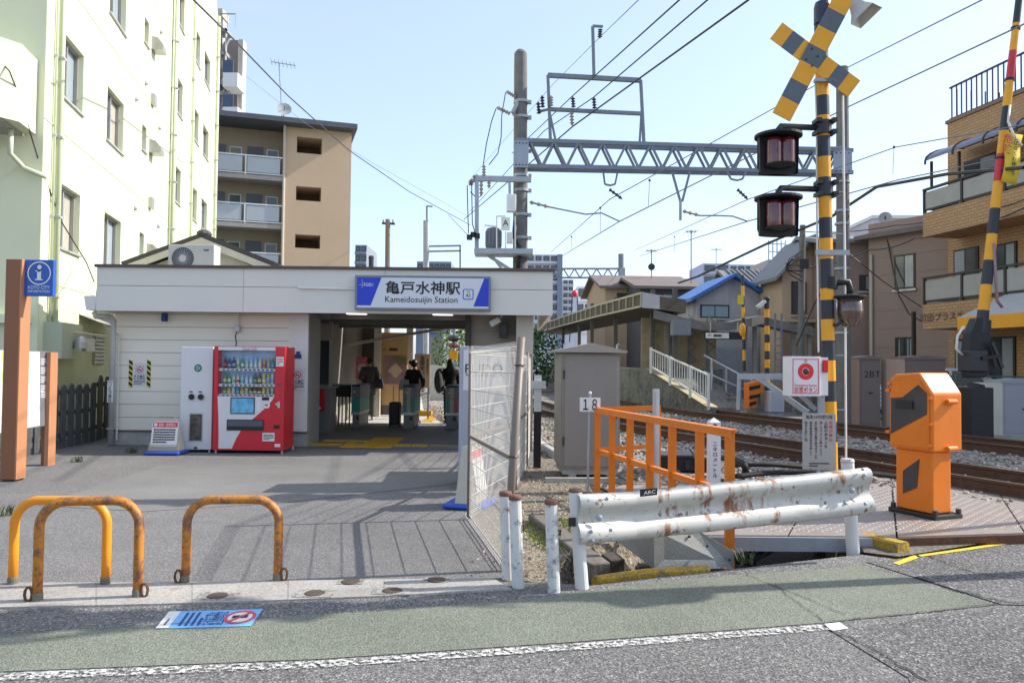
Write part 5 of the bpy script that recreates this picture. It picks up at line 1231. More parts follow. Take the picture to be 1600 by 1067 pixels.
# stepping plates with raised studs
pq = [Gd(1068, 832, ZP), Gd(1375, 838, ZP), Gd(1600, 832, ZP), Gd(1800, 815, ZP), V((8.2, 9.1, ZP)), Gd(1600, 776, ZP), Gd(1530, 765, ZP), Gd(1330, 742, ZP), Gd(1200, 775, ZP)]
sp = thing('checkered_deck', 'rusty checkered steel deck plates around the orange gate machine', 'steel deck', pq[1])
def sub(a, b, c, d, nm='plate'):
    o = MB().extr([a, b, c, d], (0, 0, -.012)).build(nm, PLATE, sp); return o
g_ = lambda x, y: Gd(x, y, ZP)
sub(g_(1070, 835), g_(1230, 836), g_(1262, 782), g_(1150, 792)); sub(g_(1233, 836), g_(1400, 838), g_(1390, 745), g_(1265, 782))
sub(g_(1403, 838), g_(1600, 832), g_(1560, 771), g_(1394, 745)); sub(g_(1603, 832), g_(1900, 815), V((8.6, 9.6, ZP)), g_(1563, 771))
stm = MB(); 
ex, ey = VV, U
org = g_(1400, 838)
for i in range(-14, 60):
    for j in range(0, 46):
        c = V((2.2 + i * .062, 6.45 + j * .062, ZP))
        # keep studs on the deck
        pxl = c.x / c.y * 1200 + 800
        if c.y < 6.62 or c.y > 10.2 - max(0, pxl - 1330) * .0085 or pxl < 1160 + (c.y - 6.6) * 20 or pxl > 1640 or proj(c)[1] > 830.5 - max(0, pxl - 1400) * .03: continue
        a = R(45 if (i + j) % 2 else -45); d = V((math.cos(a), math.sin(a), 0)) * .021; s = V((-d.y, d.x, 0)) * .28
        stm.add([c - d - s, c + d - s, c + d + s, c - d + s, c + V((0, 0, .004))], [(0, 1, 4), (1, 2, 4), (2, 3, 4), (3, 0, 4)])
o = stm.build('raised_studs', mat('stud_steel', (.4, .36, .33), .4, .4, var=.1), sp); o['kind'] = 'stuff'
a0_, a1_ = g_(1068, 836), g_(1402, 839)
for a_, b_ in ((g_(1404, 839), g_(1600, 833)), (g_(1600, 833), g_(1900, 816))): MB().extr([a_ - V((0, 0, .012)), b_ - V((0, 0, .012)), b_ - V((0, 0, .13)), a_ - V((0, 0, .13))], (0, .03, 0)).build('edge_beam', RUST, sp)
MB().extr([a0_ - V((0, 0, .012)), a1_ - V((0, 0, .012)), a1_ - V((0, 0, .13)), a0_ - V((0, 0, .13))], (0, .03, 0)).build('edge_beam', STEEL, sp)
for x_ in (1075, 1180, 1290, 1400, 1500, 1590): c = g_(x_, 828); MB().box(c.x - .04, c.x + .04, c.y + .1, c.y + .18, -.62, ZP - .013).build('support', DARK, sp)
# upright checker plate
up_ = thing('upright_checker_plate', 'grey checkered steel plate standing upright in the pit below the guard rail', 'steel plate', Gd(1050, 885))
DPL = mat('diamond_plate_grey', (.3, .3, .29), .45, .35, var=.12, vs=5); plate_bump(DPL)
q4 = [A(962, 846, 6.25), A(1022, 884, 5.95), A(1146, 886, 6.1), A(1146, 866, 6.1), A(1108, 838, 6.15), A(1020, 818, 6.1)]
q4 = [A(1022, 888, 6.0), A(1147, 888, 6.15), A(1147, 862, 6.15), A(1090, 828, 6.15), A(1022, 828, 6.0)]
MB().extr(q4, (0, .015, 0)).build('front_sheet', DPL, up_)
MB().extr([A(955, 838, 6.6), A(1021, 888, 6.0), A(1021, 828, 6.0), A(958, 812, 6.6)], (.012, .004, 0)).build('side_sheet', DPL, up_)
for px, py in ((1077, 838), (1105, 853), (1140, 874), (1030, 836)): MB().sph(A(px, py, 6.1), .012, .01, .012, 8, 4).build('bolt', DARK, up_)
# orange railing
orr = thing('orange_railing', 'bright orange painted steel railing behind the guard rail', 'railing', Gd(1040, 770))
OR2 = mat('railing_orange', (.72, .19, .012), .45, var=.1, vs=4, dirt=(.25, .07, .02), da=.12, ds=14)
rl0 = A(933, 637, 9.3); rl1 = A(1147, 672, 6.3)          # ends of the handrail
def rp(t): return rl0.lerp(rl1, t)
zr = .0
def tt(px):                                               # parameter of the rail under a pixel column
    lo, hi = 0., 1.
    for _ in range(40):
        m = (lo + hi) / 2; p = rp(m)
        if p.x / p.y * 1200 + 800 < px: lo = m
        else: hi = m
    return lo
MB().bar(rl0, rl1, .07, .012).build('top_rail', OR2, orr); MB().bar(rl0 - V((.03, 0, .03)), rl1 - V((.03, 0, .03)), .012, .065).build('top_rail_web', OR2, orr)
m0 = A(936, 702, 9.3); m1 = A(1147, 768, 6.3)
MB().bar(m0, m1, .05, .01).build('mid_rail', OR2, orr); MB().bar(m0 - V((.02, 0, .025)), m1 - V((.02, 0, .025)), .01, .05).build('mid_rail_web', OR2, orr)
for px in (935, 958, 986, 1017, 1052, 1095, 1142):
    p = rp(tt(px)); zb = .0 if px < 1140 else -.35
    MB().box(p.x - .035, p.x + .035, p.y - .005, p.y + .005, zb, p.z - .007).build('upright', OR2, orr); MB().box(p.x - .035, p.x - .026, p.y + .0051, p.y + .055, zb, p.z - .007).build('upright_flange', OR2, orr)
e1, e2 = A(933, 640, 9.3), A(1029, 637, 9.35)
MB().bar(e1, e2, .012, .06).build('end_rail', OR2, orr); MB().bar(A(938, 703, 9.3), A(1017, 697, 9.35), .012, .05).build('end_rail', OR2, orr)
MB().box(e2.x - .03, e2.x + .03, e2.y, e2.y + .01, 0, e2.z + .03).build('end_upright', OR2, orr)
MB().poly([Gd(930, 757, .02), Gd(1120, 757, .02), Gd(1160, 800, .02), Gd(965, 775, .02)]).build('walkway_plate', PLATE, orr)
# ---------------------------------------------------------------- number sign, posts
g = Gd(918, 770); ns = thing('number_sign', 'small white sign reading 18 on a thin grey post', 'sign', g)
MB().cyl(V((g.x, g.y, -.05)), A(922, 617, g.y), .016, n=8).build('post', STEEL, ns)
c = A(922, 632, g.y - .03); MB().box(c.x - .125, c.x + .125, c.y - .004, c.y, c.z - .085, c.z + .085).build('plate', WHITE, ns)
txt('１８', (c.x + .0, c.y - .008, c.z), .17, INK, ns, width=.17)
MB().sph(A(922, 614, g.y), .022).build('knob', WHITE, ns)
kp = A(1115, 760, 8.6); zt = ZA(1113, 652, 8.6)
km = thing('kilometre_post', 'square white kilometre post with black figures behind the orange railing', 'marker post', (kp.x, 8.6, 0))
w = .062
MB().add([(kp.x - w, 8.6 - w, -.1), (kp.x + w, 8.6 - w, -.1), (kp.x + w, 8.6 + w, -.1), (kp.x - w, 8.6 + w, -.1), (kp.x - w, 8.6 - w, zt - .05), (kp.x + w, 8.6 - w, zt - .05), (kp.x + w, 8.6 + w, zt - .05), (kp.x - w, 8.6 + w, zt - .05), (kp.x, 8.6, zt)],
         [(0, 1, 5, 4), (1, 2, 6, 5), (2, 3, 7, 6), (3, 0, 4, 7), (4, 5, 8), (5, 6, 8), (6, 7, 8), (7, 4, 8)]).build('post', mat('post_bright_white', (.7, .7, .7), .5, var=.05), km)
vtxt('亀戸', (kp.x, 8.6 - w - .003, zt - .06), .055, INK, km); vtxt('二キロメートル', (kp.x, 8.6 - w - .003, zt - .26), .055, INK, km)
tpx = A(1025, 700, 9.0); tag(MB().box(tpx.x - .035, tpx.x + .035, 8.98, 9.05, 0, ZA(1022, 608, 9.0)).box(tpx.x - .015, tpx.x + .015, 8.96, 8.979, .1, ZA(1022, 611, 9.0)).build('steel_stake', mat('pale_steel', (.55, .56, .58), .4, .3), None), 'pale steel channel stake standing inside the orange railing', 'stake')
wx = A(840, 640, 11.5); cp = thing('white_cross_post', 'short white cross shaped post with a black foot by the ballast', 'marker post', (wx.x, 11.5, 0))
MB().box(wx.x - .055, wx.x + .055, 11.5, 11.56, ZA(840, 643, 11.5), ZA(840, 586, 11.5)).build('post', WHITE, cp); MB().box(wx.x - .055, wx.x + .055, 11.5, 11.56, 0, ZA(840, 643, 11.5) - .001).build('foot', BLACK, cp)
MB().box(wx.x - .11, wx.x + .12, 11.47, 11.499, ZA(840, 607, 11.5), ZA(840, 595, 11.5)).build('arm', WHITE, cp)
# ---------------------------------------------------------------- relay cabinet
CAB = mat('cabinet_taupe', (.25, .225, .2), .55, var=.06, dirt=(.18, .16, .14), da=.1, streak=True); CABL = mat('cabinet_taupe_lit', (.33, .29, .25), .55, var=.06)  # second taupe is a lighter copy: light on side and lid put into colour
cg = Gd(880, 735); Yc = 10.4
cx0, cxm, cx1 = XA(856, Yc + .25), XA(879, Yc), XA(970, Yc)
zc0, zc1 = .14, ZA(920, 552, Yc)
rcb = thing('relay_cabinet', 'big taupe steel relay cabinet with a shallow pitched lid', 'cabinet', ((cxm + cx1) / 2, Yc + .4, 0))
CM = frame((cxm, Yc, 0), V((1, .06, 0))); W = cx1 - cxm; D = .85
MB(CM).box(0, W, 0, D, zc0, zc1).build('body', CAB, rcb)
MB(CM).box(.03, W - .03, -.015, -.001, zc0 + .03, zc1 - .02).build('door', CAB, rcb, bevel=.006)
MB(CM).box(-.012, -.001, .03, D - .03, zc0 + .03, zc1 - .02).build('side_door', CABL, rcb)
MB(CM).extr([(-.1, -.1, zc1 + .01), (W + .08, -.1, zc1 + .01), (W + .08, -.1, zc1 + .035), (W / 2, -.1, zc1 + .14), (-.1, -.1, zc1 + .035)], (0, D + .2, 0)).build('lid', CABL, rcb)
for z_ in (.45, 1.35): MB(CM).cyl((.02, -.02, z_), (.02, -.02, z_ + .12), .012, n=8).build('hinge', DARK, rcb)
MB(CM).cyl((W - .06, -.04, .85), (W - .06, -.015, .85), .03, n=12).build('handle', DARK, rcb)
for x_ in (.1, W / 2, W - .1):
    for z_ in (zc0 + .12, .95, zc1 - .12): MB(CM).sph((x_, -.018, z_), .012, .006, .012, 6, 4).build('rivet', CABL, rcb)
for x_ in (.03, W - .03): MB(CM).tube([(x_, .1, zc1 + .06), (x_, .1, zc1 + .12), (x_ + .03, .1, zc1 + .13)], .012, 6).build('lifting_eye', STEEL, rcb)
MB(CM).box(.02, W - .02, .03, D, .06, zc0 - .001).box(.1, .2, .0, .2, -.1, .0599).build('plinth', CONC, rcb)
MB(CM).box(-.25, W + .1, -.3, -.22, -.1, .06).build('plinth_kerb', CONC, rcb)
bar_on('track_kerb', 'low concrete kerb between the soil and the ballast beside the station', 'kerb', [(830, 690), (870, 716)], .14, .12, CONC)
# ---------------------------------------------------------------- cables and conduits
def cable(lab, pts, r_, m=RUBBER, ribbed=False):
    P = [V(p) for p in pts]; Q = []
    for i in range(len(P) - 1):
        p0, p1, p2, p3 = P[max(0, i - 1)], P[i], P[i + 1], P[min(len(P) - 1, i + 2)]
        for k in range(10):
            t = k / 10; Q.append(.5 * ((2 * p1) + (p2 - p0) * t + (2 * p0 - 5 * p1 + 4 * p2 - p3) * t * t + (3 * p1 - p0 - 3 * p2 + p3) * t ** 3))
    Q.append(P[-1])
    if ribbed:
        Z = []; rr = []
        L = sum((b - a).length for a, b in zip(Q[:-1], Q[1:])); n_ = int(L / .012)
        import bisect
        acc = [0]
        for a, b in zip(Q[:-1], Q[1:]): acc.append(acc[-1] + (b - a).length)
        for i in range(n_ + 1):
            s = L * i / n_; j = min(len(Q) - 2, max(0, bisect.bisect(acc, s) - 1)); f = (s - acc[j]) / max(1e-6, acc[j + 1] - acc[j]); Z.append(Q[j].lerp(Q[j + 1], f)); rr.append(r_ * (1 if i % 2 else .86))
        return tag(MB().tube(Z, rr, 8).build('corrugated_conduit', m), lab, 'conduit')
    return tag(MB().tube(Q, r_, 8).build('cable', m, smooth=True), lab, 'cable')
cable('black cable curving out from under the deck into the pit', [Gd(1290, 818, .05), Gd(1262, 832, .02), Gd(1225, 848, -.05), Gd(1190, 866, -.1), Gd(1165, 876, -.12), Gd(1140, 874, -.15)], .032)
cable('ribbed black conduit running over the ballast to the gate machine', [Gd(1150, 744, .2), Gd(1200, 739, .2), Gd(1260, 738, .22), Gd(1330, 740, .22), Gd(1365, 740, .2), Gd(1412, 746, .14)], .034, ribbed=True)
cable('thick black cable loop behind the white kilometre post', [Gd(1128, 715, .2), Gd(1150, 718, .32), Gd(1163, 728, .3), Gd(1165, 742, .15)], .045)
cable('black cable lying along the ballast behind the loop', [Gd(1140, 727, .22), Gd(1200, 726, .24), Gd(1260, 730, .2)], .03)
cable('grey cable hanging down to the soil beside the cabinet', [A(985, 705, 10.2), Gd(975, 735, .25), Gd(965, 742, .1), Gd(985, 752, .05)], .02, GSTEEL)
jb = thing('trackside_box', 'low black junction box lying on the ballast inside the orange railing', 'junction box', Gd(1060, 735, .1))
g = Gd(1062, 735, .12); MB().box(g.x - .38, g.x + .38, g.y, g.y + .5, .1, .3).build('box', BLACK, jb, bevel=.02); MB().box(g.x - .42, g.x + .3, g.y - .02, g.y + .5, .3, .33).build('lid', mat('dark_plum_metal', (.06, .05, .055), .5), jb)
for dx in (-.3, -.1, .1, .3): MB().box(g.x + dx - .03, g.x + dx + .03, g.y - .03, g.y - .001, .14, .26).build('clip', DARK, jb)
for i, (xa, ya, xb, yb) in enumerate([(1030, 700, 1003, 742), (1078, 700, 1106, 735)]):
    cable(('slack grey cable dropping beside the low black box, by the steel stake', 'slack grey cable dropping beside the low black box, by the kilometre post')[i], [Gd(xa, ya, .5), Gd((xa + xb) / 2, (ya + yb) / 2 + 5, .25), Gd(xb, yb, .1)], .018, GSTEEL)
# dry grass and litter on the soil
rg = random.Random(11); mb = MB()
for i in range(900):
    p = V((rg.uniform(-.2, 2.0), rg.uniform(5.9, 11), .004)); u = (p.y - 5.6) / 5.4
    if p.x < -.35 + .1 * u * 4 or p.x > .45 + 1.6 * u or (p.x < .12 and p.y > 9): continue
    a = rg.uniform(0, 6.28); l = rg.uniform(.05, .22); d = V((math.cos(a), math.sin(a), rg.uniform(-.02, .35))); s = V((-d.y, d.x, 0)) * .0022
    mb.add([p - s, p + s, p + d * l + s * .3, p + d * l - s * .3], [(0, 1, 2, 3)])
o = mb.build('dry_grass', mat('straw', (.42, .34, .2), .8, var=.2)); o['kind'] = 'stuff'; o['label'] = 'dry straw scattered over the soil beside the fence'
mo = MB()
for i in range(900):
    a = rg.uniform(0, 6.28); r_ = rg.random() ** .6; p = V((.42 + .3 * r_ * math.cos(a), 7.1 + .75 * r_ * math.sin(a), .003)); h = rg.uniform(.01, .03); b_ = rg.uniform(0, 6.28); d = V((math.cos(b_), math.sin(b_), 0)) * .012
    mo.add([p - d, p + d, p + V((d.x * .5, d.y * .5, h))], [(0, 1, 2)])
o = mo.build('moss', mat('moss_green', (.2, .24, .03), .9, var=.4, vs=9)); o['kind'] = 'stuff'; o['label'] = 'yellow green moss patch on the soil by the bollards'
def soilst(r_):
    p = V((r_.uniform(-.3, 2.2), r_.uniform(5.6, 12), 0)); u = (p.y - 5.6) / 6
    if p.x < -.35 + .5 * u or p.x > .5 + 1.5 * u: return None
    return p
stones('soil_pebbles', 'small pebbles lying on the soil beside the mesh fence', 900, soilst, 21, .008, .022)
# ================================================================= level crossing signal
YC = 10.0
SYL = mat('signal_stripe_yellow', (.78, .36, .02), .4, var=.06, dirt=(.4, .2, .03), da=.12, ds=8); SBK = mat('signal_stripe_black', (.03, .035, .05), .45, var=.1)
SGY = mat('signal_stripe_faded', (.1, .125, .15), .5, var=.1)
cs = thing('crossing_signal', 'yellow and black striped level crossing signal with crossed boards and red lamps', 'crossing signal', A(1300, 757, YC))
def pxp(y): return 1299 - (745 - y) * .0235
ys = [800, 690, 658, 627, 595, 563, 532, 499, 469, 451, 405, 373, 341, 308, 278, 246, 214, 182, 151, 100, 40]
for i in range(len(ys) - 1):
    a, b = A(pxp(ys[i]), ys[i], YC), A(pxp(ys[i + 1]), ys[i + 1], YC)
    MB().cyl(a, b, .083, n=20).build('pole_band', (SYL if i % 2 == 0 else SBK), cs, smooth=False)
# bell on top
MB().lathe(A(1286, 40, YC), [(.075, -.1), (.085, 0), (.115, .02), (.115, .24), (.1, .3), (.03, .34)], 20).build('bell', mat('bell_navy', (.03, .04, .08), .4, var=.15), cs, smooth=False)
# crossed boards
def board(ends, segs, w, off, nm):
    a, b = A(*ends[0], YC - .14 - off), A(*ends[1], YC - .14 - off); d = (b - a); L = d.length; u = d.normalized(); n_ = V((0, 1, 0)); s = n_.cross(u).normalized() * (w / 2); x = 0
    for f, m in segs:
        p, q = a + d * x, a + d * (x + f); x += f
        MB().extr([p - s, q - s, q + s, p + s], (0, .012, 0)).build(nm, m, cs)
board(((1213, 48), (1335, 139)), [(.14, SYL), (.15, SGY), (.16, SYL), (.13, SGY), (.14, SYL), (.14, SGY), (.14, SYL)], .265, 0, 'crossed_board')
board(((1221, 183), (1319, -4)), [(.14, SYL), (.15, SGY), (.15, SYL), (.14, SGY), (.15, SYL), (.15, SGY), (.12, SYL)], .255, .02, 'crossed_board')
for dx, dy in ((0, -12), (9, 0), (-9, 5), (0, 15)): MB().sph(A(1269 + dx, 88 + dy, YC - .175), .013, .01, .013, 8, 4).build('bolt', BLACK, cs)
MB().box(A(1268, 128, YC).x, A(1300, 128, YC).x, YC - .14, YC - .06, A(1268, 133, YC).z, A(1268, 128, YC).z).build('board_bracket', STEEL, cs)
# lamp pairs hung on arms
LENS = mat('dark_red_lens', (.12, .015, .02), .12, var=.5, vs=18, spec=.7, coat=.5)
def lamp(px, py):
    c = A(px, py, YC - .1)        # centre of the lens
    h, rx = .24, .255
    arm_y = c.z + h + .13
    pole = A(pxp(py - 45), py - 45, YC)
    P = [V((pole.x, YC, arm_y)), V((c.x + .12, YC - .05, arm_y)), V((c.x + .04, YC - .09, arm_y - .01)), V((c.x, YC - .1, arm_y - .06)), V((c.x, YC - .1, c.z + h))]
    am = MB().tube(P, .04, 12).build('lamp_arm', DARK, cs, smooth=True)
    MB().cyl(V((pole.x, YC, arm_y - .09)), V((pole.x, YC, arm_y + .09)), .105, n=16).build('clamp', DARK, am)
    for s in (-.1, .1): MB().box(pole.x + s - .03, pole.x + s + .03, YC - .14, YC + .05, arm_y - .1, arm_y - .05).box(pole.x + s - .03, pole.x + s + .03, YC - .14, YC + .05, arm_y + .05, arm_y + .1).build('clamp_lug', DARK, am)
    ld = MB().cyl(V((c.x, YC - .1, c.z + h - .03)), V((c.x, YC - .1, c.z + h)), .3, n=28).build('lamp_hood', BLACK, am)
    # curved back shield, open to the front
    pts = []
    nseg = 18; vs = []
    for i in range(nseg + 1):
        a = R(-15 + 210 * i / nseg); x, y = math.cos(a) * .265, math.sin(a) * .15
        edge = (abs(i - nseg / 2) / (nseg / 2))
        vs += [V((c.x + x, YC - .1 + y, c.z + h - .03)), V((c.x + x * .96, YC - .1 + y, c.z - h - .02))]
    MB().add(vs, [(2 * i, 2 * i + 1, 2 * i + 3, 2 * i + 2) for i in range(nseg)]).build('back_shield', BLACK, am)
    # shield plate with rounded lower corners behind the lens
    pl_ = [(-.265, h - .03), (.265, h - .03), (.265, -h + .06), (.24, -h), (.19, -h - .035), (0, -h - .02), (-.19, -h - .035), (-.24, -h), (-.265, -h + .06)]
    MB().extr([(c.x + x, YC - .085, c.z + z) for x, z in pl_], (0, .02, 0)).build('shield_plate', BLACK, am)
    for s in (-.075, .09):
        MB().lathe((c.x + s, YC - .17, c.z - .17), [(.095, 0), (.1, .02), (.1, .3), (.09, .345)], 20).build('lens', LENS, am, smooth=True)
    MB().lathe((c.x, YC - .17, c.z - .21), [(.02, 0), (.19, .035), (.2, .045)], 20).build('lens_cup', DARK, am)
lamp(1216, 240); lamp(1216, 337)
# smoked bell lamp lower down on the right
c = A(1328, 487, YC - .05)
am = MB().tube([A(1296, 442, YC), A(1312, 441, YC - .03), A(1325, 441, YC - .05), V((c.x, c.y, A(1325, 452, YC).z)), V((c.x, c.y, c.z + .2))], .045, 12).build('lamp_arm', BLACK, cs, smooth=True)
MB().cyl(A(1296, 452, YC), A(1296, 433, YC), .1, n=16).build('clamp', BLACK, am)
MB().lathe((c.x, c.y, c.z + .17), [(.15, 0), (.2, .015), (.2, .035), (.05, .06)], 24).build('lamp_hood', BLACK, am)
MB().lathe((c.x, c.y, c.z - .2), [(.05, 0), (.1, .02), (.15, .1), (.165, .2), (.165, .37)], 24).build('smoked_lens', mat('smoked_lens', (.09, .055, .045), .08, var=.4, vs=14, spec=.8, coat=.6), am, smooth=True)
MB().tube([A(1297, 507, YC - .02), A(1308, 508, YC - .1), A(1314, 503, YC - .1)], .025, 8).build('cable_gland', DARK, cs)
MB().cyl(A(1290, 400, YC), A(1290, 392, YC), .1, n=18).box(A(1270, 396, YC).x, A(1322, 396, YC).x, YC - .11, YC - .09, A(1270, 400, YC).z, A(1270, 392, YC).z).build('collar', STEEL, cs)
# thin conduits beside the pole
MB().tube([A(1274, 130, YC), A(1276, 190, YC), A(1276, 300, YC), A(1279, 550, YC - .02)], .012, 6).build('conduit', WHITE, cs)
MB().tube([A(1317, 150, YC + .05), A(1320, 400, YC + .05), A(1322, 735, YC + .05)], .014, 6).build('conduit', WHITE, cs)
for y_ in (230, 300, 365, 470, 555, 640): MB().bar(A(1320 - (560 - y_) * .01, y_, YC + .03), A(pxp(y_) + 4, y_, YC + .03), .012).build('conduit_clip', STEEL, cs)
# megaphone speaker above
hs = thing('horn_speaker', 'white square horn loudspeaker pointing down beside the crossed boards', 'loudspeaker', A(1345, 20, YC))
d = (A(1362, 36, YC - .15) - A(1325, -6, YC)).normalized(); o_ = A(1328, -4, YC); x_ = d.orthogonal().normalized(); y_ = d.cross(x_); vs = []; 
for t, s in ((0, .05), (.12, .07), (.25, .11), (.36, .17)):
    vs += [o_ + d * t + x_ * (s * a) + y_ * (s * b) for a, b in ((-1, -1), (1, -1), (1, 1), (-1, 1))]
for t, s in ((.35, .16), (.2, .07)): vs += [o_ + d * t + x_ * (s * a) + y_ * (s * b) for a, b in ((-1, -1), (1, -1), (1, 1), (-1, 1))]
MB().add(vs, [(4 * i + j, 4 * i + (j + 1) % 4, 4 * i + 4 + (j + 1) % 4, 4 * i + 4 + j) for i in range(5) for j in range(4)] + [(23, 22, 21, 20)]).build('horn', mat('speaker_white', (.5, .5, .47), .5), hs)
MB().bar(A(1300, 2, YC), A(1330, 0, YC), .04).build('bracket', STEEL, hs)
# ---------------------------------------------------------------- emergency button box
eb = thing('emergency_button_box', 'white emergency button box with a red ring on the crossing signal pole', 'emergency button', A(1265, 590, 9.7))
Ye = 9.7; a, b = A(1235, 619, Ye), A(1285, 557, Ye)
EM = frame((a.x, Ye, 0), V((1, .1, 0))); W = b.x - a.x
EW = mat('box_white', (.7, .7, .72), .4, var=.03)
MB(EM).box(0, W, 0, .22, a.z, b.z).build('box', EW, eb, bevel=.008)
MB(EM).box(W + .001, W + .11, .03, .2, a.z + .01, b.z - .01).build('side_case', EW, eb)
MB(EM).box(W + .03, W + .1, -.005, .028, b.z - .2, b.z - .04).build('red_lamp', RED, eb, bevel=.01)
h_ = b.z - a.z; mid = a.z + h_ * .62
rx, uz = EM.to_3x3() @ V((1, 0, 0)), V((0, 0, 1)); E_ = lambda x, z, o=.003: EM @ V((x, -o, z))
fb_ = MB(EM); t_ = .008
for x0_, x1_, z0_, z1_ in ((.03, W - .03, a.z + .035, a.z + .035 + t_), (.03, W - .03, b.z - .04, b.z - .04 + t_), (.03, .03 + t_, a.z + .035 + t_, b.z - .04), (W - .03 - t_, W - .03, a.z + .035 + t_, b.z - .04)): fb_.box(x0_, x1_, -.004, -.001, z0_, z1_)
fb_.build('red_border', PINKRED, eb)
ringm(E_(W / 2, mid), .05, .105, rx, uz).build('red_ring', mat('bright_red', (.7, .03, .03), .4, var=0), eb)
MB().sph(E_(W / 2, mid, .01), .042, .02, .042, 16, 8).build('button', mat('button_dark_red', (.12, .03, .03), .3), eb)
ringm(E_(W / 2, mid + .135), .008, .018, rx, uz, 16).build('green_mark', mat('green_print', (.05, .35, .15), .5), eb)
txt('Emergency button', E_(W / 2, a.z + .135), .05, PINKRED, eb, right=rx, width=W * .72)
txt('非常ボタン', E_(W / 2, a.z + .08), .08, PINKRED, eb, right=rx, width=W * .76)
# ---------------------------------------------------------------- instruction plate
Ys = 9.62; a, b = A(1254, 733, Ys), A(1306, 646, Ys)
ip = thing('instruction_plate', 'weathered grey instruction plate with vertical Japanese writing below the emergency box', 'sign', ((a.x + b.x) / 2, Ys, a.z))
MB().box(a.x, b.x, Ys, Ys + .006, a.z, b.z).build('plate', mat('plate_grey', (.4, .39, .37), .6, var=.1, dirt=(.28, .27, .25), da=.25, ds=6, streak=True), ip)
W, H_ = b.x - a.x, b.z - a.z; yy = Ys - .003
txt('亀第18号踏切道', (a.x + W / 2, yy, b.z - .045), .05, INK, ip, width=W * .8)
vtxt('非常の時は', (b.x - W * .15, yy, b.z - .09), .05, PINKRED, ip); vtxt('上記のボタンを', (b.x - W * .3, yy, b.z - .09), .047, INK, ip)
for k, s_ in enumerate(('押して下さいの時はして下', '危険踏切名亀戸第号ボタンを', '東武鉄道株式会社を押して', '踏切の危険し等')): vtxt(s_, (b.x - W * (.45 + .15 * k), yy, b.z - .1), .034, INK, ip)
lines((a.x + W * .5, yy, a.z + .06), W * .6, .06, 2, INK, ip, seed=31)
for x_ in (.25, .7):
    for z_ in (a.z + .015, b.z - .012): MB().sph((a.x + W * x_, Ys - .003, z_), .01, .006, .01, 8, 4).build('bolt', STEEL, ip)
MB().box(a.x + W * .45, a.x + W * .55, Ys + .007, Ys + .04, 0, b.z - .02).build('stake', STEEL, ip)
# ---------------------------------------------------------------- galvanised bracket frame behind it
bf = thing('galvanised_bracket', 'galvanised angle bracket with diagonal braces beside the emergency box', 'bracket', A(1210, 640, 9.6))
MB().bar(A(1152, 588, 10.5), A(1262, 588, 10.15), .06, .08).build('arm', STEEL, bf); MB().bar(A(1185, 590, 10.4), A(1262, 645, 10.15), .05, .07).build('brace', STEEL, bf); MB().bar(A(1222, 590, 10.2), A(1275, 640, 10.1), .05, .06).build('brace', STEEL, bf)
MB().bar(A(1155, 588, 10.5), A(1153, 640, 10.5), .04).build('leg', STEEL, bf); MB().box(A(1282, 622, 9.9).x - .04, A(1282, 622, 9.9).x + .04, 9.86, 9.9, 0, A(1282, 622, 9.9).z + .3).build('post', STEEL, bf)
# ---------------------------------------------------------------- orange gate machine
cg = Gd(1458, 813, ZP); MM = MX(((U.x, VV.x, 0, cg.x), (U.y, VV.y, 0, cg.y), (0, 0, 1, ZP), (0, 0, 0, 1)))   # local x away along the track, y to the right across it
gm = thing('crossing_gate_machine', 'bright orange level crossing gate machine standing on the checkered deck', 'gate machine', cg)
zt = ZA(1440, 582, cg.y + .1) - ZP; zs_ = ZA(1455, 707, cg.y) - ZP
DEP, WID = .5, .4
MB(MM).extr([(0, 0, zs_), (0, 0, zt - .2), (.05, 0, zt - .13), (.15, 0, zt), (DEP - .06, 0, zt - .02), (DEP, 0, zt - .08), (DEP, 0, zs_)], (0, WID, 0)).build('upper_case', ORANGE, gm, bevel=.02)
MB(MM).extr([(.03, .03, .05), (DEP - .05, .03, .05), (DEP - .05, WID - .05, .05), (.14, WID - .05, .05), (.03, WID - .12, .05)], (0, 0, zs_ - .051)).build('lower_case', ORANGE, gm, bevel=.015)
MB(MM).box(-.02, DEP + .02, 0, WID - .02, 0, .045).build('base_frame', BLACK, gm, bevel=.01)
for x_, y_ in ((.0, .03), (.0, WID - .06), (DEP - .02, .03), (DEP - .02, WID - .06)): MB(MM).cyl((x_, y_, .046), (x_, y_, .09), .025, n=6).build('anchor_bolt', DARK, gm)
MB(MM).extr([(.03, -.012, zs_ + .03), (.03, -.012, zt - .24), (.14, -.012, zt - .08), (DEP - .05, -.012, zt - .1), (DEP - .03, -.012, zt - .16), (DEP - .03, -.012, zs_ + .03)], (0, .011, 0)).build('door', ORANGE, gm, bevel=.006)
GP = mat('worn_dark_patch', (.055, .05, .05), .5, var=.3, vs=6)
MB(MM).extr([(.05, -.017, zt - .4), (.05, -.017, zt - .2), (.145, -.017, zt - .12), (.33, -.017, zt - .25), (DEP - .035, -.017, zt - .26), (DEP - .035, -.017, zt - .62)], (0, .004, 0)).build('dark_patch', GP, gm)
MB(MM).box(.2, .4, -.03, -.0175, zt - .36, zt - .28).build('peep_window', BLACK, gm)
MB(MM).extr([(.36, .024, .2), (.2, .024, .28), (.17, .024, zs_ - .08), (.36, .024, zs_ - .22)], (0, .005, 0)).build('dark_patch', GP, gm)
for x_, z_ in ((.0, zt - .25), (.0, zt - .5), (.01, zs_ + .06), (DEP - .02, zt - .12)): MB(MM).sph((x_ + .01, -.015, z_), .02, .015, .02, 8, 5).build('latch', ORANGE, gm)
for x_ in (DEP + .01,):
    for z_ in (zt - .2, zt - .62): MB(MM).box(x_ - .03, x_ + .02, -.02, .02, z_, z_ + .03).build('hinge', ORANGE, gm)
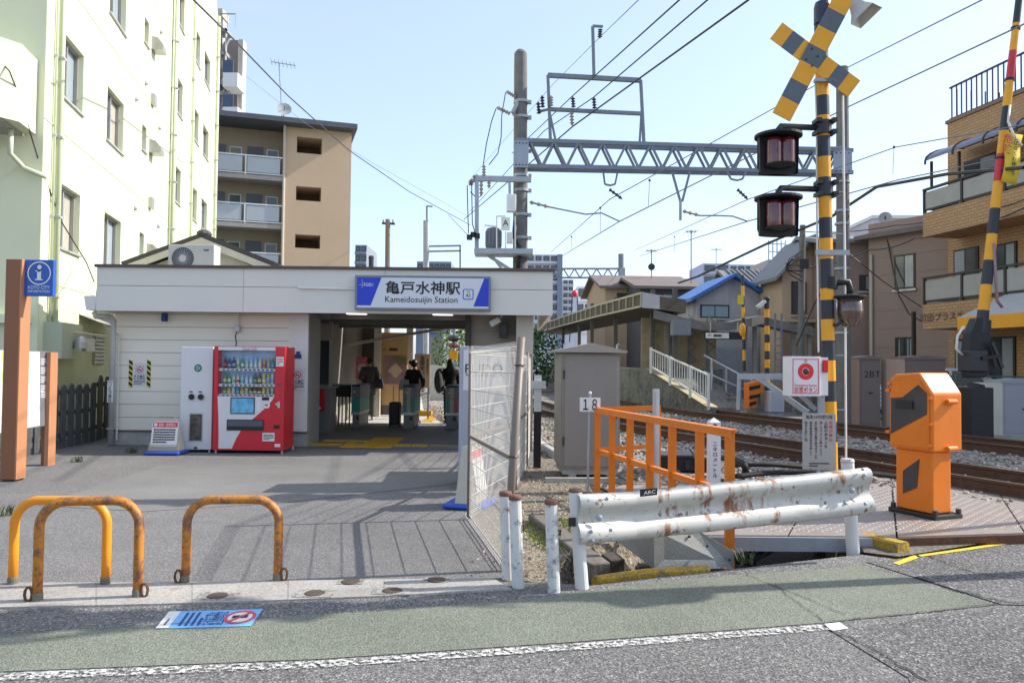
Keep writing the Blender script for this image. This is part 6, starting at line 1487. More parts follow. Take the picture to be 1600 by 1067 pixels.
for z_ in (zt - .28, zs_ + .03): MB(MM).cyl((-.02, .17, z_), (-.02, .29, z_), .026, n=10).build('handle_lug', ORANGE, gm)
# ================================================================= barrier arm across the tracks
YB = 15.6
RDB = mat('arm_red', (.55, .03, .06), .4, var=.06)
ba = thing('barrier_arm', 'raised yellow and black striped barrier arm with red bands and a yellow flag', 'barrier arm', A(1535, 640, YB))
def ax_(y): return 1592 - y * .114
bands = [(-40, 37, SBK), (37, 80, SYL), (80, 126, RDB), (126, 167, SYL), (167, 205, SBK), (205, 241, SYL), (241, 284, RDB), (284, 326, SYL), (326, 366, SBK), (366, 407, SYL), (407, 445, SBK), (445, 485, SYL), (485, 520, SBK)]
for y0, y1, m in bands:
    r0, r1 = .062 + .00009 * (y0 + 40), .062 + .00009 * (y1 + 40); MB().tube([A(ax_(y0), y0, YB), A(ax_(y1), y1, YB)], [r0, r1], 14).build('arm_band', m, ba)
for y_ in (45, 125, 248, 284, 391): MB().tube([A(ax_(y_ + 2), y_ + 2, YB), A(ax_(y_ - 2), y_ - 2, YB)], .09, 14).build('clamp_ring', BLACK, ba)
# pivot mechanism
piv = A(1530, 560, YB)
MB().extr([A(1513, 555, YB - .1), A(1518, 520, YB - .1), A(1528, 496, YB - .1), A(1550, 500, YB - .1), A(1549, 535, YB - .1), A(1555, 575, YB - .1), A(1540, 590, YB - .1), A(1515, 590, YB - .1)][::-1], (0, .3, 0)).build('pivot_bracket', BLACK, ba, bevel=.02)
MB().box(A(1507, 560, YB).x, A(1535, 560, YB).x, YB - .2, YB + .25, A(1507, 580, YB).z, A(1507, 548, YB).z).build('counterweight', DARK, ba, bevel=.02)
MB().bar(A(1533, 560, YB - .2), A(1562, 556, YB - .2), .1, .06).build('side_arm', BLACK, ba); MB().bar(A(1550, 535, YB - .2), A(1566, 575, YB - .2), .06).build('stay', DARK, ba)
MB().cyl(A(1527, 600, YB), A(1521, 625, YB), .14, n=12).build('neck', BLACK, ba)
MB().box(A(1510, 640, YB).x, A(1546, 640, YB).x, YB - .15, YB + .4, .05, A(1520, 605, YB).z).build('machine_case', BLACK, ba, bevel=.02)
MB().tube([A(1504, 555, YB), A(1494, 545, YB), A(1496, 525, YB), A(1506, 510, YB)], .025, 8).build('cable', WHITE, ba, smooth=True)
MB().tube([A(1553, 380, YB - .1), A(1556, 440, YB - .1), A(1558, 470, YB - .1), A(1566, 480, YB - .1)], .03, 8).build('cable', mat('cable_mauve', (.3, .2, .22), .5), ba, smooth=True)
MB().tube([A(1578, 165, YB - .12), A(1575, 190, YB - .15), A(1585, 215, YB - .15), A(1597, 228, YB - .15)], .022, 8).build('rope', WHITE, ba, smooth=True)
# flag
fl = MB(); n_ = 8; vs = []
for i in range(n_ + 1):
    t = i / n_; a, b = A(1573 - 8 * t, 207 + 76 * t, YB - .15), A(1597 - 10 * t, 212 + 78 * t, YB - .15); k = math.sin(t * 7) * .04
    vs += [a + V((0, k, 0)), b + V((0, k - .03, 0))]
fl.add(vs, [(2 * i, 2 * i + 1, 2 * i + 3, 2 * i + 2) for i in range(n_)])
fo = fl.build('flag', mat('flag_yellow', (.75, .55, .05), .7), ba, smooth=True)
so = fo.modifiers.new('thickness', 'SOLIDIFY'); so.thickness = .004
dn = (A(1565, 283, YB) - A(1573, 207, YB)).normalized(); rt_ = (A(1597, 212, YB) - A(1573, 207, YB)).normalized()
vtxt('しばらくお待ち下', A(1589, 212, YB - .24), .1, INK, ba, right=rt_, up=-dn)
vtxt('危険', A(1577, 209, YB - .24), .2, PINKRED, ba, right=rt_, up=-dn); 
# ---------------------------------------------------------------- trackside cabinets beyond the rails
def cabinet(name, lab, xl, xm, xr, yt, yb, Y, m1, m2, text=None):
    a, b = A(xm, yb, Y), A(xr, yt, Y); z0, z1 = .12, b.z; t = thing(name, lab, 'cabinet', (a.x, Y, 0)); W = b.x - a.x
    dpt = .55; M_ = frame((a.x, Y, 0), V((1, .12, 0)))
    MB(M_).box(0, W, 0, dpt, z0, z1).build('body', m1, t)
    lw = (xm - xl) * Y / 1200
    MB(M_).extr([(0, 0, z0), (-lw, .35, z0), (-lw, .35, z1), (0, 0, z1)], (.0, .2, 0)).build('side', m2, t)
    MB(M_).extr([(-.03, -.03, z1 + .001), (W + .03, -.03, z1 + .001), (W + .03, -.03, z1 + .05), (W / 2, -.03, z1 + .1), (-.03, -.03, z1 + .05)], (0, dpt, 0)).build('lid', m1, t)
    MB(M_).box(.04, W - .04, -.012, -.001, z0 + .05, z1 - .06).build('door', m1, t, bevel=.005)
    MB(M_).box(W * .45, W * .6, -.04, -.013, (z0 + z1) / 2 - .01, (z0 + z1) / 2 + .02).build('handle', DARK, t)
    MB(M_).box(-.1, W + .1, -.1, dpt, 0, z0 - .001).build('plinth', CONC, t)
    if text: txt(text, M_ @ V((W * .62, -.016, z1 - .35)), .22, INK, t, right=M_.to_3x3() @ V((1, 0, 0)), width=.42)
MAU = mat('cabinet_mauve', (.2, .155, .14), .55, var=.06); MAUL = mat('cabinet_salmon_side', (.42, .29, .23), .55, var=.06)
cabinet('relay_cabinet', 'mauve trackside relay cabinet marked 2BT standing beyond the rails', 1327, 1343, 1377, 562, 650, 18.6, MAU, MAUL, '2BT')
cabinet('relay_cabinet', 'mauve trackside relay cabinet half hidden behind the orange gate machine', 1398, 1414, 1482, 562, 655, 18.3, MAU, MAUL)
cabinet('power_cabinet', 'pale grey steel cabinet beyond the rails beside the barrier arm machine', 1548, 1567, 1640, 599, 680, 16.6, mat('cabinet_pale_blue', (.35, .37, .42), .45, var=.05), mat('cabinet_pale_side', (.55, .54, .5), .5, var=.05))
# ---------------------------------------------------------------- chain link fence with parked cars behind
cf = thing('chain_link_fence', 'dull green chain link fence along the far side of the tracks', 'fence', A(1480, 660, 19.8))
a, b = V((8.6, 21.6, 0)), V((16, 17.6, 0)); d = b - a; L = d.length; dn_ = d.normalized(); w = MB(); hf = 1.25
s = 0
while s < L:
    for sg_ in (1, -1):
        p = a + dn_ * s; q = p + dn_ * (sg_ * hf); w.tube([p + V((0, 0, .1)), q + V((0, 0, hf + .1))], .006, 3, caps=False)
    s += .11
o = w.build('link_mesh', mat('mesh_green', (.1, .15, .14), .5), cf); o['kind'] = 'stuff'
for i in range(6): p = a + d * (i / 5); MB().cyl(p, p + V((0, 0, hf + .15)), .03, n=8).build('post', mat('post_green', (.12, .16, .15), .5), cf)
MB().cyl(a + V((0, 0, hf + .1)), b + V((0, 0, hf + .1)), .02, n=6).build('top_rail', mat('post_green', (.12, .16, .15), .5), cf)
def car(lab, o_, xd, body, L=3.7):
    M_ = frame(o_, xd); t = thing('parked_car', lab, 'car', o_); W = 1.5
    prof_ = [(0, .3), (0, .75), (.1, .95), (.75, 1.02), (1.25, 1.5), (2.7, 1.55), (3.3, 1.1), (L, .95), (L, .3)]
    MB(M_).extr([(x, 0, z) for x, z in prof_], (0, W, 0)).build('body', body, t, bevel=.06)
    for y_ in (-.006, W + .001): MB(M_).extr([(.98, y_, 1.02), (1.35, y_, 1.43), (2.0, y_, 1.46), (2.0, y_, 1.02)], (0, .005, 0)).build('window', GLASS, t); MB(M_).extr([(2.08, y_, 1.02), (2.08, y_, 1.46), (2.6, y_, 1.46), (3.0, y_, 1.06)], (0, .005, 0)).build('window', GLASS, t)
    MB(M_).add([(.79, .1, 1.05), (.79, W - .1, 1.05), (1.23, W - .14, 1.47), (1.23, .14, 1.47)], [(0, 1, 2, 3)]).build('windscreen', GLASS, t)
    for x_ in (.65, L - .7):
        for y0_, y1_ in ((-.03, .17), (W - .17, W + .03)):
            wh = MB(M_).cyl((x_, y0_, .3), (x_, y1_, .3), .3, n=20).build('wheel', RUBBER, t); MB(M_).cyl((x_, y0_ - .004, .3), (x_, y0_ + .1, .3), .18, n=16).build('rim', ALU, wh)
    for y_ in (.1, W - .35): MB(M_).box(-.02, .06, y_, y_ + .25, .68, .82).build('headlight', mat('lamp_clear', (.6, .62, .65), .15), t)
car('white parked car behind the chain link fence by the relay cabinets', V((10.6, 22.6, .02)), (.9, -.3, 0), mat('car_white', (.6, .62, .66), .25, var=.03, coat=.6))
car('dark blue parked car under the awning of the brick building', V((14.6, 20.7, .02)), (.6, -.75, 0), mat('car_navy', (.02, .035, .09), .2, var=.05, coat=.8))
# ================================================================= buff brick building on the right
o_ = V((12.9, 26.5, 0)); fdir = V((.17, -.985, 0)).normalized()
BR = bpy.data.materials.new('buff_brick'); BR.use_nodes = True
n = BR.node_tree.nodes; L_ = BR.node_tree.links; p = n['Principled BSDF']; p.inputs['Roughness'].default_value = .75
g = n.new('ShaderNodeNewGeometry'); sx = n.new('ShaderNodeSeparateXYZ'); L_.new(g.outputs['Position'], sx.inputs[0]); ad = n.new('ShaderNodeMath'); ad.operation = 'SUBTRACT'; L_.new(sx.outputs[0], ad.inputs[0]); L_.new(sx.outputs[1], ad.inputs[1])
cb = n.new('ShaderNodeCombineXYZ'); L_.new(ad.outputs[0], cb.inputs[0]); L_.new(sx.outputs[2], cb.inputs[1]); bt = n.new('ShaderNodeTexBrick'); L_.new(cb.outputs[0], bt.inputs['Vector'])
bt.inputs['Scale'].default_value = 1; bt.inputs['Brick Width'].default_value = .24; bt.inputs['Row Height'].default_value = .09; bt.inputs['Mortar Size'].default_value = .012
bt.inputs['Color1'].default_value = (.5, .3, .15, 1); bt.inputs['Color2'].default_value = (.43, .25, .12, 1); bt.inputs['Mortar'].default_value = (.26, .17, .1, 1); L_.new(bt.outputs['Color'], p.inputs['Base Color'])
BM = frame(o_, fdir)       # local x towards the camera along the facade, local y = behind the facade (right)
bk = thing('buff_brick_building', 'buff brick building with glazed balconies, a roof railing and a shop sign', 'building', o_)
def bf_(px, py):
    r = ray(px, py); nrm = V((fdir.y, -fdir.x, 0)); t = (o_ - V((0, 0, CAMH))).dot(nrm) / r.dot(nrm); q = V((0, 0, CAMH)) + r * t; return (q - o_).dot(fdir), q.z
xe = bf_(1481, 300)[0]; XL = 14.0
ztop_ = bf_(1520, 178)[1]
wins = [(bf_(1508, 260)[0], bf_(1560, 260)[0], bf_(1530, 300)[1], bf_(1530, 247)[1]), (bf_(1492, 400)[0], bf_(1530, 400)[0], bf_(1510, 440)[1], bf_(1510, 388)[1]), (bf_(1558, 400)[0], bf_(1590, 400)[0], bf_(1570, 440)[1], bf_(1570, 380)[1]), (bf_(1494, 560)[0], bf_(1520, 560)[0], .2, bf_(1500, 530)[1]), (bf_(1548, 560)[0], bf_(1588, 560)[0], .9, bf_(1560, 526)[1])]
MB(BM).box(xe, XL, 0, 8, 0, ztop_).build('wall', BR, bk)
for i, (a, b, c, d) in enumerate(wins):
    f_ = MB(BM).box(a, b, -.05, -.002, c, d).build('window', DARK, bk); k = 2
    for j in range(k): MB(BM).box(a + .06 + (b - a - .06) * j / k, a + (b - a - .06) * (j + 1) / k, -.06, -.051, c + .06, d - .06).build('pane', PANE if (i + j) % 2 else GLASS, f_)
# balconies: brick aprons with glazed rails, on two floors
DBR = mat('balcony_bronze', (.05, .04, .038), .5); FROST = mat('frosted_panel', (.36, .36, .34), .25, var=.1)
def bfo(px, py, off):
    r = ray(px, py); nrm = V((fdir.y, -fdir.x, 0)); q0 = BM @ V((0, off, 0)); t = (q0 - V((0, 0, CAMH))).dot(nrm) / r.dot(nrm); q = V((0, 0, CAMH)) + r * t; return (q - o_).dot(fdir), q.z
for ya, yb, yr in ((334, 371, 299), (476, 515, 437)):
    y_ = -1.25; x0_, zt_ = bfo(1442, ya, y_); zb_ = bfo(1442, yb, y_)[1]; zr_ = bfo(1442, yr, y_)[1]
    bo = MB(BM).box(x0_, XL, y_, -.061, zb_, zt_).build('balcony', BR, bk)
    nn_ = 7; wd_ = (XL - x0_) / nn_
    for i in range(nn_):
        MB(BM).box(x0_ + i * wd_ + .06, x0_ + (i + 1) * wd_ - .02, y_ + .04, y_ + .06, zt_ + .12, zr_ - .05).build('rail_panel', FROST, bo); MB(BM).box(x0_ + i * wd_ - .02, x0_ + i * wd_ + .05, y_ + .01, y_ + .09, zt_, zr_).build('rail_post', DBR, bo)
    MB(BM).box(x0_ - .02, XL, y_, y_ + .1, zr_ + .001, zr_ + .06).box(x0_, XL, y_ + .03, y_ + .07, zt_ + .06, zt_ + .11).build('hand_rail', DBR, bo)
    MB(BM).box(x0_, x0_ + .04, y_ + .1, -.07, zt_ + .1, zr_ - .04).build('end_panel', FROST, bo)
# lettering on the lower balcony
l0_, lz_ = bfo(1482, 494, -1.27); lt = BM @ V((l0_, -1.27, lz_))
txt('町田プラスチック', lt, .26, mat('letter_brown', (.1, .06, .05), .5), bk, right=fdir, width=2.3)
# awnings and roof railing
aw = MB(BM); 
wx0, wz0 = bfo(1497, 516, -2.4); wz1 = bfo(1497, 496, -2.4)[1]
MB(BM).add([(wx0, -2.4, wz1), (XL, -2.4, wz1), (XL, -1.26, wz1 + .6), (wx0 + .3, -1.26, wz1 + .6), (wx0, -2.4, wz1 - .04), (XL, -2.4, wz1 - .04)], [(0, 1, 2, 3), (4, 5, 1, 0)]).build('awning', mat('awning_grey', (.45, .45, .46), .6), bk)
MB(BM).box(wx0, XL, -2.42, -2.39, wz0, wz1).build('awning_valance', YEL, bk)
cxl, zc2 = bfo(1446, 252, -1.4); vs = []
for i in range(9):
    a = R(90 * i / 8); vs += [(cxl, -.1 - 1.3 * math.sin(a), zc2 + .45 * math.cos(a)), (XL, -.1 - 1.3 * math.sin(a), zc2 + .45 * math.cos(a))]
cnp = MB(BM).add(vs, [(2 * i, 2 * i + 1, 2 * i + 3, 2 * i + 2) for i in range(8)]).build('carport_roof', mat('smoked_acrylic', (.16, .17, .24), .3), bk)
for i in range(8):
    x_ = cxl + i * 1.1; MB(BM).tube([(x_, -.1 - 1.31 * math.sin(R(q)), zc2 + .46 * math.cos(R(q))) for q in range(0, 91, 15)] + [(x_, -1.41, zc2 - .1)], .03, 6).build('rib', DBR, cnp)
    if i in (0, 1): MB(BM).box(x_ - .03, x_ + .03, -1.23, -1.17, bfo(1442, 299, -1.25)[1], zc2).build('canopy_post', DBR, bk)
RLB = mat('railing_navy', (.03, .03, .1), .5)
zr0, zr1 = ztop_ + .02, ztop_ + 1.15
rr_ = MB(BM).box(xe + .02, XL, .05, .1, zr1 - .05, zr1).box(xe + .02, XL, .05, .1, zr0 + .1, zr0 + .15).build('roof_railing', RLB, bk)
for i in range(40): x_ = xe + .1 + i * .2; MB(BM).box(x_ - .015, x_ + .015, .06, .09, zr0 + .15, zr1 - .05).build('baluster', RLB, rr_)
MB(BM).box(xe - .03, XL, -.06, 8.1, ztop_ + .001, ztop_ + .1).build('coping', mat('coping_brown', (.2, .14, .1), .6), bk)
for i in range(10): y_ = .3 + i * .5; MB(BM).box(xe + .03, xe + .06, y_ - .015, y_ + .015, zr0 + .1, zr1 - .05).build('baluster', RLB, rr_)
MB(BM).box(xe - .1, xe - .02, -1.2, -1.1, 0, ZA(1500, 490, 24)).build('porch_post', DBR, bk)
# ================================================================= houses beyond the tracks
def hwin(t, M_, x0, x1, z0, z1, y=-.04, pane=None, bars=False):
    f_ = MB(M_).box(x0, x1, y, -.002, z0, z1).build('window', DBR, t); m = (x0 + x1) / 2
    MB(M_).box(x0 + .06, m - .02, y - .01, y - .001, z0 + .06, z1 - .06).build('pane', pane or GLASS, f_); MB(M_).box(m + .02, x1 - .06, y - .01, y - .001, z0 + .06, z1 - .06).build('pane', pane or PANE, f_)
    MB(M_).box(x0 - .05, x1 + .05, y - .06, -.001, z0 - .07, z0 - .002).build('sill', ALU, f_)
    return f_
def house(name, lab, o_, xd, W, D, H_, ridge, wallm, roofm, boards=0, eave=.35, axis='y', flat=False):
    """box with a pitched roof; local x along the front, gable on the front when axis is y"""
    t = thing(name, lab, 'house', o_); M_ = frame(o_, xd)
    if flat: MB(M_).box(0, W, 0, D, 0, H_).build('wall', wallm, t); MB(M_).box(-.1, W + .1, -.1, D + .1, H_ + .001, H_ + .15).build('roof', roofm, t)
    elif axis == 'y':
        MB(M_).extr([(0, 0, 0), (W, 0, 0), (W, 0, H_), (W / 2, 0, H_ + ridge), (0, 0, H_)], (0, D, 0)).build('wall', wallm, t)
        for a, b in (((-eave, H_ - eave * ridge / (W / 2)), (W / 2, H_ + ridge)), ((W / 2, H_ + ridge), (W + eave, H_ - eave * ridge / (W / 2)))):
            MB(M_).extr([(a[0], -eave, a[1] + .02), (b[0], -eave, b[1] + .02), (b[0], -eave, b[1] + .16), (a[0], -eave, a[1] + .16)], (0, D + 2 * eave, 0)).build('roof', roofm, t)
    else:
        MB(M_).extr([(0, 0, 0), (0, D, 0), (0, D, H_), (0, D / 2, H_ + ridge), (0, 0, H_)], (W, 0, 0)).build('wall', wallm, t)
        for a, b in (((-eave, H_ - eave * ridge / (D / 2)), (D / 2, H_ + ridge)), ((D / 2, H_ + ridge), (D + eave, H_ - eave * ridge / (D / 2)))):
            MB(M_).extr([(-eave, a[0], a[1] + .02), (-eave, b[0], b[1] + .02), (-eave, b[0], b[1] + .16), (-eave, a[0], a[1] + .16)], (W + 2 * eave, 0, 0)).build('roof', roofm, t)
    if boards:
        z = .4
        while z < H_: MB(M_).box(.001, W, -.012, -.001, z, z + boards - .02).build('wall_board', wallm, t); z += boards
    return t, M_
ROOFG = mat('roof_brown_grey', (.17, .14, .13), .8, var=.15, vs=3); ROOFT = mat('roof_tile_grey', (.2, .2, .21), .6, var=.2, vs=5); ROOFB = mat('roof_blue_sheet', (.05, .17, .5), .45, var=.1)
MAUV = mat('mauve_siding', (.3, .22, .19), .75, var=.05, vs=1); BGE = mat('peach_render', (.5, .37, .26), .8, var=.06, vs=1, dirt=(.35, .26, .2), da=.2, streak=True); GRR = mat('weathered_white_render', (.4, .4, .43), .85, var=.15, vs=1.2, dirt=(.25, .25, .27), da=.4, ds=1, streak=True)
# mauve sided house, boards as pieces
a = A(1358, 600, 27); b = A(1446, 600, 25.2)
t, M_ = house('mauve_house', 'mauve board clad house with a barred window beside the brick building', V((a.x, 27, 0)), V((b.x - a.x, -1.8, 0)), 2.9, 6, ZA(1400, 372, 27), .9, MAUV, ROOFG, boards=.62, axis='x')
hwin(t, M_, 1.0, 1.75, ZA(1405, 455, 26.5), ZA(1405, 402, 26.5)); w2 = hwin(t, M_, 1.05, 1.75, ZA(1405, 575, 26.5), ZA(1405, 528, 26.5))
for i in range(7): MB(M_).box(1.07 + i * .1, 1.09 + i * .1, -.12, -.1, ZA(1405, 575, 26.5), ZA(1405, 528, 26.5)).build('bar', DARK, w2)
MB(M_).cyl((.15, -.08, 0), (.15, -.08, 5.5), .05, n=8).build('drainpipe', BEIGE, t)
# darker mauve house face left of it
a = A(1290, 600, 27.5)
t, M_ = house('mauve_house', 'mauve house with a small dark window behind the concrete gantry pole', V((a.x, 27.6, 0)), V((1, -.1, 0)), 1.75, 5, ZA(1320, 380, 27.6), .5, MAUV, ROOFT, boards=.0, axis='x')
hwin(t, M_, 1.2, 1.62, ZA(1350, 455, 27.5), ZA(1350, 430, 27.5))
# peach house with gable
a = A(1222, 600, 29); b = A(1300, 600, 29)
t, M_ = house('peach_house', 'tall peach rendered house with a pitched gable and narrow windows', V((a.x, 29, 0)), V((1, .05, 0)), b.x - a.x + .4, 2.2, ZA(1250, 425, 29), 1.25, BGE, ROOFT)
hwin(t, M_, .35, .9, ZA(1240, 492, 29), ZA(1240, 440, 29), y=-.1); hwin(t, M_, 1.5, 1.95, ZA(1240, 560, 29), ZA(1240, 530, 29))
MB(M_).box(-.1, 1.15, -.45, -.001, ZA(1240, 500, 29) - .1, ZA(1240, 500, 29)).build('balcony_ledge', BGE, t)
# weathered house with blue sheet roof
a = A(1088, 600, 31); b = A(1204, 600, 31)
t, M_ = house('weathered_house', 'weathered pale house with a blue sheet roof behind the platform', V((a.x, 31, 0)), V((1, .1, 0)), b.x - a.x, 2.6, ZA(1150, 466, 31), .85, GRR, ROOFB)
hwin(t, M_, .15, 1.35, ZA(1110, 497, 31), ZA(1110, 476, 31), pane=mat('curtain_teal', (.25, .36, .42), .4)); MB(M_).box(.2, 2.6, -.03, -.001, .2, 2.3).build('shutter', mat('shutter_blue', (.3, .33, .4), .5), t)
# tiled roof behind
a = A(1165, 560, 35); b = A(1222, 560, 35)
t, M_ = house('tiled_roof_house', 'house with a ribbed grey tile roof behind the blue roofed house', V((a.x, 35, 0)), V((1, .05, 0)), b.x - a.x + .6, 6, ZA(1190, 460, 35), 1.3, GRR, ROOFT, axis='x')
for i in range(9): MB(M_).bar((.1 + i * .25, -.3, ZA(1190, 460, 35) + .1), (.1 + i * .25, 3, ZA(1190, 460, 35) + 1.5), .07).build('tile_ridge', ROOFT, t)
# brown roofed houses further back
for lab, x0_, x1_, ye, yr_, Y, wm, rm in (('house with a wide brown hipped roof behind the platform canopy', 945, 1080, 450, 425, 40, BGE, ROOFG), ('dark clad house with a brown roof beyond the platform canopy', 1000, 1092, 450, 428, 37, mat('dark_cladding', (.09, .09, .1), .7), ROOFG)):
    a, b = A(x0_, 560, Y), A(x1_, 560, Y)
    t, M_ = house('brown_roof_house', lab, V((a.x, Y, 0)), V((1, .06, 0)), b.x - a.x, 6, ZA(1000, ye, Y), ZA(1000, yr_, Y) - ZA(1000, ye, Y), wm, rm, axis='x')
    hwin(t, M_, .6, 1.6, ZA(1000, ye + 28, Y), ZA(1000, ye + 8, Y))
# white roof-top house and antenna dish
a = A(1366, 560, 36); t, M_ = house('white_rooftop_house', 'white flat roofed house with a dark window rising behind the mauve house', V((a.x, 36, 0)), V((1, -.05, 0)), 2.6, 5, ZA(1400, 342, 36), .5, mat('pale_lilac', (.5, .5, .55), .7), WHITE, flat=True)
MB(M_).box(1.5, 2.1, -.03, -.001, ZA(1430, 366, 36), ZA(1430, 347, 36)).build('window', GLASS, t)
sd = thing('satellite_dish', 'white satellite dish on a tall mast above the mauve house roof', 'satellite dish', A(1384, 375, 27)); c = A(1383, 341, 27)
dish(sd, c, .22, (-.4, -.9, .2)); MB().tube([A(1386, 385, 27), A(1385, 360, 27), c], .025, 6).build('mast', DARK, sd)
# ---------------------------------------------------------------- far apartment blocks, distance haze put into their pale bluish colours
def block(lab, x0_, x1_, yt, Y, m, floors, bays, yb=520):
    a, b = A(x0_, yb, Y), A(x1_, yt, Y); t = thing('far_apartment_block', lab, 'apartment block', (a.x, Y, -.6)); H_ = b.z; W = b.x - a.x
    MB().box(a.x, b.x, Y, Y + 10, -.6, H_).build('wall', m, t); fh = (H_ - a.z) / floors
    for j in range(floors):
        z0_ = H_ - (j + 1) * fh
        for i in range(bays):
            xa = a.x + W * (i + .12) / bays; xb_ = a.x + W * (i + .88) / bays
            w_ = MB().box(xa, xb_, Y - .05, Y - .001, z0_ + fh * .35, z0_ + fh * .85).build('window', DARK, t); MB().box(xa + .1, xb_ - .1, Y - .07, Y - .051, z0_ + fh * .4, z0_ + fh * .8).build('pane', GLASS, w_)
        MB().box(a.x, b.x, Y - .5, Y - .08, z0_ + fh * .02, z0_ + fh * .3).build('balcony', m, t)
FB1 = mat('hazed_white', (.55, .57, .62), .8, var=.04); FB2 = mat('hazed_blue_grey', (.2, .24, .32), .8, var=.04); FB3 = mat('hazed_lilac', (.42, .45, .55), .8, var=.04)
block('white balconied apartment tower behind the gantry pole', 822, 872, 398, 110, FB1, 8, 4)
MB_ = A(872, 398, 109.5)
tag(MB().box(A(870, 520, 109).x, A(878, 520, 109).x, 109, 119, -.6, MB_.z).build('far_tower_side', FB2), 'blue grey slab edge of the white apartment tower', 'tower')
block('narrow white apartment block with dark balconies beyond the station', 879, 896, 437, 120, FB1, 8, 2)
block('long white office block on the skyline beyond the far gantry', 902, 955, 448, 130, mat('hazed_bright_white', (.62, .64, .68), .8, var=.02), 3, 5)
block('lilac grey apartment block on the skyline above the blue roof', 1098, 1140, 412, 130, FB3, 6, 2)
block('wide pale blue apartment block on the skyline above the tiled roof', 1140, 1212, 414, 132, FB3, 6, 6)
block('dark slatted tower on the skyline beside the tan block', 553, 573, 383, 130, mat('hazed_slate', (.22, .25, .3), .8), 9, 2)
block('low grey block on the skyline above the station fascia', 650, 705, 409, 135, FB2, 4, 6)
hs_ = thing('scaffold_house', 'grey meshed roof scaffold above the tiled roof', 'scaffold', A(1225, 400, 40)); a, b = A(1200, 440, 40), A(1226, 388, 40)
MB().box(a.x, b.x, 40, 43, 3, b.z - .6).build('wall', mat('scaffold_grey', (.4, .39, .38), .8), hs_)
for i in range(5): x_ = a.x + (b.x - a.x) * i / 4; MB().cyl((x_, 39.9, b.z - .7), (x_, 39.9, b.z + .4), .03, n=6).build('pole', STEEL, hs_)
for z_ in (b.z - .2, b.z + .2): MB().cyl((a.x, 39.9, z_), (b.x, 39.9, z_), .025, n=6).build('rail', STEEL, hs_)
rt2 = thing('red_water_tank', 'small red round tank on a frame above the far roofs', 'tank', A(898, 470, 95)); c = A(898, 459, 95)
MB().sph(c, .35, .35, .45, 12, 8).build('tank', RED, rt2); 
for dx in (-.3, .3): MB().bar(c + V((dx, 0, -.3)), c + V((dx * 2, 0, -6)), .12).build('leg', DARK, rt2)
# antennas on roofs
for i, (x, yb, yt, Y, lab) in enumerate([(1018, 428, 390, 40, 'thin television antenna with a round dish on the brown roof'), (1080, 425, 360, 38, 'tall thin television antenna above the dark clad house'), (1119, 412, 388, 60, 'television antenna above the lilac apartment block')]):
    t = thing('roof_antenna', lab, 'antenna', A(x, yb, Y)); MB().cyl(A(x, yb + 25, Y), A(x, yt, Y), .03, n=6).build('mast', GSTEEL, t); mb = MB().bar(A(x - 8, yt + 2, Y), A(x + 8, yt + 2, Y), .03)
    for k in range(5): c = A(x - 8 + 4 * k, yt + 2, Y); mb.bar(c + V((0, -.4, 0)), c + V((0, .4, 0)), .02)
    mb.build('yagi', GSTEEL, t)
    if i == 0: MB().cyl(A(x, 417, Y - .1), A(x, 417, Y - .15), .18, n=14).build('dish', DARK, t)
# ================================================================= far platform with ramp and canopy
CO = grain_mat('stained_concrete', (.13, .13, .12), (.22, .215, .2), 30, patch=(.06, .06, .055), pa=.5, ps=.8, bump=.3)
pf = thing('platform', 'stained concrete platform with an end ramp beyond the far track', 'platform', A(1060, 632, 24))
p0, p1, p2 = A(1110, 638, 22.6), A(1012, 620, 25.0), A(960, 620, 28.0)
for q in (p0, p1, p2): q.z = .25
zpl = ZA(1012, 576, 25.0)
MB().extr([V((p0.x, p0.y, 0)), V((p1.x, p1.y, 0)), V((p1.x, p1.y, zpl)), V((p0.x, p0.y, .3))], (1.6, .7, 0)).build('ramp', CO, pf)
MB().extr([V((p1.x, p1.y, 0)), V((1.8, 46, 0)), V((1.8, 46, zpl)), V((p1.x, p1.y, zpl))], (2.6, .6, 0)).build('deck', CO, pf)
MB().extr([V((p1.x - .08, p1.y - .05, zpl + .004)), V((p0.x - .08, p0.y - .05, .304)), V((p0.x + .25, p0.y + .1, .304)), V((p1.x + .25, p1.y + .1, zpl + .004))], (0, 0, .03)).build('ramp_edge', mat('edge_tan', (.42, .36, .24), .8), pf)
# block courses on the platform face
dv = (p1 - p0); 
for j in range(3):
    for i in range(8):
        f0, f1 = i / 8, (i + .94) / 8; a, b = p0.lerp(p1, f0), p0.lerp(p1, f1); hz = .3 + (zpl - .3) * f0
        z0_, z1_ = .05 + j * .34, .05 + j * .34 + .31
        if z1_ < hz: MB().extr([V((a.x, a.y - .02, z0_)), V((b.x, b.y - .02, z0_)), V((b.x, b.y - .02, z1_)), V((a.x, a.y - .02, z1_))], (.01, .018, 0)).build('block', CO, pf)
# white ramp railing
rr2 = thing('ramp_railing', 'white barred railing running down the platform end ramp', 'railing', p0)
r0, r1 = A(1017, 576, 24.6), A(1107, 632, 22.6); t0_, t1_ = A(1017, 545, 24.6), A(1107, 586, 22.6)
MB().bar(t0_, t1_, .05).bar(r0.lerp(t0_, .12), r1.lerp(t1_, .12), .04).build('rail', WHITE, rr2)
for i in range(24): f = i / 23; MB().bar(r0.lerp(r1, f).lerp(t0_.lerp(t1_, f), .12), t0_.lerp(t1_, f), .06 if i % 8 == 0 else .022).build('baluster', WHITE, rr2)
for f in (0, .35, .7, 1): MB().bar(r0.lerp(r1, f) - V((0, 0, .15)), t0_.lerp(t1_, f) + V((0, 0, .05)), .07).build('post', WHITE, rr2)
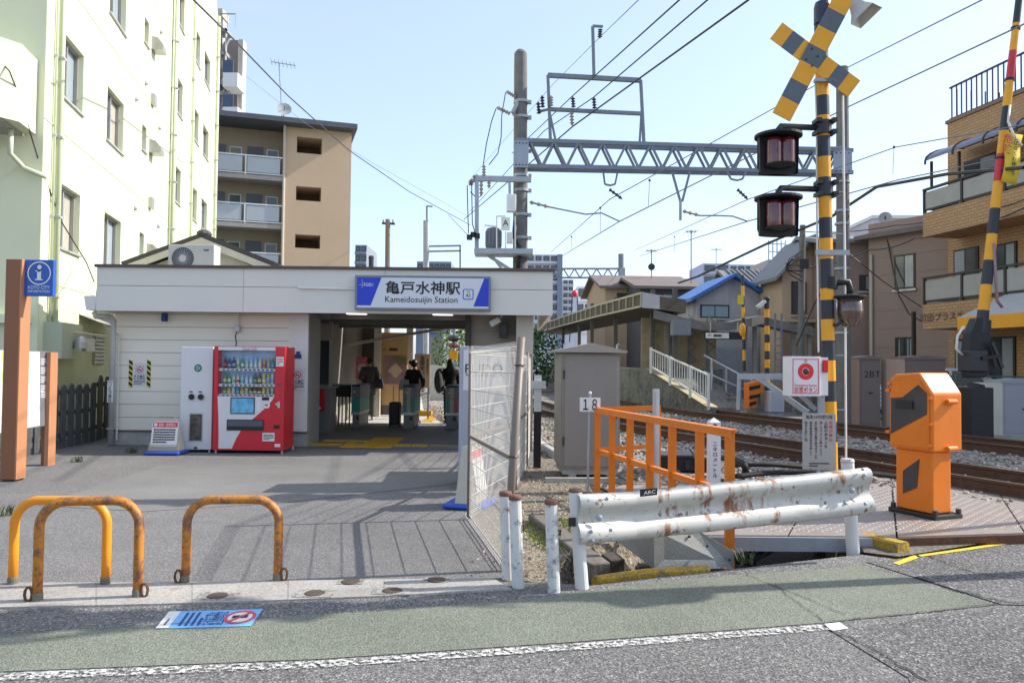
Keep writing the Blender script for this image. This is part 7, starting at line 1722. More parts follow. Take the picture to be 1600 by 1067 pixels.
# canopy with fascia of many small panels, on posts
cn = thing('platform_canopy', 'long low platform canopy with a framed edge and dark underside', 'canopy', A(930, 560, 35))
E0, E1, E2, E3 = A(1003, 480, 24.6), A(935, 495, 29.5), A(888, 507, 37), A(844, 519, 48)
path_c = [E0, E1, E2, E3]; zz_ = 1.0
def cl(t):
    k = t * 3; i = min(2, int(k)); return path_c[i].lerp(path_c[i + 1], k - i)
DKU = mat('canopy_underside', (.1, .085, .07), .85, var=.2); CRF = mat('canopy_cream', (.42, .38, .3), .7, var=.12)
nS = 24; vs = []
for i in range(nS + 1):
    p = cl(i / nS); z0_ = p.z
    vs += [p, p + V((0, 0, .42)), p + V((1.5, .4, .3)), p + V((1.5, .4, -.15))]
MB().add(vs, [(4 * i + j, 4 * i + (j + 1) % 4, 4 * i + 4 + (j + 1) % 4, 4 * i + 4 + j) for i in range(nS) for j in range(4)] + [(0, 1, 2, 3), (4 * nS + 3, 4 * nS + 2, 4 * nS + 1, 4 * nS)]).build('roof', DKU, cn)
for z_, h_ in ((.0, .06), (.42, .07)):
    vs = []
    for i in range(nS + 1): p = cl(i / nS) + V((-.03, -.03, z_)); vs += [p, p + V((0, 0, h_)), p + V((.06, .02, h_)), p + V((.06, .02, 0))]
    MB().add(vs, [(4 * i + j, 4 * i + (j + 1) % 4, 4 * i + 4 + (j + 1) % 4, 4 * i + 4 + j) for i in range(nS) for j in range(4)] + [(0, 1, 2, 3)]).build('edge_beam', CRF, cn)
for i in range(21): p = cl(i / 20); MB().box(p.x - .06, p.x - .01, p.y - .04, p.y + .02, p.z + .06, p.z + .42).build('edge_stud', CRF, cn)
MB().extr([E0 + V((0, -.05, -.02)), E0 + V((1.0, .3, -.06)), E0 + V((1.0, .3, .36)), E0 + V((0, -.05, .48))], (0, .04, 0)).build('end_panel', mat('canopy_end', (.3, .32, .36), .6), cn)
for i, (px, Y) in enumerate([(1055, 25.2), (962, 29.0), (925, 32.0), (905, 36), (880, 41), (1020, 26.0)]):
    a = A(px, 560, Y); MB().box(a.x - .07, a.x + .07, Y, Y + .14, zpl, 4.1).build('post', mat('canopy_post', (.12, .115, .11), .7), cn)
a = A(1015, 540, 25.4); MB().box(a.x - .02, a.x + 2.6, 26.9, 27.0, zpl, 3.2).build('back_wall', mat('platform_wall_cream', (.45, .36, .24), .8, var=.25, vs=2), cn)
for i in range(4):
    x_ = a.x + .3 + i * .65; MB().box(x_, x_ + .05, 26.85, 26.89, zpl, 3.2).build('lattice_leg', GSTEEL, cn)
    for k in range(4): MB().bar((x_, 26.86, zpl + .1 + k * .45), (x_ + .28, 26.86, zpl + .32 + k * .45), .03).bar((x_ + .28, 26.86, zpl + .32 + k * .45), (x_, 26.86, zpl + .55 + k * .45), .03).build('lattice_brace', GSTEEL, cn)
# second concrete-edged canopy roof over the passage
c2 = thing('passage_canopy', 'wavy edged grey canopy roof over the passage beside the platform', 'canopy', A(1150, 640, 26))
ed = [(1022, 484), (1060, 494), (1100, 503), (1140, 503), (1175, 496), (1190, 493), (1205, 498), (1272, 512)]
pt_ = [A(x, y, 24.5 + i * .15) for i, (x, y) in enumerate(ed)]; vs = []
for p in pt_: vs += [p, p + V((0, 0, -.28)), p + V((.5, 3, -.1)), p + V((.5, 3, .15))]
MB().add(vs, [(4 * i + j, 4 * i + (j + 1) % 4, 4 * i + 4 + (j + 1) % 4, 4 * i + 4 + j) for i in range(len(pt_) - 1) for j in range(4)] + [(0, 1, 2, 3)]).build('roof', mat('canopy_asbestos', (.2, .19, .18), .85, var=.3, vs=3), c2)
for px in (1042, 1165, 1180, 1200, 1240, 1265): a = A(px, 560, 26); MB().box(a.x - .06, a.x + .06, 26, 26.12, 0, ZA(px, 510, 26)).build('post', mat('passage_post', (.3, .29, .27), .7, var=.2), c2)
bx2 = A(1065, 513, 24.3); MB().box(bx2.x - .28, bx2.x + .28, 24.2, 24.7, bx2.z - .22, bx2.z + .25).build('speaker_box', GSTEEL, c2)
dsn = thing('direction_sign', 'white and navy direction sign with an arrow hanging under the passage canopy', 'sign', A(1130, 524, 24.2))
a, b = A(1101, 530, 24.2), A(1162, 519, 24.2); MB().box(a.x, b.x, 24.2, 24.25, a.z, b.z).build('board', BLACK, dsn); MB().box(a.x + .03, a.x + (b.x - a.x) * .62, 24.19, 24.199, a.z + .03, b.z - .03).build('white_field', WHITE, dsn)
txt('←', (a.x + .16, 24.185, (a.z + b.z) / 2), .16, INK, dsn); lines((a.x + .5, 24.185, (a.z + b.z) / 2), .45, .1, 1, INK, dsn, seed=40, lh=.8)
for f in (.15, .85): MB().cyl((a.x + (b.x - a.x) * f, 24.22, b.z), (a.x + (b.x - a.x) * f, 24.22, b.z + .3), .015, n=6).build('hanger', STEEL, dsn)
# passage steps and handrails
ph = thing('passage_handrail', 'thin grey handrail sloping down the passage ramp', 'railing', A(1130, 610, 24))
MB().tube([A(1100, 555, 24.4), A(1165, 590, 23.5), A(1185, 600, 23.2)], .03, 8).tube([A(1100, 580, 24.4), A(1165, 610, 23.5)], .025, 8).build('rail', STEEL, ph, smooth=True)
for px, yt, yb_ in ((1112, 562, 600), (1135, 574, 612), (1156, 586, 618)): a = A(px, yt, 24.1); MB().cyl(a, V((a.x, a.y, 0.02)), .035, n=8).build('post', STEEL, ph)
# far crossing gate: striped posts and machine
def striped(t, xa, ya, xb, yb, Y, r_, n_): 
    for i in range(n_): MB().cyl(A(xa + (xb - xa) * i / n_, ya + (yb - ya) * i / n_, Y), A(xa + (xb - xa) * (i + 1) / n_, ya + (yb - ya) * (i + 1) / n_, Y), r_, n=10).build('pole_band', SYL if i % 2 else SBK, t)
fs1 = thing('far_crossing_signal', 'small striped crossing signal post in front of the passage canopy', 'crossing signal', A(1199, 640, 22.5)); striped(fs1, 1199, 640, 1198, 470, 22.5, .07, 13)
MB().sph(A(1198, 467, 22.5), .1, .1, .08).build('cap', DARK, fs1); MB().extr([A(1183, 478, 22.4), A(1196, 468, 22.4), A(1198, 472, 22.4), A(1188, 482, 22.4)], (0, .2, 0)).build('horn', WHITE, fs1)
fs2 = thing('far_barrier_arm', 'thin raised striped barrier arm with yellow flags in front of the blue roofed house', 'barrier arm', A(1164, 560, 22.4)); striped(fs2, 1163, 580, 1160, 430, 22.4, .045, 9)
MB().extr([A(1153, 461, 22.3), A(1162, 461, 22.3), A(1162, 476, 22.3), A(1153, 475, 22.3)][::-1], (0, .02, 0)).build('flag', mat('flag_yellow', (.75, .55, .05), .7), fs2)
MB().sph(A(1160, 515, 22.3), .1, .06, .2).build('lamp', YEL, fs2)
fm = thing('striped_gate_machine', 'orange and black striped gate machine at the far end of the ramp', 'gate machine', A(1183, 640, 22)); 
q = [(1170, 600), (1190, 594), (1193, 612), (1184, 616), (1182, 636), (1171, 638)]
MB().extr([A(x, y, 22.0) for x, y in q][::-1], (0, .5, 0)).build('case', ORANGE, fm)
for y_ in (601, 615, 626): MB().extr([A(1171, y_ + 3, 21.98), A(1188 if y_ < 620 else 1182, y_, 21.98), A(1188 if y_ < 620 else 1182, y_ + 5, 21.98), A(1171, y_ + 9, 21.98)][::-1], (0, .015, 0)).build('stripe', BLACK, fm)
tag(MB().box(A(1203, 625, 21.8).x, A(1226, 625, 21.8).x, 21.8, 22.3, .25, A(1203, 611, 21.8).z).box(A(1206, 632, 21.9).x, A(1224, 632, 21.9).x, 21.9, 22.2, .02, .249).build('low_equipment_box', mat('box_pale_blue', (.5, .53, .6), .5), bevel=.02), 'low pale equipment box beside the striped gate machine', 'equipment box')
# ladder by the passage
ld = thing('steel_ladder', 'blue grey steel ladder standing beside the passage canopy', 'ladder', A(1217, 600, 23))
for px in (1211, 1221): MB().bar(A(px, 600, 23), A(px, 490, 23), .05).build('rail', GSTEEL, ld)
for k in range(9): MB().bar(A(1211, 595 - k * 11, 23), A(1221, 595 - k * 11, 23), .03).build('rung', GSTEEL, ld)
# local utility pole with tangled cables by the peach house
up2 = thing('utility_pole', 'thin utility pole with tangled cables beside the peach house', 'utility pole', A(1252, 600, 24.5))
MB().cyl(V((A(1250, 560, 24.5).x, 24.5, 0)), A(1254, 352, 24.5), .13, .09, n=12).build('pole', POLEC, up2)
for i in range(7):
    r_ = random.Random(i); P = [A(1253, 440 - i * 8, 24.4), A(1240 - r_.uniform(0, 8), 425 - i * 4 + r_.uniform(-6, 6), 24.2), A(1228, 418 + r_.uniform(-8, 8), 24.3)]; MB().tube(P, .018, 5).build('cable', BLACK, up2)
MB().box(A(1248, 400, 24.4).x, A(1262, 400, 24.4).x, 24.3, 24.4, A(1250, 420, 24.4).z, A(1250, 405, 24.4).z).build('junction_box', DARK, up2)
# greenery glimpsed beyond the hall and the platform
def bush(lab, c, rx, rz, n_, seed, size=.1):
    t = thing('shrub', lab, 'shrub', V((c.x, c.y, 0))); r_ = random.Random(seed); mb = MB()
    for i in range(n_):
        a = r_.uniform(0, 6.28); b = r_.uniform(-1.4, 1.57); k = r_.random() ** .4; p = c + V((rx * k * math.cos(a) * math.cos(b), rx * k * math.sin(a) * math.cos(b), rz * k * math.sin(b)))
        d = V((r_.uniform(-1, 1), r_.uniform(-1, 1), r_.uniform(-1, 1))).normalized() * size; e = d.orthogonal().normalized() * size * .5; mb.add([p - d, p + e, p + d, p - e], [(0, 1, 2, 3)])
    mb.build('crown', mat('leaf_green', (.07, .14, .04), .7, var=.5, vs=4), t)
    for k in range(3): MB().tube([V((c.x + .1 * k, c.y, 0)), V((c.x + .2 * (k - 1), c.y, c.z * .6)), c + V((.4 * (k - 1), 0, 0))], [.06, .04, .015], 6).build('stem', WOODD, t)
bush('green shrub seen through the back of the ticket hall', A(722, 545, 33), 1.3, 1.6, 1500, 1); bush('green shrub between the station post and the platform canopy', A(838, 560, 40), 1.6, 1.6, 1200, 2, .13)
# ================================================================= overhead line gantry
GY = 18.0
gn = thing('catenary_gantry', 'steel lattice gantry spanning the tracks between two concrete poles', 'gantry', A(815, 560, GY))
LP = A(815, 420, GY); GY2 = 18.5
MB().tube([V((LP.x, GY, -.3)), A(813.5, 100, GY), A(813.5, 84, GY), A(813.5, 79, GY)], [.19, .155, .15, .09], 20).build('concrete_pole', POLEC, gn, smooth=False)
RP = A(1315, 560, GY2)
MB().tube([V((RP.x + .05, GY2, -.3)), A(1316, 106, GY2)], [.17, .14], 18).build('concrete_pole', POLEC, gn)
# truss beam
tl_, tr2, bl_, br_ = A(806, 222, GY), A(1328, 238, GY2), A(806, 262, GY), A(1328, 272, GY2)
for dy in (-.16, .16):
    o2 = V((0, dy, 0)); MB().bar(tl_ + o2, tr2 + o2, .07, .09).build('chord', GSTEEL, gn); MB().bar(bl_ + o2, br_ + o2, .07, .09).build('chord', GSTEEL, gn)
    nb = 13
    for i in range(nb):
        f0, fm_, f1 = .04 + .92 * i / nb, .04 + .92 * (i + .5) / nb, .04 + .92 * (i + 1) / nb
        MB().bar(tl_.lerp(tr2, f0) + o2, bl_.lerp(br_, fm_) + o2, .045, .05).build('diagonal', GSTEEL, gn); MB().bar(bl_.lerp(br_, fm_) + o2, tl_.lerp(tr2, f1) + o2, .045, .05).build('diagonal', GSTEEL, gn)
for i in range(14):
    f = .04 + .92 * i / 13; MB().bar(tl_.lerp(tr2, f) + V((0, -.16, 0)), tl_.lerp(tr2, f) + V((0, .16, 0)), .05).build('cross_tie', GSTEEL, gn)
PLT = mat('gusset_plate', (.32, .36, .42), .5, .3, var=.08)
for c0_, Yq, w0, w1 in (((803, 220, 826, 262), GY, 0, 0), ((1302, 236, 1331, 271), GY2, 0, 0)):
    a, b = A(c0_[0], c0_[3], Yq - .2), A(c0_[2], c0_[1], Yq - .2); gp = MB().box(a.x, b.x, Yq - .215, Yq - .2, a.z, b.z).build('gusset', PLT, gn)
    for i in range(4):
        for z_ in (.1, .9): MB().sph((a.x + (b.x - a.x) * (.15 + .23 * i), Yq - .22, a.z + (b.z - a.z) * z_), .018, .012, .018, 8, 4).build('bolt', DARK, gp)
# collars on the left pole
for y_ in (160, 184, 236, 275, 298, 336, 372): c = A(814.5, y_, GY); MB().cyl(c - V((0, 0, .03)), c + V((0, 0, .03)), .185, n=18).build('collar', STEEL, gn); MB().box(c.x + .17, c.x + .24, GY - .04, GY + .04, c.z - .04, c.z + .04).build('collar_lug', STEEL, gn)
for y_ in (285, 330, 350, 420, 470, 520): c = A(1316, y_, GY2); MB().cyl(c - V((0, 0, .025)), c + V((0, 0, .025)), .175, n=16).build('collar', STEEL, gn)
# upper frame
UF = [A(860, 219, GY), A(856, 118, GY), A(1001, 126, GY + .2), A(1006, 222, GY + .2)]
MB().bar(UF[0], UF[1], .07).bar(UF[0] + V((.12, 0, 0)), UF[1].lerp(UF[0], .55), .05).build('frame_leg', GSTEEL, gn); MB().bar(UF[3], UF[2], .07).bar(UF[3] - V((.1, 0, 0)), UF[2].lerp(UF[3], .4), .05).build('frame_leg', GSTEEL, gn)
MB().bar(UF[1], UF[2], .09, .1).build('frame_beam', GSTEEL, gn); MB().bar(A(857, 171, GY), A(1003, 178, GY + .2), .08).build('frame_beam', GSTEEL, gn)
MB().bar(A(928, 118, GY), A(926, 42, GY), .07).build('top_mast', GSTEEL, gn); MB().bar(A(926, 41, GY), A(942, 42, GY), .05).build('top_arm', GSTEEL, gn)
# insulators: stacked sheds
INS = mat('porcelain', (.35, .3, .27), .3, var=.1); INSD = mat('porcelain_dark', (.05, .045, .045), .3)
def insul(t, a, b, r_=.05, n_=5, m=INS):
    a = V(a); b = V(b); P = []; rr = []
    for i in range(n_):
        for f, k in ((0, .45), (.3, 1), (.55, .5)): P.append(a.lerp(b, (i + f) / n_)); rr.append(r_ * k)
    P.append(b); rr.append(r_ * .4); MB().tube(P, rr, 10).build('insulator', m, t)
for (xa, ya, xb, yb, m) in ((896, 168, 895, 152, INSD), (929, 170, 928, 153, INSD), (893, 176, 894, 196, INS), (861, 166, 861, 150, INS), (848, 168, 847, 150, INSD), (842, 178, 841, 160, INSD), (938, 46, 937, 60, INSD)): insul(gn, A(xa, ya, GY - .1), A(xb, yb, GY - .1), .06, 4, m)
MB().bar(A(841, 175, GY), A(862, 170, GY), .05).build('insulator_arm', GSTEEL, gn)
# arms hanging below the truss
for xs_, ys_ in (((942, 945, 953, 961, 966), (264, 288, 290, 288, 264)), ((1136, 1142, 1152, 1160, 1166), (268, 280, 282, 280, 268))):
    P = [A(x, y, GY + .1) for x, y in zip(xs_, ys_)]
    for a, b in zip(P[:-1], P[1:]): MB().bar(a, b, .04).build('hanger', GSTEEL, gn)
insul(gn, A(952, 296, GY), A(972, 311, GY), .05, 4, INSD); insul(gn, A(1152, 296, GY), A(1168, 311, GY), .05, 4, INSD)
for a, b in (((1050, 268), (1063, 315)), ((1078, 268), (1066, 315))): MB().bar(A(*a, GY + .1), A(*b, GY + .1), .05).build('v_hanger', GSTEEL, gn)
MB().bar(A(1063, 312, GY + .1), A(1063, 344, GY + .1), .09, .05).build('v_drop', STEEL, gn)
insul(gn, A(828, 316, GY - .05), A(860, 324, GY - .1), .05, 3, INS); insul(gn, A(1067, 330, GY), A(1094, 337, GY), .05, 3, INS)
# pull-off rods
for P in ([A(860, 324, GY - .1), A(915, 335, GY - .2), A(940, 333, GY - .3), A(968, 346, GY - .4)], [A(1094, 337, GY), A(1120, 337, GY), A(1145, 338, GY - .2), A(1168, 346, GY - .3)]): MB().tube(P, .018, 6).build('pull_off', GSTEEL, gn)
# bracket and insulators left of the pole
MB().tube([A(806, 150, GY), A(810, 158, GY - .1), A(801, 176, GY - .2), A(806, 182, GY - .1)], .05, 8).build('curved_bracket', STEEL, gn)
insul(gn, A(806, 152, GY - .1), A(791, 143, GY - .15), .06, 5); insul(gn, A(797, 178, GY - .15), A(776, 168, GY - .2), .06, 5)
# transformer platform
tf_ = thing('pole_transformer_platform', 'steel platform with a grey transformer and white box bolted to the concrete pole', 'transformer', A(785, 390, GY))
y_ = GY - .3
MB().bar(A(743, 279, y_), A(830, 281, y_), .1, .12).build('cross_arm', STEEL, tf_); MB().bar(A(745, 280, y_), A(745, 392, y_), .09).build('upright', STEEL, tf_); MB().bar(A(796, 282, y_), A(797, 330, y_), .06).build('upright', STEEL, tf_)
MB().box(A(742, 400, y_).x, A(832, 400, y_).x, y_ - .35, y_ + .3, A(742, 399, y_).z, A(742, 391, y_).z).build('platform', STEEL, tf_); MB().bar(A(762, 399, y_), A(808, 428, y_), .07).bar(A(768, 399, y_), A(790, 428, y_), .06).build('strut', STEEL, tf_)
MB().lathe(A(771, 389, y_), [(.17, 0), (.18, .05), (.18, .42), (.15, .47), (.05, .5)], 16).build('transformer', mat('transformer_grey', (.13, .15, .18), .5), tf_)
for k in range(12): c = A(771, 389, y_); aa = k * .52; MB().box(c.x + .18 * math.cos(aa) - .01, c.x + .18 * math.cos(aa) + .01, c.y + .18 * math.sin(aa) - .02, c.y + .18 * math.sin(aa) + .02, c.z + .06, c.z + .4).build('cooling_fin', GSTEEL, tf_)
wb = A(799, 318, y_ - .1); MB().box(wb.x - .11, wb.x + .11, wb.y - .1, wb.y + .1, wb.z - .2, wb.z + .2).build('white_box', WHITE, tf_, bevel=.02)
sg_ = A(790, 350, y_ - .25); MB().box(sg_.x - .1, sg_.x + .1, sg_.y - .01, sg_.y, sg_.z - .15, sg_.z + .15).build('letter_plate', WHITE, tf_); txt('A', (sg_.x, sg_.y - .014, sg_.z + .02), .19, INK, tf_)
for a, b in (((776, 338), (776, 390)), ((805, 338), (805, 390)), ((776, 338), (790, 338)), ((790, 362), (790, 390)), ((757, 352), (776, 354))): MB().bar(A(*a, y_ - .3), A(*b, y_ - .3), .03).build('guard_rail', WHITE, tf_)
MB().box(A(792, 385, y_).x, A(801, 385, y_).x, y_ - .2, y_ - .1, A(790, 382, y_).z, A(790, 365, y_).z).build('meter', WHITE, tf_)
for xa, ya, yb in ((756, 275, 258), (764, 276, 294), (752, 282, 306), (741, 285, 274), (745, 284, 273), (735, 290, 282), (737, 289, 280)): insul(tf_, A(xa, ya, y_), A(xa, yb, y_), .055, 4)
for P in ([(755, 258), (760, 225), (768, 190), (775, 170)], [(764, 258), (778, 240), (783, 215), (784, 180), (790, 145)], [(730, 290), (731, 330), (732, 365)], [(737, 290), (738, 350), (745, 372)], [(735, 300), (745, 310), (752, 306)]): MB().tube([A(x, yy_, y_) for x, yy_ in P], .012, 5).build('jumper_wire', DARK, tf_)
for xa, ya in ((734, 372), (740, 368), (746, 370)): MB().box(A(xa, ya, y_).x - .06, A(xa, ya, y_).x + .06, y_ - .2, y_, A(xa, ya, y_).z - .05, A(xa, ya, y_).z + .05).build('cut_out_switch', BLACK, tf_)
MB().tube([A(805, 345, y_), A(803, 370, y_), A(812, 385, y_), A(808, 430, y_)], .05, 8).build('cable_bundle', BLACK, tf_, smooth=True)
# ---------------------------------------------------------------- second gantry further down the line
g2 = thing('catenary_gantry', 'second lattice gantry further down the line, on a round grey pole', 'gantry', A(971, 560, 46))
MB().cyl(V((A(971, 560, 46).x, 46, 0)), A(970.5, 397, 46), .17, n=12).build('pole', GSTEEL, g2)
ta, tb2, b0_, b1_ = A(715, 420, 46), A(976, 420, 46), A(715, 434, 46), A(976, 434, 46)
MB().bar(ta, tb2, .1).build('chord', GSTEEL, g2); MB().bar(b0_, b1_, .1).build('chord', GSTEEL, g2)
for i in range(15): MB().bar(b0_.lerp(b1_, i / 15), ta.lerp(tb2, (i + .5) / 15), .07).bar(ta.lerp(tb2, (i + .5) / 15), b0_.lerp(b1_, (i + 1) / 15), .07).build('diagonal', GSTEEL, g2)
MB().box(A(967, 434, 46).x, A(976, 434, 46).x, 45.8, 45.85, A(967, 434, 46).z, A(967, 419, 46).z).build('gusset', PLT, g2)
# pole with T arm above the station roof, and a wooden utility pole
p3 = thing('steel_mast', 'slim steel mast with a hooked arm and side bracket above the fascia', 'mast', A(666, 560, 50))
MB().cyl(V((A(666, 560, 50).x, 50, 0)), A(666, 345, 50), .2, n=10).build('mast', STEEL, p3); MB().bar(A(667, 347, 50), A(667, 322, 50), .1).bar(A(667, 322, 50), A(676, 323, 50), .08).build('hook', GSTEEL, p3)
MB().bar(A(666, 385, 50), A(720, 384, 50), .1).bar(A(666, 393, 50), A(720, 392, 50), .1).bar(A(719, 384, 50), A(719, 418, 50), .1).build('side_bracket', GSTEEL, p3)
up = thing('utility_pole', 'brown utility pole with a short crossarm beside the tan block', 'utility pole', A(605, 560, 48))
MB().cyl(V((A(605, 560, 48).x, 48, 0)), A(606, 343, 48), .2, .15, n=10).build('pole', mat('pole_brown', (.2, .16, .14), .8), up); MB().bar(A(597, 349, 48), A(617, 350, 48), .12).build('crossarm', DARK, up)
for x in (599, 606, 614): insul(up, A(x, 348, 48), A(x, 343, 48), .08, 2)
p4 = thing('utility_pole', 'short dark utility pole on the skyline next to the slatted tower', 'utility pole', A(580, 560, 60)); MB().cyl(V((A(580, 560, 60).x, 60, 0)), A(580, 400, 60), .2, n=8).build('pole', DARK, p4); MB().bar(A(576, 404, 60), A(584, 404, 60), .15).build('crossarm', DARK, p4)
p5 = thing('utility_pole', 'small utility pole with a wide crossarm and dark transformer above the canopy', 'utility pole', A(950, 560, 62)); MB().cyl(V((A(951, 560, 62).x, 62, 0)), A(951, 452, 62), .16, n=8).build('pole', DARK, p5); MB().bar(A(936, 453, 62), A(955, 456, 62), .15).build('crossarm', DARK, p5); MB().cyl(A(947, 470, 61.7), A(947, 460, 61.7), .35, n=10).build('transformer', DARK, p5)
# ================================================================= wires
WIR = mat('wire_dark', (.05, .05, .055), .6, var=0); WIRL = mat('wire_grey', (.2, .21, .23), .5, var=0)
def wire(lab, pts, r_=.012, m=WIR, sag=0., n_=14):
    P = [A(*p) for p in pts]; Q = []
    for a, b in zip(P[:-1], P[1:]):
        for k in range(n_): t = k / n_; Q.append(a.lerp(b, t) - V((0, 0, sag * 4 * t * (1 - t))))
    Q.append(P[-1]); return tag(MB().tube(Q, r_, 5, caps=False).build('overhead_wire', m), lab, 'wire', 'overhead wires')
# along the line
wire('overhead wire from the lower frame beam to the upper left of the crossed boards', [(1170, 0, 11.5), (896, 197, GY), (725, 343, 40)], .018)
wire('overhead feeder wire passing over the left end of the frame', [(1106, 0, 11), (928, 152, GY), (850, 205, 24), (735, 330, 44)], .014)
wire('overhead feeder wire resting on the left insulator of the frame', [(1062, 0, 10.5), (895, 150, GY), (800, 240, 28)], .013)
wire('thin earth wire running from the hooked mast top', [(998, 0, 11), (938, 58, GY), (866, 130, 24), (735, 280, 44)], .008, WIRL)
wire('thick overhead cable crossing behind the signal lamps', [(1600, 262, 15), (1480, 272, 17), (1370, 292, 19), (1300, 338, 20.5), (1200, 380, 23), (1090, 432, 27), (1060, 442, 30)], .04)
# catenary wires of both tracks
cat = [('upper contact wire of the near track', [(1535, 0, 11), (1320, 108, GY - .5), (952, 312, GY), (860, 395, 40)], .012), ('lower contact wire of the near track', [(1600, 38, 11.5), (1330, 165, 16), (968, 346, GY), (870, 405, 40)], .014),
       ('upper contact wire of the far track', [(1600, 195, 15), (1400, 230, 17), (1168, 312, GY + .5), (990, 392, 46)], .012), ('lower contact wire of the far track', [(1600, 240, 16), (1400, 282, 18), (1168, 346, GY + .5), (1000, 400, 46)], .014)]
for lab, p, r_ in cat: wire(lab, p, r_, WIRL)
for i, (xa, ya, xb, yb, Y) in enumerate([(1397, 230, 1395, 273, 17), (1015, 282, 1013, 322, 17.8), (938, 325, 938, 365, 19), (893, 370, 893, 390, 25), (1054, 370, 1054, 395, 30)]):
    labs_ = ['dropper wire beside the brick building', 'dropper wire under the gantry, by the V hanger', 'dropper wire between the contact wires beside the pull-off rod', 'dropper wire above the white tower', 'dropper wire above the brown hipped roof']
    t = thing('dropper_wire', labs_[i], 'wire', A(xa, yb, Y), 'dropper wires'); MB().tube([A(xa, ya, Y), A(xb, yb, Y)], .007, 4).build('wire', WIRL, t); MB().sph(A(xa, ya, Y), .03).build('clip', DARK, t)
# town cables
wire('twisted dark cable sagging from the green block past the tan block', [(300, -2, 14), (365, 62, 18), (450, 150, 26), (545, 235, 35), (640, 300, 45), (735, 352, 55)], .022)
wire('thin wire from the tan block antenna', [(385, 120, 40), (480, 195, 42), (600, 265, 44), (735, 340, 50)], .01, WIRL)
wire('thin wire running down to the transformer platform', [(700, 335, 30), (735, 372, 18.2)], .012, WIRL)
wire('thin cable hanging across the green block facade', [(0, 95, 12.4), (15, 112, 12.3), (30, 150, 12.6), (60, 250, 13.3), (95, 345, 14), (135, 410, 15), (147, 440, 14)], .012)
wire('thin cable strung low along the green block wall', [(40, 515, 13.4), (60, 512, 13.6), (120, 520, 14.3), (165, 525, 15)], .02, BEIGE)
wire('black cable crossing in front of the brick balconies', [(1600, 325, 19), (1500, 352, 22), (1430, 372, 24), (1360, 390, 25), (1254, 420, 24.5)], .02, WIR, .1)
wire('lower black cable crossing in front of the brick balconies', [(1600, 312, 19), (1500, 330, 22), (1400, 352, 24), (1254, 362, 24.5)], .016, WIR, .1)
wire('cable running from the roof dish mast down the mauve house', [(1386, 372, 26.4), (1395, 420, 26), (1405, 462, 25.6), (1420, 490, 25.2), (1440, 502, 24.6)], .025)
wire('slanting cable in front of the peach house', [(1298, 430, 22), (1270, 480, 23), (1245, 540, 24)], .022)
wire('thin cable across the mauve house windows', [(1325, 395, 25), (1380, 440, 25), (1440, 480, 24.6)], .018)
# ================================================================= second crossing signal off to the right, known by its shadow on the road
s2 = copy_tree(cs, (1.9, -3.75, 1.75), 'tall striped level crossing signal out of view beside the near barrier')
b0 = A(1299, 800, YC) + V((1.9, -3.75, 1.75)); z_ = b0.z
for i in range(6): MB().cyl((b0.x, b0.y, z_ * i / 6), (b0.x, b0.y, z_ * (i + 1) / 6), .083, n=14).build('pole_band', SBK if i % 2 else SYL, s2)
nb_ = thing('near_barrier_arm', 'raised striped barrier arm of the near side, out of view right of the deck', 'barrier arm', (9.1, 8.8, 0))
P0, P1 = V((9.1, 8.8, 1)), V((4.2, 5.1, 7))
for i in range(10): MB().cyl(P0.lerp(P1, i / 10), P0.lerp(P1, (i + 1) / 10), .06 - .003 * i, .057 - .003 * i, n=10).build('arm_band', SBK if i % 2 else SYL, nb_)
MB().box(8.8, 9.4, 8.5, 9.1, 0, 1.1).build('machine_case', ORANGE, nb_, bevel=.03)
# ================================================================= people at the ticket gates
def skin(verts, edges, rad, root, name, m, parent, sub=2):
    me = bpy.data.meshes.new('k'); me.from_pydata([tuple(v) for v in verts], edges, [])
    o = bpy.data.objects.new('k', me); COL.objects.link(o)
    md = o.modifiers.new('s', 'SKIN'); md.use_smooth_shade = True
    sv = me.skin_vertices[0].data
    for i, r_ in enumerate(rad):
        sv[i].radius = (r_[0], r_[1]) if isinstance(r_, tuple) else (r_, r_); sv[i].use_root = (i == root)
    md2 = o.modifiers.new('u', 'SUBSURF'); md2.levels = sub; md2.render_levels = sub
    dg = bpy.context.evaluated_depsgraph_get(); r = bpy.data.meshes.new_from_object(o.evaluated_get(dg)); r.transform(o.matrix_world)
    bpy.data.objects.remove(o); bpy.data.meshes.remove(me)
    mb = MB(); mb.add([v.co.copy() for v in r.vertices], [tuple(p.vertices) for p in r.polygons]); return mb.build(name, m, parent, smooth=True)
SKN = mat('skin_tone', (.42, .26, .18), .6, var=.05); HAIR = mat('black_hair', (.012, .011, .011), .45, var=.2, vs=40)
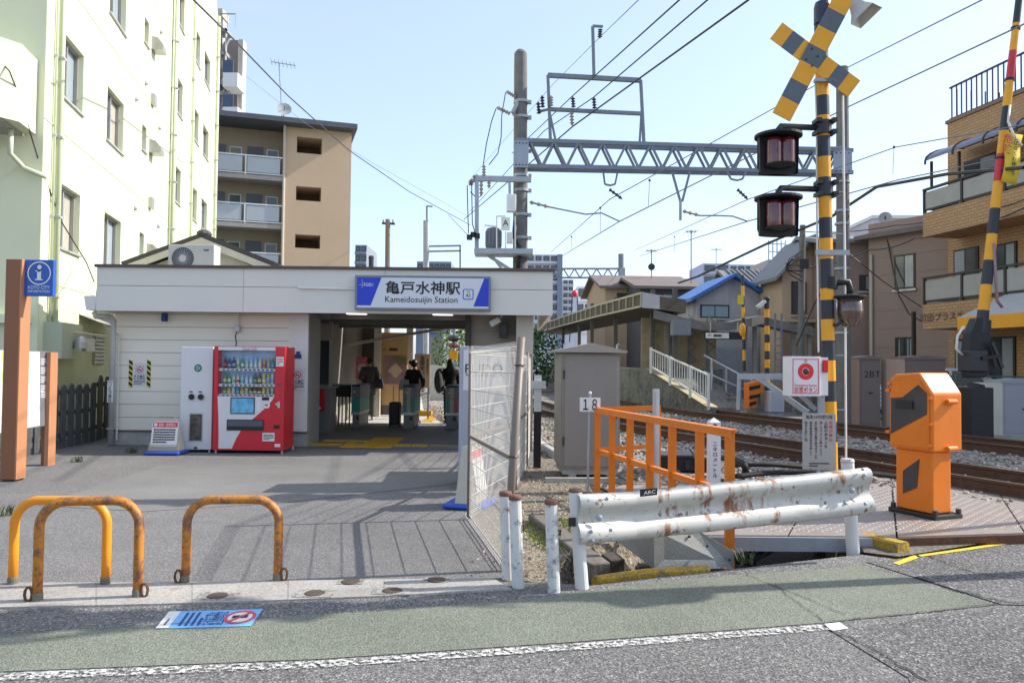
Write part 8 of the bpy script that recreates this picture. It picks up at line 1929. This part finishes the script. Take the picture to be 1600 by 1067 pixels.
def person(lab, base, yaw, h, pose, cols):
    t = thing('person', lab, 'person', base, None)
    M_ = MX.Translation(base) @ MX.Rotation(yaw, 4, 'Z') @ MX.Scale(h / 1.68, 4)
    T_ = lambda p: M_ @ V(p)
    sk = pose
    J = dict(pel=(0, 0, .93), sp=(0, .0, 1.12), ch=(0, .0, 1.3), nk=(0, .01, 1.43), hd=(0, .03, 1.56), ht=(0, .03, 1.64),
             shl=(-.17, 0, 1.37), shr=(.17, 0, 1.37), ell=(-.22, .02, 1.1), elr=(.22, .02, 1.1), wrl=(-.2, .14, .9), wrr=(.2, .14, .9), hal=(-.19, .18, .83), har=(.19, .18, .83),
             hil=(-.09, 0, .9), hir=(.09, 0, .9), knl=(-.1, .03, .5), knr=(.1, .03, .5), anl=(-.1, 0, .08), anr=(.1, 0, .08), tol=(-.11, .15, .03), tor=(.11, .15, .03))
    J.update(sk); K = list(J); ix = {k: i for i, k in enumerate(K)}
    E_ = [('pel', 'sp'), ('sp', 'ch'), ('ch', 'nk'), ('nk', 'hd'), ('hd', 'ht'), ('ch', 'shl'), ('ch', 'shr'), ('shl', 'ell'), ('ell', 'wrl'), ('wrl', 'hal'), ('shr', 'elr'), ('elr', 'wrr'), ('wrr', 'har'), ('pel', 'hil'), ('pel', 'hir'), ('hil', 'knl'), ('knl', 'anl'), ('anl', 'tol'), ('hir', 'knr'), ('knr', 'anr'), ('anr', 'tor')]
    rad = dict(pel=(.15, .11), sp=(.13, .1), ch=(.15, .11), nk=.05, hd=(.078, .095), ht=(.06, .07), shl=.06, shr=.06, ell=.042, elr=.042, wrl=.03, wrr=.03, hal=.035, har=.035, hil=.085, hir=.085, knl=.058, knr=.058, anl=.042, anr=.042, tol=.035, tor=.035)
    body = skin([T_(J[k]) for k in K], [(ix[a], ix[b]) for a, b in E_], [tuple(x * h / 1.68 for x in (rad[k] if isinstance(rad[k], tuple) else (rad[k], rad[k]))) for k in K], ix['pel'], 'body', SKN, t)
    s = h / 1.68
    def garment(keys, grow, name, m, extra=None):
        kk = [k for k in keys]; vv = [T_(J[k]) for k in kk]; rr = [tuple((x + grow) * s for x in (rad[k] if isinstance(rad[k], tuple) else (rad[k], rad[k]))) for k in kk]
        if extra:
            for (p, q, r_) in extra: vv.append(T_(p)); rr.append(tuple(x * s for x in r_)); kk.append(q)
        i2 = {k: i for i, k in enumerate(kk)}; ee = [(i2[a], i2[b]) for a, b in E_ if a in i2 and b in i2]
        if extra:
            for (p, q, r_) in extra: ee.append((i2['pel'], i2[q]))
        return skin(vv, ee, rr, i2['pel'] if 'pel' in i2 else 0, name, m, t)
    garment(['pel', 'sp', 'ch', 'nk', 'shl', 'shr', 'ell', 'elr', 'wrl', 'wrr'], .022, 'coat', cols[0], [((0, .0, .74), 'hem', (.19, .14))] if cols[2] else None)
    garment(['pel', 'hil', 'hir', 'knl', 'knr', 'anl', 'anr'], .02, 'trousers', cols[1])
    # fingers
    for sd in ('l', 'r'):
        hd_, wr = V(J['ha' + sd]), V(J['wr' + sd]); d = (hd_ - wr).normalized(); sx = d.cross(V((0, 0, 1))).normalized() if abs(d.z) < .95 else V((1, 0, 0))
        mb = MB()
        for k, (o_, l) in enumerate(((-.026, .06), (-.009, .072), (.009, .07), (.026, .055))):
            p = hd_ + d * .02 + sx * o_; q = p + d * l * .55; r_ = q + (d * .6 + V((0, .3, -.5))) * l * .5; mb.tube([T_(p), T_(q), T_(r_)], [.009 * s, .009 * s, .007 * s], 6)
        p = wr.lerp(hd_, .55) + sx * .03; mb.tube([T_(p), T_(p + sx * .02 + d * .03), T_(p + sx * .02 + d * .06)], [.011 * s, .01 * s, .008 * s], 6); mb.build('fingers', SKN, body)
        a = V(J['an' + sd]); b = V(J['to' + sd]); MB().tube([T_(a + V((0, -.06, -.045))), T_(a + V((0, 0, -.03))), T_(b + V((0, 0, .005))), T_(b + V((0, .05, -.005)))], [.035 * s, .05 * s, .045 * s, .025 * s], 10).build('shoe', cols[3], t, smooth=True)
    # face
    hd_ = V(J['hd']); MB().add([T_(hd_ + V((-.012, .095, -.015))), T_(hd_ + V((.012, .095, -.015))), T_(hd_ + V((0, .12, -.02))), T_(hd_ + V((0, .098, .025)))], [(0, 1, 2), (0, 2, 3), (1, 3, 2)]).build('nose', SKN, body)
    for x in (-.03, .03): MB().sph(T_(hd_ + V((x, .088, .02))), .009 * s).build('eye', BLACK, body); MB().sph(T_(hd_ + V((x * 2.6, 0, 0))), .012 * s, .02 * s, .03 * s).build('ear', SKN, body)
    MB().sph(T_(hd_ + V((0, .093, -.05))), .024 * s, .008 * s, .006 * s).build('mouth', mat('lip_tone', (.35, .12, .1), .5), body)
    # hair cap
    mb = MB(); mb.sph((0, 0, 0), .098, .115, .112, 14, 9); R4 = MX.Rotation(yaw, 4, 'Z'); c = hd_ + V((0, -.016, .035)); cut = []
    mb.v = [T_(c + V((p.x, p.y if p.y < .06 else .06 + (p.y - .06) * .3, p.z if p.z > -.05 else -.05 + (p.z + .05) * cols[4]))) for p in mb.v]; mb.build('hair', HAIR, t, smooth=True)
    return t, T_
CO1 = mat('coat_charcoal', (.06, .058, .056), .8, var=.12); CO2 = mat('top_black', (.012, .012, .014), .8); TR1 = mat('trousers_grey', (.085, .08, .078), .8, var=.1); TR2 = mat('trousers_dark', (.03, .03, .035), .8); SK2 = mat('skirt_tan', (.3, .22, .18), .8)
SHW = mat('shoe_pale', (.35, .36, .4), .5)
b = Gd(576, 657); t1, T1 = person('person in a charcoal coat with back turned, standing beyond the first ticket gate', V((b.x, b.y, .012)), R(12), 1.66, dict(knl=(-.11, .06, .5), anl=(-.13, .0, .08), tol=(-.14, .15, .03), wrl=(-.1, .24, 1.05), ell=(-.24, .08, 1.1), hal=(-.06, .28, 1.08), hd=(.02, .05, 1.56), ht=(.02, .05, 1.64)), (CO1, TR1, True, SHW, 1.0))
def bag(name, lab, c, w, d, h, m, strap):
    t = thing(name, lab, 'bag', c - V((0, 0, h / 2))); MB().extr([c + V((-w / 2, -d / 2, -h / 2)), c + V((w / 2, -d / 2, -h / 2)), c + V((w * .38, -d / 2, h / 2)), c + V((-w * .38, -d / 2, h / 2))], (0, d, 0)).build('pouch', m, t, bevel=.02); MB().tube(strap, .009, 6).build('strap', m, t); return t
NB = mat('bag_navy', (.025, .03, .05), .6); GB = mat('bag_grey', (.3, .3, .29), .7); BPK = mat('backpack_grey', (.1, .1, .105), .8)
c = T1((.24, -.05, .98)); bag('shoulder_bag', 'navy shoulder bag worn by the person in the charcoal coat', c, .3, .12, .26, NB, [c + V((-.1, 0, .12)), T1((.16, -.02, 1.44)), c + V((.1, .04, .12))])
b = A(641, 660, 18.9); t2, T2 = person('person in a black top with tied hair passing the middle ticket gate', V((b.x, 18.9 + .6, .012)), R(-14), 1.6, dict(wrl=(-.18, .22, 1.0), ell=(-.25, .05, 1.12), hal=(-.16, .28, 1.02), elr=(.26, .0, 1.13), wrr=(.2, .16, .96), har=(.18, .2, .9)), (CO2, SK2, False, BLACK, 1.1))
MB().sph(T2((-.08, -.06, 1.62)), .05, .05, .05).build('hair_bun', HAIR, t2, smooth=True)
c = T2((-.22, -.08, 1.02)); bag('white_tote_bag', 'pale tote bag hanging from the shoulder of the person in the black top', c, .32, .1, .26, mat('tote_pale', (.42, .42, .4), .7), [c + V((-.1, 0, .12)), T2((-.1, -.02, 1.44)), c + V((.1, .04, .12))])
b = A(702, 660, 19.4); t3, T3 = person('person with long black hair and black coat leaving by the last ticket gate', V((b.x, 19.6, .012)), R(8), 1.62, dict(), (CO2, TR2, True, BLACK, 1.6))
mb = MB(); mb.sph((0, 0, 0), .13, .09, .26, 14, 9); mb.v = [T3(V((p.x * (1.25 if p.z < 0 else .85), p.y - .07, p.z + 1.45))) for p in mb.v]; mb.build('long_hair', HAIR, t3, smooth=True)
c = T3((-.3, -.06, 1.12)); bp = thing('backpack', 'grey backpack hung on one shoulder of the person with long hair', 'backpack', c - V((0, 0, .3)))
mb = MB(); mb.sph(c, .13, .15, .32, 14, 9); mb.build('pack', BPK, bp, smooth=True); MB().tube([c + V((0, .0, .3)), T3((-.14, -.03, 1.45)), c + V((.1, .1, -.1))], .02, 6).build('strap', BPK, bp)
# suitcase
sc0 = A(618, 660, 18.6); su = thing('suitcase', 'black upright suitcase standing beside the middle ticket gate', 'suitcase', (sc0.x, 18.4, .012))
MB().box(sc0.x - .12, sc0.x + .12, 18.3, 18.7, .06, .6).build('shell', BLACK, su, bevel=.03); MB().tube([(sc0.x - .07, 18.66, .6), (sc0.x - .07, 18.66, .98), (sc0.x + .07, 18.66, .98), (sc0.x + .07, 18.66, .6)], .01, 6).build('handle', ALU, su)
for dx in (-.1, .1):
    for y_ in (18.34, 18.66): MB().cyl((sc0.x + dx - .015, y_, .036), (sc0.x + dx + .015, y_, .036), .024, n=10).build('wheel', RUBBER, su)
for k in range(4): MB().box(sc0.x - .09 + .06 * k - .004, sc0.x - .09 + .06 * k + .004, 18.294, 18.299, .1, .56).build('rib', DARK, su)
